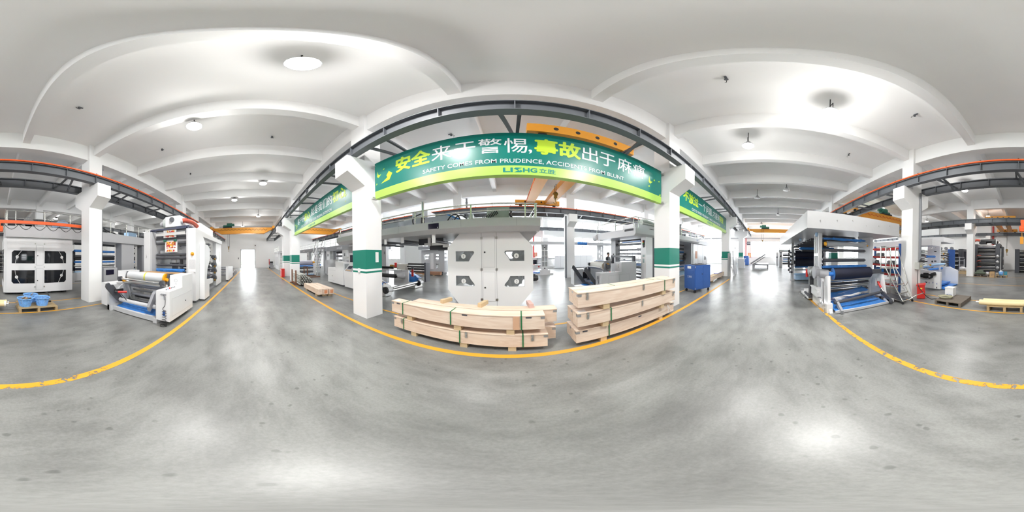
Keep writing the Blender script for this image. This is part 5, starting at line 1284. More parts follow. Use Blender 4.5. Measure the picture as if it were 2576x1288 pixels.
part('printed_film', M['print'], t, lambda b: (b.box(-5.131, -5.126, -3.08, -2.68, 2.43, 2.51), b.box(-5.131, -5.126, -3.08, -2.68, 2.26, 2.33), b.box(-5.171, -5.166, -3.04, -2.66, 1.86, 2.10), b.box(-5.171, -5.166, -3.04, -2.66, 1.74, 1.81)))
part('film_clamp', M['greenmotor'], t, lambda b: b.cyl((-5.12, -3.12, 2.14), (-5.12, -3.02, 2.14), .04, n=12))
part('film_clamp', M['greenmotor'], t, lambda b: b.cyl((-5.12, -2.70, 2.14), (-5.12, -2.60, 2.14), .04, n=12))
part('cross_plate', M['grey'], t, lambda b: (b.box(-5.5, -5.46, -3.5, -2.16, 1.66, 1.80), b.box(-6.2, -6.16, -2.9, -2.16, 1.2, 2.0)))
part('inner_stand', M['dark'], t, lambda b: (b.box(-5.95, -5.9, -3.2, -2.95, .9, 1.3), b.box(-5.95, -5.75, -3.22, -2.88, 1.28, 1.32), b.box(-5.9, -5.8, -2.78, -2.7, .5, 1.45)))
part('inner_device', M['paper'], t, lambda b: b.box(-5.85, -5.75, -3.15, -2.95, 1.32, 1.46))
# blower and hose
part('frame_top', mat('navy_frame', (.06, .07, .12), .4), t, lambda b: (b.box(-6.2, -4.98, -3.64, -3.58, 2.5, 2.56), b.box(-6.2, -4.98, -2.16, -2.10, 2.5, 2.56), b.box(-5.04, -4.98, -3.6, -2.12, 2.52, 2.57), b.box(-5.5, -5.1, -2.6, -2.1, 2.60, 2.64), b.box(-5.12, -5.07, -2.15, -2.1, 2.5, 2.64)))
part('filter_box', M['white'], t, lambda b: b.box(-5.75, -5.2, -3.1, -2.50, 2.66, 3.06))
part('blower_scroll', mat('pale_green_grey', (.55, .60, .58), .35), t, lambda b: (b.cyl((-5.45, -3.22, 2.84), (-5.45, -2.98, 2.84), .24, n=30), b.cyl((-5.45, -3.225, 2.84), (-5.45, -3.22, 2.84), .15, n=24)))
part('outlet', M['dark'], t, lambda b: b.cyl((-5.2, -2.82, 2.92), (-5.14, -2.80, 2.92), .09, n=20))
motor(t, (-5.45, -3.22, 2.84), (0, -1, 0), .10, .2, 'grey')
part('red_hose', M['hose'], t, lambda b: b.hose([(-5.3, -2.52, 2.86), (-5.45, -2.38, 2.90), (-5.8, -2.26, 2.89), (-6.15, -2.22, 2.82), (-6.35, -2.25, 2.70), (-6.4, -2.35, 2.56)], .085, 14))
part('hose_ribs', M['redpipe'], t, lambda b: [b.lathe([(.088, -.006), (.092, 0), (.088, .006)], (-5.45 - .05 * i, -2.38 + .015 * i - .0009 * i * i, 2.90 - .0004 * i * i), (1, -.2, 0), 14) for i in range(14)])
part('hose_cuff', M['grey'], t, lambda b: b.cyl((-5.3, -2.56, 2.85), (-5.34, -2.46, 2.87), .095, n=18))
part('dryer_box', M['white'], t, lambda b: (b.box(-8.45, -6.3, -3.4, -2.12, 2.5, 2.97), b.prism([(-6.3, 2.5), (-6.3, 2.97), (-6.1, 2.62), (-6.1, 2.5)], 'y', -3.4, -2.12)))
# control desk
part('control_desk', M['white'], t, lambda b: (b.prism([(-5.35, .05), (-5.95, .05), (-5.95, .5), (-6.5, .5), (-6.5, .66), (-5.6, .74), (-5.7, 1.1), (-6.05, 1.45), (-6.05, 1.85), (-5.75, 1.98), (-5.35, 1.98)], 'y', -1.82, -1.64)))
part('desk_window', M['grey'], t, lambda b: (b.obox((-5.875, -1.74, 1.30), (.02, .12, .36), ry=-45), b.box(-6.055, -6.048, -1.80, -1.66, 1.5, 1.82)))
part('desk_buttons', M['dark'], t, lambda b: [b.cyl((-5.8 - .1 * i, -1.73, .715 - .009 * i), (-5.8 - .1 * i, -1.73, .74 - .009 * i), .015, n=8) for i in range(6)])
part('desk_gap', M['black'], t, lambda b: b.box(-5.36, -5.345, -1.835, -1.818, .1, 1.98))
# inner print units and far station
for i, z in enumerate((.45, .62, .78, .95, 1.12, 1.28, 1.45, 1.62, 1.8, 1.98, 2.12)):
    roller(t, (-7.3 - .12 * (i % 2), -3.5, z), (-7.3 - .12 * (i % 2), -2.0, z), .05 + .015 * (i % 3), ('dark', 'steel', 'mid', 'dark')[i % 4])
for i, z in enumerate((.55, .9, 1.2, 1.55)):
    part('drive_motor', M['dark'], t, lambda b: (b.cyl((-7.8, -1.98, z), (-7.8, -1.80, z), .09, n=14), b.cyl((-8.0, -1.95, z - .05), (-8.0, -1.82, z - .05), .07, n=12), b.box(-7.7, -7.5, -1.98, -1.85, z - .05, z + .08), b.tube([(-7.7, -1.82, z + .05), (-7.6, -1.78, z - .06), (-7.75, -1.80, z - .12)], .012, 6)))
    part('copper_fitting', M['bronze'], t, lambda b: b.cyl((-7.62, -1.86, z - .10), (-7.62, -1.78, z - .10), .05, n=12))
part('post', M['white'], t, lambda b: b.prism([(-8.15, .08), (-9.45, .08), (-9.45, 2.3), (-8.15, 2.3)], 'y', -2.05, -1.88))
part('motor_bay', M['grey'], t, lambda b: [b.box(-8.16, -8.10, -2.1, -1.9, z - .12, z + .12) for z in (.55, 1.05, 1.55)])
part('post', M['white'], t, lambda b: b.box(-9.45, -8.15, -3.9, -3.7, .08, 2.31))
part('control_panel', M['paper'], t, lambda b: b.box(-9.2, -8.9, -1.88, -1.86, 1.3, 1.85))
part('base', M['mid'], t, lambda b: (b.box(-9.3, -6.2, -3.8, -3.6, 0, .1), b.box(-9.3, -6.2, -2.06, -1.95, 0, .1)))
part('blue_tray', M['bluefilm'], t, lambda b: b.obox((-6.8, -2.6, .16), (.9, 1.0, .05), ry=4))
part('rear_panel', M['grey'], t, lambda b: b.box(-9.4, -6.5, -3.95, -3.9, .1, 2.31))
t = thing('winder', 'low white winder with grey rollers, beyond the tall white press', 'winding machine', (-11.2, -2.2, 0))
part('side_panel', M['white'], t, lambda b: b.prism([(-10.15, .1), (-12.4, .1), (-12.4, .88), (-10.15, .98)], 'y', -1.72, -1.56))
part('side_panel', M['white'], t, lambda b: b.box(-12.4, -10.15, -3.3, -3.15, .1, .98))
part('castor_base', M['dark'], t, lambda b: (b.box(-12.2, -10.3, -1.7, -1.6, 0, .1), b.box(-12.2, -10.3, -3.3, -3.2, 0, .1)))
for x, z in ((-10.3, .9), (-10.4, .62), (-10.5, .4), (-10.8, .75), (-11.2, .85)): roller(t, (x, -3.1, z), (x, -1.75, z), .06, 'mid')
for i, x in enumerate((-13.0, -14.2, -15.4)):
    t = thing('roller_table', ('first low grey frame beyond the low white winder', 'second low grey frame beyond the low white winder', 'last low grey frame toward the doorway wall')[i], 'roller frame', (x, -2.2, 0), group='low grey frames along the left aisle')
    for y in (-2.9, -1.62): part('rail', M['mid'], t, lambda b: (b.box(x - .4, x + .4, y - .03, y + .03, .30, .38), b.box(x - .38, x - .32, y - .03, y + .03, 0, .3), b.box(x + .32, x + .38, y - .03, y + .03, 0, .3)))
    for k in range(3): roller(t, (x - .25 + .25 * k, -2.85, .40), (x - .25 + .25 * k, -1.66, .40), .04, 'steel', journal=False)

# ================================================================== four-window press across the rear left line
t = thing('printing_press', 'wide white press with four dark numbered windows behind the blue baskets', 'printing machine', (-3.5, -7.4, 0))
FY = -6.42
WN = [(-1.52, -.58, 1.265, 1.785), (-2.90, -1.925, 1.265, 1.785), (-1.52, -.58, .455, .995), (-2.90, -1.925, .455, .995)]
def cham(u0, u1, v0, v1, corner, c=.085):
    p = [(u0, v0), (u1, v0), (u1, v1), (u0, v1)]
    i = corner; a = p[i]; prv = p[i - 1]; nx = p[(i + 1) % 4]
    f = lambda q: (a[0] + (c if q[0] > a[0] else -c if q[0] < a[0] else 0), a[1] + (c if q[1] > a[1] else -c if q[1] < a[1] else 0))
    return p[:i] + [f(prv), f(nx)] + p[i + 1:]
polys = [cham(*WN[0], 2), cham(*WN[1], 3), cham(*WN[2], 1), cham(*WN[3], 0)]
b = MB(); plate(b, [(-3.20, .09), (-.38, .09), (-.38, 2.30), (-3.20, 2.30)], polys, 'y', FY - .05, FY); b.box(-.38, -.27, FY - 2.2, FY - .06, .09, 2.30); b.box(-3.20, -3.1, FY - 2.2, FY - .06, .09, 2.30)
b.prism([(-.38, FY), (-.27, FY - .08), (-.27, FY - .06), (-.38, FY - .05)], 'z', .09, 2.30)
fp = b.build('front_panel', M['white'], t)
for p, n, (cx, cz), arc in ((polys[0], 4, (-.80, 1.53), [(-.98, 1.78), (-.88, 1.66), (-.80, 1.53), (-.745, 1.40), (-.725, 1.27)]), (polys[1], 1, (-2.70, 1.525), [(-2.56, 1.78), (-2.66, 1.64), (-2.70, 1.525), (-2.76, 1.4), (-2.78, 1.27)]),
                           (polys[2], 3, (-.78, .72), [(-.715, .99), (-.735, .86), (-.78, .72), (-.85, .58), (-.93, .46)]), (polys[3], 2, (-2.69, .755), [(-2.78, .99), (-2.75, .87), (-2.69, .755), (-2.62, .62), (-2.55, .46)])):
    b = MB(); b.prism(p, 'y', FY - .03, FY - .022); w = b.build('window', M['smoked'], t)
    number_disc(t, w, n, cx, FY - .018, cz, .062, 1)
    b = MB(); b.tube([(x, FY - .019, z) for x, z in arc], .009, 6); b.build('white_arc', M['paper'], w)
for z0, z1, dz in ((1.20, 2.0, 0), (.19, 1.06, 0)):
    b = MB(); b.box(-1.86, -1.575, FY, FY + .015, z0, z1); d = b.build('door', M['white'], t)
    b = MB(); b.cyl((-1.63, FY + .015, z0 + .38), (-1.63, FY + .03, z0 + .38), .02, n=12); b.build('lock', M['black'], d)
    b = MB(); b.box(-1.87, -1.565, FY - .0005, FY + .002, z0 - .006, z1 + .006); b.build('door_gap', M['mid'], d)
part('side_window', M['smoked'], t, lambda b: b.box(-.268, -.262, FY - 1.6, FY - .2, .5, 1.85))
for x in (-1.53, -1.92):
    for z in (2.07, 1.12, .31): part('hinge', M['steel'], t, lambda b: b.box(x - .025, x + .025, FY, FY + .012, z - .028, z + .028))
part('back_panel', M['dark'], t, lambda b: b.box(-3.1, -.4, FY - 2.2, FY - 2.1, .09, 2.3))
for k in range(8): roller(t, (-.7 - .3 * k, FY - 1.9, .5 + .55 * (k % 3)), (-.7 - .3 * k, FY - .3, .5 + .55 * (k % 3)), .09, 'mid')
part('blue_roll', M['bluefilm'], t, lambda b: b.cyl((-1.3, FY - .25, .48), (-.7, FY - .25, .48), .09, n=14))
part('foot', M['dark'], t, lambda b: [b.box(x - .1, x + .1, FY - 1.0, FY - .2, 0, .09) for x in (-.7, -2.2, -2.9)])
part('deck', M['grey'], t, lambda b: b.box(-8.6, -.33, -8.9, -6.35, 2.31, 2.75) if 0 else (b.box(-8.6, -.33, -6.38, -6.30, 2.31, 2.75), b.box(-8.6, -.33, -8.9, -6.38, 2.31, 2.40), b.box(-.40, -.33, -8.9, -6.38, 2.40, 2.75)))
railing(t, [(-.35, -8.5, 2.75), (-.35, -6.34, 2.75), (-8.5, -6.34, 2.75)], .64, [.0, .12, .195, .212, .245, .36, .47, .58, .69, .8, .9, 1], mid=.5)
part('deck_motor', M['mid'], t, lambda b: (b.box(-1.5, -1.08, -7.2, -6.7, 2.4, 2.9), b.cyl((-1.3, -7.2, 3.02), (-1.3, -6.7, 3.02), .22, n=20)))
part('deck_valve', M['paper'], t, lambda b: (b.cyl((-.75, -6.8, 2.78), (-1.05, -6.8, 2.78), .1, n=14), b.box(-.95, -.75, -7.0, -6.6, 2.98, 3.04)))
part('dryer_duct', M['grey'], t, lambda b: (b.box(-2.35, -1.6, -7.4, -6.8, 2.4, 2.92), b.cyl((-1.75, -7.0, 2.80), (-2.5, -7.0, 2.78), .04, n=10), b.box(-6.9, -4.2, -8.2, -7.4, 2.4, 3.0)))
part('blue_cover', mat('light_blue_cover', (.45, .62, .85), .4, var=.1), t, lambda b: (b.cyl((-2.95, -7.6, 2.95), (-2.95, -6.9, 2.95), .33, n=24), b.box(-3.2, -2.45, -7.5, -6.9, 2.42, 2.9)))
part('deck_louvres', M['mid'], t, lambda b: [b.box(-4.35 - .28 * i, -4.55 - .28 * i, -7.39, -7.38, 2.62, 2.86) for i in range(9)])
motor(t, (-4.7, -7.2, 3.15), (-1, 0, .2), .17, .35, 'greenmotor', 'green_motor')
for pts in ([(-5.1, -6.9, 3.15), (-5.5, -6.8, 2.95), (-6.0, -6.75, 2.85), (-6.4, -6.7, 2.6)], [(-4.3, -6.8, 3.0), (-4.6, -6.7, 2.9), (-4.8, -6.7, 2.6)]):
    part('hose', M['black'], t, lambda b: b.hose(pts, .03, 8))
part('glass_cabinet', M['paleblue'], t, lambda b: b.box(-7.95, -7.2, -7.3, -6.9, 2.4, 3.1))
part('leg', M['grey'], t, lambda b: (b.box(-6.60, -6.15, -6.9, -6.42, 0, 2.31), b.box(-7.16, -6.60, -6.75, -6.42, 0, 2.31)))
part('leg', M['mid'], t, lambda b: b.box(-8.5, -7.9, -6.8, -6.42, 0, 2.31))
for z, r, m in ((2.2, .05, 'dark'), (1.85, .06, 'bluefilm'), (1.58, .07, 'dark'), (1.46, .06, 'black'), (1.30, .05, 'bluefilm'), (1.12, .05, 'steel'), (.96, .06, 'navy'), (.80, .07, 'paleblue'), (.6, .06, 'dark'), (.4, .05, 'steel')):
    roller(t, (-6.1, -7.0, z), (-3.6, -7.0, z), r, m)
    roller(t, (-7.85, -7.0, z - .05), (-7.2, -7.0, z - .05), r, 'dark' if z > 1.4 else m)
part('red_frame', M['redpipe'], t, lambda b: b.box(-5.4, -5.3, -8.4, -8.3, 0, 2.3))
part('print_unit', M['dark'], t, lambda b: (b.box(-3.75, -3.25, -7.9, -7.2, .85, 1.85), b.box(-3.6, -3.3, -7.15, -7.0, 1.3, 1.7)))
part('side_bench', M['grey'], t, lambda b: (b.box(-4.1, -3.25, -7.6, -6.8, .42, .80)))
t = thing('electric_cabinet', 'grey cabinet with a dark blue window between the column and the unwinder', 'cabinet', (-4.6, -5.6, 0))
boxpart('body', M['grey'], t, -4.95, -4.2, -5.9, -5.45, 0, 1.08); boxpart('window', M['screen'], t, -4.75, -4.3, -5.45, -5.44, .78, 1.0)
# ================================================================== coating machine on the right
t = thing('coating_machine', 'white coating machine with a big overhead hood, dark roll and blue film tray', 'coating machine', (4.4, -2.5, 0))
part('hood', mat('hood_grey_paint', (.54, .545, .555), .3), t, lambda b: b.box(3.72, 10.8, -4.0, -.98, 2.14, 2.57))
part('hood_rivets', M['steel'], t, lambda b: [b.cyl((3.71, -1.3 - .45 * i, 2.34 + .05 * (i % 3)), (3.72, -1.3 - .45 * i, 2.34 + .05 * (i % 3)), .012, n=8) for i in range(6)])
part('bow_frame', M['white'], t, lambda b: (b.box(3.72, 4.95, -1.66, -1.50, .0, .24), b.prism([(3.66, .0), (3.80, .0), (3.85, .95), (3.90, .95), (4.35, .82), (4.35, .24), (4.0, .24), (3.8, .24)], 'y', -1.64, -1.56)))
part('ladder_post', M['white'], t, lambda b: (b.frame((4.55, 4.98, .24, 2.14), [(4.60, 4.75, .30 + .62 * i, .84 + .62 * i) for i in range(3)] + [(4.79, 4.93, .30 + .62 * i, .84 + .62 * i) for i in range(3)], 'y', -1.66, -1.54)))
part('side_plate', M['white'], t, lambda b: (b.box(4.6, 5.4, -3.58, -3.46, .05, 2.14),))
b = MB(); plate(b, [(3.80, .16), (4.62, .10), (4.62, .98), (3.98, .90)], [[(4.05, .48), (4.32, .46), (4.32, .74), (4.05, .72)]], 'y', -3.56, -3.48); b.build('arm_plate', M['white'], t)
part('arm_plate_lip', M['dark'], t, lambda b: b.bar((3.96, -3.52, .91), (4.62, -3.52, .99), .1, .02))
part('air_cylinder', M['red'], t, lambda b: b.cyl((4.1, -3.42, .62), (3.92, -3.40, .46), .035, n=14))
part('cylinder_rod', M['steel'], t, lambda b: b.cyl((3.92, -3.40, .46), (3.80, -3.40, .36), .016, n=8))
part('air_cylinder', M['red'], t, lambda b: b.cyl((5.1, -1.35, .78), (5.1, -1.35, 1.02), .045, n=14))
part('big_roll', M['navy'], t, lambda b: b.cyl((4.05, -3.02, .98), (4.05, -1.80, .98), .165, n=36))
part('roll_core', M['bluefilm'], t, lambda b: (b.cyl((4.05, -1.80, .98), (4.05, -1.66, .98), .06, n=14), b.lathe([(.165, 0), (.0, .004)], (4.05, -1.795, .98), (0, 1, 0), 36)))
part('chuck', M['mid'], t, lambda b: (b.cyl((4.08, -1.66, .98), (4.12, -1.42, 1.0), .12, n=20), b.cyl((4.2, -1.42, 1.02), (4.2, -1.30, 1.02), .17, n=24), b.box(4.05, 4.2, -1.44, -1.34, .85, 1.12)))
part('chuck', M['dark'], t, lambda b: (b.cyl((4.05, -3.14, .98), (4.05, -3.02, .98), .08, n=16), b.box(3.98, 4.12, -3.46, -3.14, .93, 1.06)))
for x, z, r, m, y1 in ((4.6, 2.06, .03, 'dark', -2.8), (4.45, 1.98, .03, 'bluefilm', -3.1), (4.45, 1.64 + .0, .045, 'dark', -3.1), (4.45, 1.34, .05, 'dark', -3.1), (4.5, 1.14, .045, 'bluefilm', -3.2), (4.7, 1.05, .06, 'dark', -3.0), (4.6, .70, .05, 'steel', -3.4), (4.65, .58, .045, 'dark', -3.4), (4.7, .46, .05, 'steel', -3.4), (4.7, .34, .05, 'dark', -3.4)):
    roller(t, (x, y1, z), (x, -1.68, z), r, m)
part('wrapped_roll', M['film'], t, lambda b: b.cyl((4.4, -3.1, 1.82), (4.4, -1.75, 1.82), .09, n=22))
part('wrapped_core', M['mid'], t, lambda b: b.cyl((4.4, -3.1, 1.82), (4.4, -1.72, 1.82), .06, n=18))
part('core_plug', M['amber'], t, lambda b: (b.lathe([(.0, .06), (.05, .05), (.07, 0)], (4.4, -1.72, 1.82), (0, 1, 0), 18), b.cyl((4.4, -3.2, 1.82), (4.4, -3.1, 1.82), .03, n=10)))
part('blue_web', M['bluefilm'], t, lambda b: draped(b, [(4.3, -1.9, 2.0), (4.3, -2.9, 2.0), (4.35, -2.9, 1.93), (4.35, -1.9, 1.93)], 8, 2, .012))
part('blue_knot', M['paleblue'], t, lambda b: (b.sphere((4.45, -1.45, 2.08), .05, 8, 6, (1, 1, 1.4)), b.sphere((6.4, -1.4, 2.1), .06, 8, 6), b.sphere((5.2, -3.45, 2.06), .06, 8, 6)))
for i in range(7): roller(t, (5.3 + .55 * i, -3.3, 2.02 - .02 * i), (5.3 + .55 * i, -1.5, 2.02 - .02 * i), .04, 'dark')
roller(t, (7.4, -3.3, 1.78), (7.4, -1.6, 1.78), .07, 'bluefilm'); roller(t, (7.0, -3.3, 1.68), (7.0, -1.6, 1.68), .04, 'dark')
part('film_tray', M['bluefilm'], t, lambda b: (draped(b, [(3.62, -1.68, .06), (3.62, -3.38, .06), (4.6, -3.38, .16), (4.6, -1.68, .16)], 16, 10, .014), draped(b, [(4.2, -1.75, .24), (4.3, -3.2, .36), (4.7, -3.2, .40), (4.7, -1.75, .28)], 10, 5, .02)))
part('tray_edge', M['grey'], t, lambda b: (b.box(3.56, 3.61, -3.4, -1.68, .02, .08), b.box(3.55, 3.8, -3.62, -3.40, .04, .14)))
part('dancer_bar', M['dark'], t, lambda b: (b.cyl((3.90, -3.42, .33), (3.78, -1.72, .24), .045, n=14)))
part('swing_arm', M['dark'], t, lambda b: b.prism([(3.95, .40), (4.0, .30), (3.46, .02), (3.44, .12), (3.52, .20)], 'y', -3.46, -3.40))
part('swing_arm', M['mid'], t, lambda b: b.prism([(3.86, .34), (3.90, .22), (3.50, .02), (3.47, .10)], 'y', -1.84, -1.78))
part('lever', M['grey'], t, lambda b: (b.bar((3.95, -1.46, .88), (3.88, -1.46, .22), .03, .08), b.cyl((3.88, -1.50, .22), (3.88, -1.42, .22), .06, n=14), b.cyl((4.05, -1.50, .22), (4.05, -1.42, .22), .05, n=14)))
part('lever_slot', M['black'], t, lambda b: (b.bar((3.86, -1.44, .82), (3.83, -1.44, .56), .012, .014), b.bar((3.83, -1.44, .60), (3.82, -1.44, .25), .012, .014)))
for x in (3.74, 4.25): part('levelling_foot', M['steel'], t, lambda b: (b.cyl((x, -1.45, 0), (x, -1.45, .015), .045, n=12), b.cyl((x, -1.45, .015), (x, -1.45, .13), .012, n=8)))
part('edge_bracket', M['white'], t, lambda b: (b.prism([(4.5, 1.30), (4.55, 1.45), (4.42, 1.36)], 'y', -1.64, -1.60), b.prism([(4.5, 1.20), (4.55, 1.32), (4.42, 1.24)], 'y', -1.64, -1.60), b.prism([(4.55, 1.25), (4.6, 1.42), (4.42, 1.36)], 'y', -3.6, -3.57)))
part('guide_block', M['white'], t, lambda b: (b.box(4.35, 4.9, -1.58, -1.44, .28, .50), b.cyl((4.3, -1.5, .40), (4.45, -1.5, .40), .045, n=12), b.box(4.4, 4.95, -1.62, -1.42, .50, .54)))
part('gearbox_stand', M['dark'], t, lambda b: (b.box(4.95, 5.6, -1.8, -1.38, .10, .18), b.box(5.02, 5.16, -1.6, -1.42, .18, .92), b.lathe([(.06, 0), (.10, 0), (.10, .03), (.06, .03)], (5.0, -1.5, .78), (-1, 0, 0), 18)))
part('stand_base', M['white'], t, lambda b: (b.box(5.0, 6.0, -1.75, -1.36, .06, .12), b.box(5.3, 5.9, -1.7, -1.45, .12, .22)))
for x in (5.38, 6.0): part('levelling_foot', M['steel'], t, lambda b: (b.cyl((x, -1.34, 0), (x, -1.34, .012), .05, n=12), b.cyl((x, -1.34, .012), (x, -1.34, .12), .014, n=8)))
part('gear_motor', mat('light_gear_grey', (.30, .31, .31), .4, var=.1), t, lambda b: (b.cyl((4.9, -1.5, 1.0), (4.9, -1.34, 1.0), .13, n=20), b.box(4.75, 5.0, -1.48, -1.36, .84, 1.12), b.cyl((4.72, -1.42, 1.0), (4.55, -1.42, .98), .10, n=18)))
# second section of the machine
part('second_post', M['grey'], t, lambda b: (b.box(9.2, 9.45, -1.65, -1.5, 0, 2.14), b.box(9.1, 9.5, -1.68, -1.48, 0, .1), b.box(9.2, 9.45, -3.6, -3.45, 0, 2.14)))
for z, r, m in ((1.95, .05, 'bluefilm'), (1.80, .04, 'dark'), (1.52, .22, 'navy'), (1.30, .03, 'bluefilm'), (1.05, .25, 'navy'), (.78, .05, 'bluefilm'), (.6, .04, 'steel'), (.35, .06, 'paleblue')):
    roller(t, (9.3, -3.4, z), (9.3, -1.72, z), r, m)
part('blue_tray', M['paleblue'], t, lambda b: b.box(9.0, 9.9, -3.3, -1.72, .05, .32))
part('valve_cluster', M['dark'], t, lambda b: [(b.cyl((9.0, -1.5 + .08 * (i % 2), .5 + .22 * i), (9.2, -1.42, .5 + .22 * i), .06, n=10), b.sphere((9.35, -1.38, .6 + .22 * i), .07, 8, 6)) for i in range(6)])
part('cable_loops', M['black'], t, lambda b: [b.hose([(9.1 + .08 * i, -1.4, 1.9 - .1 * i), (8.95 + .08 * i, -1.3, 1.5), (9.0 + .1 * i, -1.32, 1.0), (9.2, -1.36, .7 + .1 * i)], .02, 6) for i in range(3)])
t = thing('printing_press', 'distant pale press with dark rollers beyond the hood near the windows', 'printing machine', (19.5, -2.5, 0))
part('post', M['grey'], t, lambda b: (b.box(18.4, 19.3, -1.95, -1.6, 0, 1.75),))
part('post_plates', M['black'], t, lambda b: b.box(18.395, 18.4, -1.85, -1.7, 1.2, 1.35))
part('deck', M['grey'], t, lambda b: b.box(17.9, 21.5, -4.2, -1.5, 1.75, 2.0))
for z, r, m in ((1.62, .05, 'dark'), (1.4, .12, 'dark'), (1.1, .06, 'steel'), (.95, .06, 'bluefilm'), (.7, .08, 'paleblue'), (.45, .08, 'dark')): roller(t, (18.7, -4.0, z), (18.7, -2.05, z), r, m)
part('far_post', M['grey'], t, lambda b: b.box(18.4, 19.3, -4.4, -4.1, 0, 1.75))
railing(t, [(18.0, -1.55, 2.0), (21.4, -1.55, 2.0)], .4, [0, .33, .66, 1], mid=.5)
t = thing('electric_cabinet', 'tall grey cabinet against the window wall beside the distant pale press', 'cabinet', (23.0, -1.8, 0))
boxpart('body', M['grey'], t, 22.2, 23.4, -2.3, -1.5, 0, 2.0)
part('door_fitting', M['dark'], t, lambda b: b.box(22.19, 22.2, -1.7, -1.55, 1.0, 1.2))
t = thing('sloped_table', 'grey flat table with a tilted panel standing in the bright aisle', 'table', (16.6, .5, 0))
boxpart('top', M['mid'], t, 16.35, 18.6, -.34, 1.27, .38, .50)
for y in (-.28, 1.21): boxpart('leg', M['mid'], t, (16.36, 16.46, y - .06, y + .06, 0, .38), (18.4, 18.5, y - .06, y + .06, 0, .38))
part('stretcher', M['mid'], t, lambda b: b.box(16.36, 16.44, -.28, 1.21, .06, .12))
part('tilted_panel', M['mid'], t, lambda b: (b.obox((17.3, .72, 1.0), (1.6, 1.75, .14), rx=-33), b.obox((17.4, .60, .84), (1.5, 1.5, .08), rx=-33)))
t = thing('storage_cabinet', 'small blue cabinet by the red standpipe at the window end', 'cabinet', (21.8, 2.5, 0))
boxpart('body', M['blue'], t, 21.3, 22.0, 2.15, 2.95, .05, 1.25); boxpart('plinth', M['dark'], t, 21.35, 21.95, 2.2, 2.9, 0, .05)
b = MB(); b.box(21.295, 21.3, 2.5, 2.75, .85, .92); b.build('label', M['whitetxt'], t)
t = thing('notice_board', 'orange notice on the wall pillar by the window end', 'sign', (23.9, 2.35, 1.2))
boxpart('frame', M['redpipe'], t, 23.93, 23.99, 2.05, 2.55, 1.0, 1.65); boxpart('sheet', mat('orange_sheet', (.85, .5, .25), .6, var=.2), t, 23.92, 23.93, 2.1, 2.5, 1.05, 1.6)
t = thing('wall_clock_box', 'dark square speaker box on the pillar above the small blue cabinet', 'box', (22.4, 2.25, 2.9))
boxpart('housing', M['dark'], t, 22.2, 22.6, 2.0, 2.5, 2.75, 3.2); boxpart('grille', M['mid'], t, 22.195, 22.2, 2.05, 2.45, 2.85, 3.1); boxpart('arm', M['dark'], t, 22.5, 22.58, 2.45, 2.63, 2.95, 3.0)
# loose panels round the grey column on the right
t = thing('leaning_panel', 'tall grey slotted bar leaning on the second banded column at right', 'panel', (10.5, 2.3, 0))
part('sheet', mat('panel_grey', (.36, .37, .37), .45), t, lambda b: (b.obox((10.46, 2.33, .78), (.04, .22, 1.56), ry=3)))
part('slot', M['dark'], t, lambda b: b.obox((10.425, 2.33, .85), (.012, .02, 1.0), ry=3))
for i, (x, h, nm) in enumerate(((11.62, 1.75, 'nearer'), (12.6, 2.05, 'farther'))):
    t = thing('leaning_panel', '%s tall grey sheet standing beyond the second banded column at right' % nm, 'panel', (x, 2.25, 0), group='sheets beyond the right column')
    part('sheet', M['grey'] if i == 0 else M['film'], t, lambda b: b.obox((x, 2.2, h / 2), (.9, .05, h), rx=-3))
    part('edge', M['mid'], t, lambda b: b.obox((x - .45, 2.2, h / 2), (.02, .06, h), rx=-3))
t = thing('leaning_panel', 'narrow pale strip leaning low against the second banded column', 'panel', (10.75, 2.2, 0))
part('sheet', M['white'], t, lambda b: b.bar((10.72, 2.08, 0), (10.98, 2.28, .62), .10, .03))
t = thing('stack_of_boxes', 'grey boxes stacked beside the third banded column at right', 'boxes', (17.2, 2.5, 0))
boxpart('lower_box', M['grey'], t, 16.7, 17.5, 2.15, 2.9, 0, .62); boxpart('upper_box', M['grey'], t, 16.8, 17.4, 2.2, 2.85, .62, .98)

# ---- rolling step ladder and shelf by the coating machine
t = thing('step_ladder', 'rolling steel step ladder with looped handrails beside the coating machine', 'ladder', (3.7, -3.75, 0), 0)
LX0, LX1, LY0, LY1 = 3.22, 4.25, -4.12, -3.66
part('base', M['stain'], t, lambda b: [b.tube(p, .018, 8) for p in ([(LX0, LY0, .10), (LX0, LY1, .10)], [(LX1, LY0, .10), (LX1, LY1, .10)], [(LX0, LY0, .10), (LX1, LY0, .10)], [(LX0, LY1, .10), (LX1, LY1, .10)])])
for x in (LX0, LX1):
    for y in (LY0, LY1): part('caster', M['black'], t, lambda b: (b.cyl((x, y - .015, .04), (x, y + .015, .04), .04, n=14), b.cyl((x, y, .04), (x, y, .10), .012, n=8)))
for y in (LY0, LY1):
    part('stile', M['stain'], t, lambda b: (b.tube([(LX0, y, .10), (4.0, y, 1.08)], .02, 8), b.tube([(LX1, y, .10), (LX1, y, 1.80)], .02, 8), b.tube([(4.0, y, 1.08), (4.0, y, 1.80)], .02, 8), b.tube([(4.0, y, 1.80), (LX1, y, 1.80)], .018, 8)))
    part('handrail', M['stain'], t, lambda b: b.tube([(4.0, y, 1.72), (3.92, y, 1.74), (3.86, y, 1.66), (3.48, y, .72), (3.44, y, .60), (3.52, y, .50), (3.62, y, .48)], .014, 8))
for i in range(4): part('tread', M['stain'], t, lambda b: b.box(LX0 + .16 + .19 * i, LX0 + .34 + .19 * i, LY0, LY1, .30 + .25 * i, .325 + .25 * i))
part('platform', M['stain'], t, lambda b: (b.box(3.98, LX1, LY0, LY1, 1.06, 1.09),))
part('back_tubes', M['stain'], t, lambda b: [b.cyl((LX1, LY0, z), (LX1, LY1, z), .014, n=8) for z in (.5, 1.45, 1.78)])
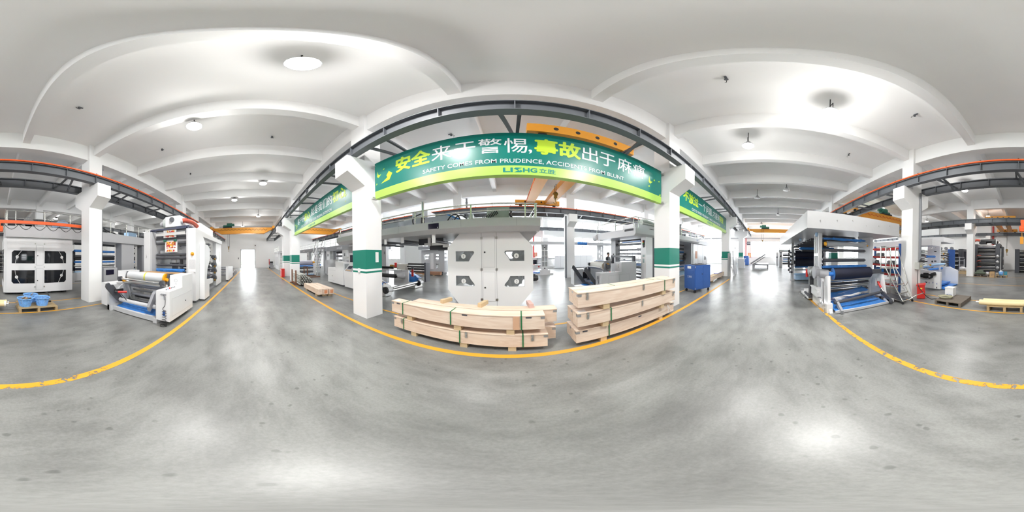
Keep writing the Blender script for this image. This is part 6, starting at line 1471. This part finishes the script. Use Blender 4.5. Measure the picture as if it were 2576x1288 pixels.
part('floor_tray', M['dark'], t, lambda b: b.box(LX0 + .05, LX1 - .05, LY0 + .03, LY1 - .03, .11, .13))
part('pole_handle', M['stain'], t, lambda b: (b.tube([(3.2, -3.9, .10), (3.05, -4.05, .24), (2.98, -4.4, .28)], .016, 8)))
t = thing('storage_rack', 'storage rack with blue uprights and red beams behind the step ladder', 'rack', (5.5, -5.3, 0))
for x in (4.55, 7.2):
    for y in (-4.95, -5.75): part('upright', M['bluetxt'] if 0 else M['blue'], t, lambda b: b.box(x - .04, x + .04, y - .04, y + .04, 0, 2.0))
    part('brace', M['blue'], t, lambda b: [b.bar((x, -4.95, .3 + .45 * i), (x, -5.75, .6 + .45 * i), .03, .03) for i in range(3)])
for z in (.18, .62, 1.02, 1.38, 1.75):
    for y in (-4.97, -5.73): part('beam', M['red'], t, lambda b: b.box(4.55, 7.2, y - .025, y + .025, z, z + .09))
    part('shelf', M['grey'], t, lambda b: b.box(4.6, 7.15, -5.72, -4.98, z + .06, z + .085))
t = thing('wrapped_roll', 'teal wrapped roll lying on a middle shelf of the rack', 'roll', (5.6, -5.2, .7))
part('roll', M['bluefilm'], t, lambda b: b.cyl((4.8, -5.2, .819), (6.3, -5.2, .819), .11, n=18)); part('wrap_band', M['navy'], t, lambda b: b.cyl((5.3, -5.2, .815), (5.7, -5.2, .815), .113, n=18)); part('core', M['dark'], t, lambda b: b.cyl((4.65, -5.2, .815), (4.8, -5.2, .815), .04, n=10))
for i, (x, z) in enumerate(((6.6, 1.105), (5.4, 1.105), (6.2, 1.465))):
    t = thing('machine_part', ('dark machine part on the third shelf near the rack\'s far end', 'dark machine part on the third shelf near the column', 'dark machine part on the fourth rack shelf')[i], 'machine part', (x, -5.3, z))
    part('housing', M['mid'], t, lambda b: (b.box(x - .15, x + .15, -5.45, -5.15, z, z + .14), b.cyl((x - .25, -5.3, z + .1), (x + .2, -5.3, z + .1), .07, n=12)))
t = thing('air_bar', 'long pale bar hood hung behind the coating machine hood', 'hood', (6.5, -6.6, 2.05))
boxpart('bar', M['white'], t, 3.9, 9.5, -7.2, -6.4, 2.0, 2.3)
for x in (5.2, 6.6, 8.4): boxpart('hanger', M['dark'], t, x - .02, x + .02, -6.82, -6.78, 0, 2.0)

# ================================================================== white slitter behind the red cabinet
t = thing('slitter', 'white slitter frame with blue and pale film rolls behind the red cabinet', 'slitting machine', (3.7, -7.1, 0))
part('side_panel', M['white'], t, lambda b: b.prism([(3.35, .05), (4.45, .05), (4.45, .88), (3.34, .80)], 'y', -6.34, -6.22))
part('side_panel', M['white'], t, lambda b: b.prism([(3.2, .05), (4.4, .05), (4.4, .92), (3.7, .95), (3.2, .74)], 'y', -7.98, -7.88))
part('drive_motor', M['black'], t, lambda b: (b.cyl((4.2, -6.22, .60), (4.2, -6.10, .60), .06, n=14), b.cyl((4.30, -6.14, .60), (3.85, -6.14, .60), .085, n=16), b.box(3.95, 4.15, -6.22, -6.08, .5, .74), b.cyl((3.82, -6.22, .60), (3.82, -6.08, .60), .11, n=18), b.cyl((3.75, -6.14, .68), (3.55, -6.14, .74), .07, n=14)))
part('motor_wheel', M['mid'], t, lambda b: b.cyl((3.82, -6.08, .60), (3.82, -6.06, .60), .05, n=14))
part('bolt', M['black'], t, lambda b: (b.cyl((4.05, -6.22, .30), (4.05, -6.21, .30), .03, n=10), b.box(3.5, 3.54, -6.22, -6.21, .08, .14)))
part('blue_marks', M['bluetxt'], t, lambda b: [b.box(3.5 + .2 * i, 3.53 + .2 * i, -6.22, -6.217, .25 + .03 * (i % 2), .32 + .03 * (i % 2)) for i in range(4)])
part('floor_film', M['bluefilm'], t, lambda b: (draped(b, [(3.3, -6.4, .06), (3.25, -7.8, .06), (4.2, -7.8, .14), (4.2, -6.4, .14)], 8, 6, .015), b.box(3.2, 3.35, -7.8, -6.4, .02, .07), b.box(3.5, 4.0, -7.6, -6.5, .14, .22)))
for x, z, y0, y1, m in ((3.9, 1.10, -7.7, -6.3, 'paleblue'), (4.4, .98, -7.6, -6.2, 'paleblue'), (4.3, 1.48, -7.8, -6.5, 'bluefilm'), (4.1, .86, -7.8, -6.4, 'bluefilm'), (4.6, .7, -7.8, -6.4, 'dark')):
    roller(t, (x, y0, z), (x, y1, z), .055, m, journal=False)
    part('core_plug', M['amber'] if m == 'paleblue' else M['steel'], t, lambda b: (b.cyl((x, y0 - .04, z), (x, y0, z), .045, n=12), b.cyl((x, y1, z), (x, y1 + .04, z), .045, n=12)))
b = MB(); plate(b, [(4.0, .9), (4.75, .9), (4.75, 2.25), (4.0, 2.25)], [arcpts((4.5, 1.95), .05, 0, 330, 11), arcpts((4.25, 1.95), .035, 0, 330, 11)], 'y', -7.45, -7.35); b.box(4.0, 4.75, -7.45, -7.35, .05, .9); b.build('tower_plate', M['white'], t)
part('tower_marks', M['black'], t, lambda b: [b.box(x, x + w, -7.35, -7.343, z, z + .05) for x, w, z in ((4.15, .16, 2.05), (4.2, .14, 1.72), (4.2, .14, 1.22), (4.55, .1, 2.15))] + [b.cyl((4.45, -7.35, z), (4.45, -7.34, z), .05, n=14) for z in (1.22, .95)])
part('hood', M['white'], t, lambda b: (b.box(3.55, 5.3, -8.6, -7.0, 2.25, 2.5) if 0 else b.prism([(5.3, -7.3), (3.9, -7.55), (3.9, -8.9), (5.3, -8.9)], 'z', 2.26, 2.52)))
part('hook', M['bronze'], t, lambda b: (b.box(4.15, 4.3, -7.62, -7.54, 2.20, 2.26), b.tube([(4.2, -7.58, 2.2), (4.2, -7.58, 2.12), (4.16, -7.58, 2.09), (4.13, -7.58, 2.13)], .012, 6)))
part('blue_line', M['paleblue'], t, lambda b: b.box(4.3, 5.1, -7.6, -7.57, 2.235, 2.26))

# ================================================================== dark presses along the back wall
def dark_press(label, x0, x1, yf, h, n, duct=False, extra=True):
    t = thing('printing_press', label, 'printing machine', ((x0 + x1) / 2, yf - .8, 0), 0)
    part('side_plate', M['dark'], t, lambda b: b.box(x1 - .45, x1, yf - 1.6, yf, .0, h))
    part('side_plate', M['dark'], t, lambda b: (b.box(x0, x0 + .42, yf - 1.6, yf, .0, h + .05), b.box(x0 - .25, x0, yf - 1.5, yf - .4, .3, h - .2)))
    part('base', M['black'], t, lambda b: b.box(x0 + .3, x1 - .3, yf - 1.5, yf - .3, .0, .12))
    for i in range(n):
        z = .22 + (h - .4) * i / (n - 1)
        roller(t, (x0 + .48, yf - .35 + .12 * (i % 2), z), (x1 - .48, yf - .35 + .12 * (i % 2), z), .07 + .02 * (i % 3), ('steel', 'dark', 'chrome', 'black')[i % 4])
    part('back_sheet', M['mid'], t, lambda b: b.box(x0 + .4, x1 - .4, yf - 1.6, yf - 1.5, .1, h))
    if extra:
        for i in range(3):
            z = .45 + .55 * i
            part('red_hose', M['hose'], t, lambda b: b.hose([(x1 - .42, yf + .02, z), (x1 - .50, yf + .1, z + .08), (x1 - .62, yf + .06, z + .10), (x1 - .8, yf - .1, z + .07)], .035, 8))
            part('handwheel', M['alu'], t, lambda b: b.lathe([(.16, 0), (.17, .03), (.05, .05), (.0, .05)], (x0 + .21, yf, z), (0, 1, 0), 20))
        part('grey_post', M['grey'], t, lambda b: b.box(x0 - .12, x0 - .02, yf - .3, yf - .1, .1, h - .4))
        part('white_boxes', M['paper'], t, lambda b: [b.box(x0 - .3, x0 - .25, yf - .9, yf - .5, z, z + .25) for z in (.45, 1.25)])
    if duct:
        part('black_duct', M['black'], t, lambda b: (b.cyl((x1 - .6, yf - .8, h + .35), (x0 + .5, yf - .8, h + .40), .20, n=18), b.box(x0 + .3, x0 + .9, yf - 1.1, yf - .5, h + .05, h + .35), b.box(x1 - 1.2, x1 - .5, yf - 1.1, yf - .5, h + .05, h + .3)))
        part('red_duct', M['hose'], t, lambda b: b.hose([(x1 - .5, yf - .8, h + .45), (x1 - .1, yf - .8, h + .48), (x1 + .2, yf - .75, h + .3), (x1 + .28, yf - .7, h)], .12, 12))
        part('top_pipes', M['steel'], t, lambda b: (b.cyl((x0 + .4, yf - .3, h), (x0 + .4, yf - .3, h + .55), .05, n=10), b.tube([(x0 + .2, yf - .3, h + .1), (x0 - .1, yf - .3, h + .25), (x0 + .1, yf - .3, h + .4)], .04, 8)))
    return t
dark_press('tallest black press with red hoses and a black duct, by the back wall', 2.05, 4.75, -15.6, 2.75, 15, duct=True)
dark_press('plain black press of stacked pale rolls, right of the tallest black press', -3.3, .6, -15.6, 2.28, 11, extra=False)
dark_press('black press behind the white slitter, with a white ladder frame', 5.5, 7.0, -14.6, 2.2, 10, extra=False)
t = thing('access_frame', 'pale ladder frame with orange end standing before the black press at the slitter', 'frame', (5.4, -13.9, 0))
for x in (5.05, 5.5, 6.0, 6.5): part('upright', M['grey'], t, lambda b: b.box(x - .03, x + .03, -13.93, -13.87, 0, 1.5 if x > 5.2 else 1.3))
part('rung', M['grey'], t, lambda b: [b.box(5.05, 6.5, -13.92, -13.88, z, z + .05) for z in (.3, .7, 1.1, 1.4)])
t = thing('printing_press', 'blue and steel press with rows of rolls right behind the white slitter tower', 'printing machine', (7.2, -12.6, 0))
part('side_plate', M['bluetxt'], t, lambda b: b.box(5.75, 5.95, -13.4, -12.3, 0, 2.1))
part('side_plate', M['mid'], t, lambda b: b.box(9.0, 9.2, -13.4, -12.3, 0, 2.1))
for i in range(10): roller(t, (6.0, -12.6 - .1 * (i % 2), .25 + .19 * i), (8.95, -12.6 - .1 * (i % 2), .25 + .19 * i), .075, ('chrome', 'dark', 'steel')[i % 3])
part('valve_row', M['dark'], t, lambda b: [(b.cyl((5.9, -12.3, .3 + .2 * i), (5.9, -12.1, .3 + .2 * i), .07, n=10), b.cyl((6.15, -12.25, .38 + .2 * i), (6.15, -12.1, .38 + .2 * i), .05, n=10)) for i in range(8)])
part('orange_caps', M['amber'], t, lambda b: [b.cyl((6.3, -12.3, .45 + .42 * i), (6.3, -12.2, .45 + .42 * i), .06, n=10) for i in range(4)])
part('top_fans', M['mid'], t, lambda b: [b.cyl((5.8 + .55 * i, -12.9, 2.2), (5.8 + .55 * i, -12.7, 2.2), .14, n=16) for i in range(3)])
t = thing('white_sacks', 'pile of white sacks on the floor before the black press at the slitter', 'sacks', (4.9, -13.2, 0))
part('sack', M['paper'], t, lambda b: b.sphere((5.0, -13.3, .45), .28, 10, 7, (1.2, .8, .7))); part('sack', M['paper'], t, lambda b: b.sphere((4.6, -13.2, .42), .2, 10, 7, (1.1, .8, .8)))
part('pallet', M['wood'], t, lambda b: b.box(4.35, 5.5, -13.6, -12.9, 0, .22))
t = thing('chain_hook', 'hanging brass chain hook beside the tallest black press', 'hook', (1.28, -14.0, 2.1)) if 0 else None

# ================================================================== machines in the first bay, far left
def stand_line(label, x0, x1, y0, z0, h, posts, logo=None, rail=True):
    t = thing('printing_press', label, 'printing machine', ((x0 + x1) / 2, y0 + 1.4, 0))
    part('deck', M['mid'], t, lambda b: b.box(x0, x1, y0, y0 + 2.6, z0, z0 + h))
    if rail: railing(t, [(x0, y0 + .05, z0 + h), (x1, y0 + .05, z0 + h)], .5, [i / 6 for i in range(7)], mid=.5)
    for i, px in enumerate(posts):
        part('post', M['white'], t, lambda b: b.box(px - .32, px + .32, y0 + .05, y0 + .35, 0, z0))
        part('switch_plate', M['dark'], t, lambda b: b.box(px - .08, px + .06, y0 + .04, y0 + .05, 1.55, 1.75))
        part('back_post', M['grey'], t, lambda b: b.box(px - .32, px + .32, y0 + 2.2, y0 + 2.5, 0, z0))
    for a, c in zip(posts[:-1], posts[1:]):
        for z, m in ((1.85, 'dark'), (1.55, 'mid'), (1.2, 'dark'), (.95, 'steel'), (.7, 'bluefilm'), (.45, 'dark')): roller(t, (a + .4, y0 + .7, z), (c - .4, y0 + .7, z), .09, m)
    if logo:
        b = MB(); b.text(logo[0], (logo[1], y0, z0 + h * .28), UX, UZ, h=h * .45, bold=.015); b.build('logo', M['whitetxt'], t)
    return t
t = stand_line('grey decked press line left of the metal stairs, far in the first bay', -20.2, -13.2, 6.0, 2.06, .34, (-17.3, -15.0), ('LISHG立胜', -19.0))
t2 = stand_line('grey decked press line right of the metal stairs, far in the first bay', -12.6, -7.6, 6.0, 1.98, .36, (-12.2, -9.6), ('LISHG立胜', -10.6))
part('white_boxes', M['white'], t2, lambda b: b.box(-11.4, -9.0, 6.6, 7.4, 2.34, 3.3))
part('base_cabinet', M['grey'], t2, lambda b: (b.prism([(-12.5, .1), (-9.9, .1), (-9.9, 1.25), (-11.6, 1.3), (-12.5, 1.2)], 'y', 5.9, 6.05),))
part('small_screen', M['paper'], t2, lambda b: (b.box(-10.6, -10.1, 5.8, 5.9, 1.0, 1.3), b.box(-9.2, -8.8, 5.85, 5.95, 1.0, 1.5)))
t = thing('steel_stairs', 'steep grey steel stairs between the two decked press lines', 'stairs', (-12.6, 5.4, 0))
for y in (5.15, 5.75): part('stringer', M['white'], t, lambda b: b.bar((-13.9, y, .35), (-12.4, y, 2.36), .04, .16))
for i in range(8): part('tread', M['mid'], t, lambda b: b.box(-13.75 + .18 * i, -13.5 + .18 * i, 5.17, 5.73, .55 + .235 * i, .58 + .235 * i))
for y in (5.15, 5.75): part('handrail', M['stain'], t, lambda b: b.tube([(-14.1, y, .2), (-14.1, y, 1.0), (-12.5, y, 3.0), (-12.2, y, 3.0), (-12.2, y, 2.36)], .025, 8))
for y in (5.15, 5.75): part('support', M['grey'], t, lambda b: b.box(-12.45, -12.37, y - .03, y + .03, 0, 2.4))
t = thing('winder', 'dark floor winder with a lilac roll and blue tray behind the rusty stand', 'winding machine', (-13.0, 4.4, 0))
part('side_plate', M['white'], t, lambda b: (b.box(-13.5, -12.4, 4.90, 5.02, .05, 1.0), b.box(-13.5, -12.4, 3.5, 3.62, .05, .9)))
part('lilac_roll', mat('lilac_roll_film', (.42, .42, .52), .35), t, lambda b: b.cyl((-13.0, 3.65, 1.02), (-13.0, 4.88, 1.02), .22, n=24))
for z, r, m in ((.78, .06, 'bluefilm'), (.62, .07, 'dark'), (.45, .05, 'steel'), (.30, .08, 'dark')): roller(t, (-12.7, 3.7, z), (-12.7, 4.85, z), r, m)
part('blue_tray', M['paleblue'], t, lambda b: b.box(-12.9, -12.5, 3.7, 4.85, .06, .14))
part('foot', M['dark'], t, lambda b: b.box(-13.2, -12.45, 3.6, 4.95, 0, .06))
part('orange_clamp', M['amber'], t, lambda b: b.box(-12.9, -12.7, 4.9, 5.04, .95, 1.15))
t = thing('unwinder', 'white stepped unwinder cabinet left of the near left column', 'winding machine', (-7.5, 4.7, 0))
wy = 4.22
part('side_cabinet', M['white'], t, lambda b: b.prism([(-8.55, .08), (-6.85, .08), (-6.85, 1.22), (-7.65, 1.26), (-7.65, .90), (-8.55, .90)], 'y', wy, wy + .42))
part('far_cabinet', M['white'], t, lambda b: b.prism([(-8.55, .08), (-6.85, .08), (-6.85, 1.22), (-7.65, 1.26), (-7.65, .90), (-8.55, .90)], 'y', wy + 1.9, wy + 2.2))
part('panel_line', M['mid'], t, lambda b: (b.box(-8.45, -7.75, wy - .002, wy, .20, .205), b.box(-8.45, -7.6, wy - .002, wy, .76, .765)))
part('lock', M['black'], t, lambda b: b.cyl((-8.0, wy - .02, .45), (-8.0, wy, .45), .02, n=10))
part('plinth', M['dark'], t, lambda b: b.box(-8.1, -6.95, wy + .05, wy + .4, 0, .08))
part('vent_window', M['clear'], t, lambda b: b.box(-6.845, -6.84, wy + .08, wy + .36, .72, 1.14))
part('top_rolls', M['dark'], t, lambda b: (b.cyl((-8.2, wy + .42, .98), (-8.2, wy + 1.9, .98), .06, n=12), b.cyl((-8.0, wy + .42, .75), (-8.0, wy + 1.9, .75), .05, n=12)))
part('lilac_roll', mat('grey_web_roll', (.45, .45, .47), .4), t, lambda b: b.cyl((-7.4, wy + .45, 1.2), (-7.4, wy + 1.85, 1.2), .2, n=22))
part('amber_clamp', M['amber'], t, lambda b: b.box(-8.1, -7.8, wy + .5, wy + .8, 1.02, 1.18))
t = thing('control_console', 'white control console with a sloped key panel beside the near left column', 'control console', (-6.2, 4.2, 0))
part('pedestal', M['white'], t, lambda b: b.prism([(4.05, .1), (4.45, .1), (4.45, 1.1), (4.28, 1.1), (4.0, .82)], 'x', -6.45, -5.75))
part('panel_face', M['mid'], t, lambda b: b.obox((-6.1, 4.13, .965), (.58, .005, .34), rx=-45))
part('display', M['screen'], t, lambda b: b.obox((-6.15, 4.165, 1.01), (.3, .006, .16), rx=-45))
part('key', M['amber'], t, lambda b: [b.obox((-6.3 + .1 * i, 4.05, .885), (.05, .008, .05), rx=-45) for i in range(4)])
part('upright', M['white'], t, lambda b: (b.box(-6.45, -5.75, 4.3, 4.45, 1.1, 2.055),))
part('screen', M['screen'], t, lambda b: b.box(-6.35, -5.95, 4.29, 4.30, 1.25, 1.58))
part('switch_box', M['mid'], t, lambda b: b.box(-6.42, -6.15, 4.27, 4.30, 1.68, 1.98))
t = thing('printing_press', 'white press front close to the doorway wall, with railed deck and ladder in front', 'printing machine', (-21.5, 3.9, 0))
part('front_panel', M['white'], t, lambda b: b.box(-22.6, -19.6, 3.1, 4.6, 0, 2.0))
part('front_slot', M['grey'], t, lambda b: [b.box(-22.2 + .6 * i, -21.9 + .6 * i, 3.09, 3.1, .5, 1.6) for i in range(4)])
part('deck', M['grey'], t, lambda b: b.box(-22.8, -19.2, 3.0, 5.0, 2.0, 2.25))
railing(t, [(-22.7, 3.05, 2.25), (-19.3, 3.05, 2.25)], .55, [0, .25, .5, .75, 1], mid=.5)
t = thing('forklift', 'small dark pallet truck with a red mast against the doorway wall', 'pallet truck', (-23.2, 2.6, 0))
part('chassis', M['mid'], t, lambda b: (b.box(-23.6, -22.9, 2.3, 2.9, .12, .4), b.box(-23.6, -23.2, 2.35, 2.85, .4, .95)))
part('mast', M['red'], t, lambda b: b.box(-23.3, -23.2, 2.25, 2.35, .5, 1.3))
part('wheel', M['black'], t, lambda b: (b.cyl((-23.4, 2.3, .12), (-23.4, 2.4, .12), .12, n=14), b.cyl((-23.0, 2.3, .12), (-23.0, 2.4, .12), .12, n=14)))
part('seat', M['black'], t, lambda b: b.box(-23.1, -22.9, 2.4, 2.8, .7, .95))
b = MB(); b.box(XL + .0, XL + .06, -2.25, -2.15, 1.3, 1.55)
tag(b.build('wall_switch', M['dark'], loc=(XL + .03, -2.2, 1.3)), 'dark switch box on the wall left of the open doorway', 'switch')
b = MB(); b.cyl((XL, .35, 3.35), (XL + .25, .35, 3.38), .06, n=10); b.box(XL, XL + .06, .3, .4, 3.25, 3.35)
tag(b.build('security_camera', M['dark'], loc=(XL, .35, 3.3)), 'small camera on the wall above the open doorway', 'camera')
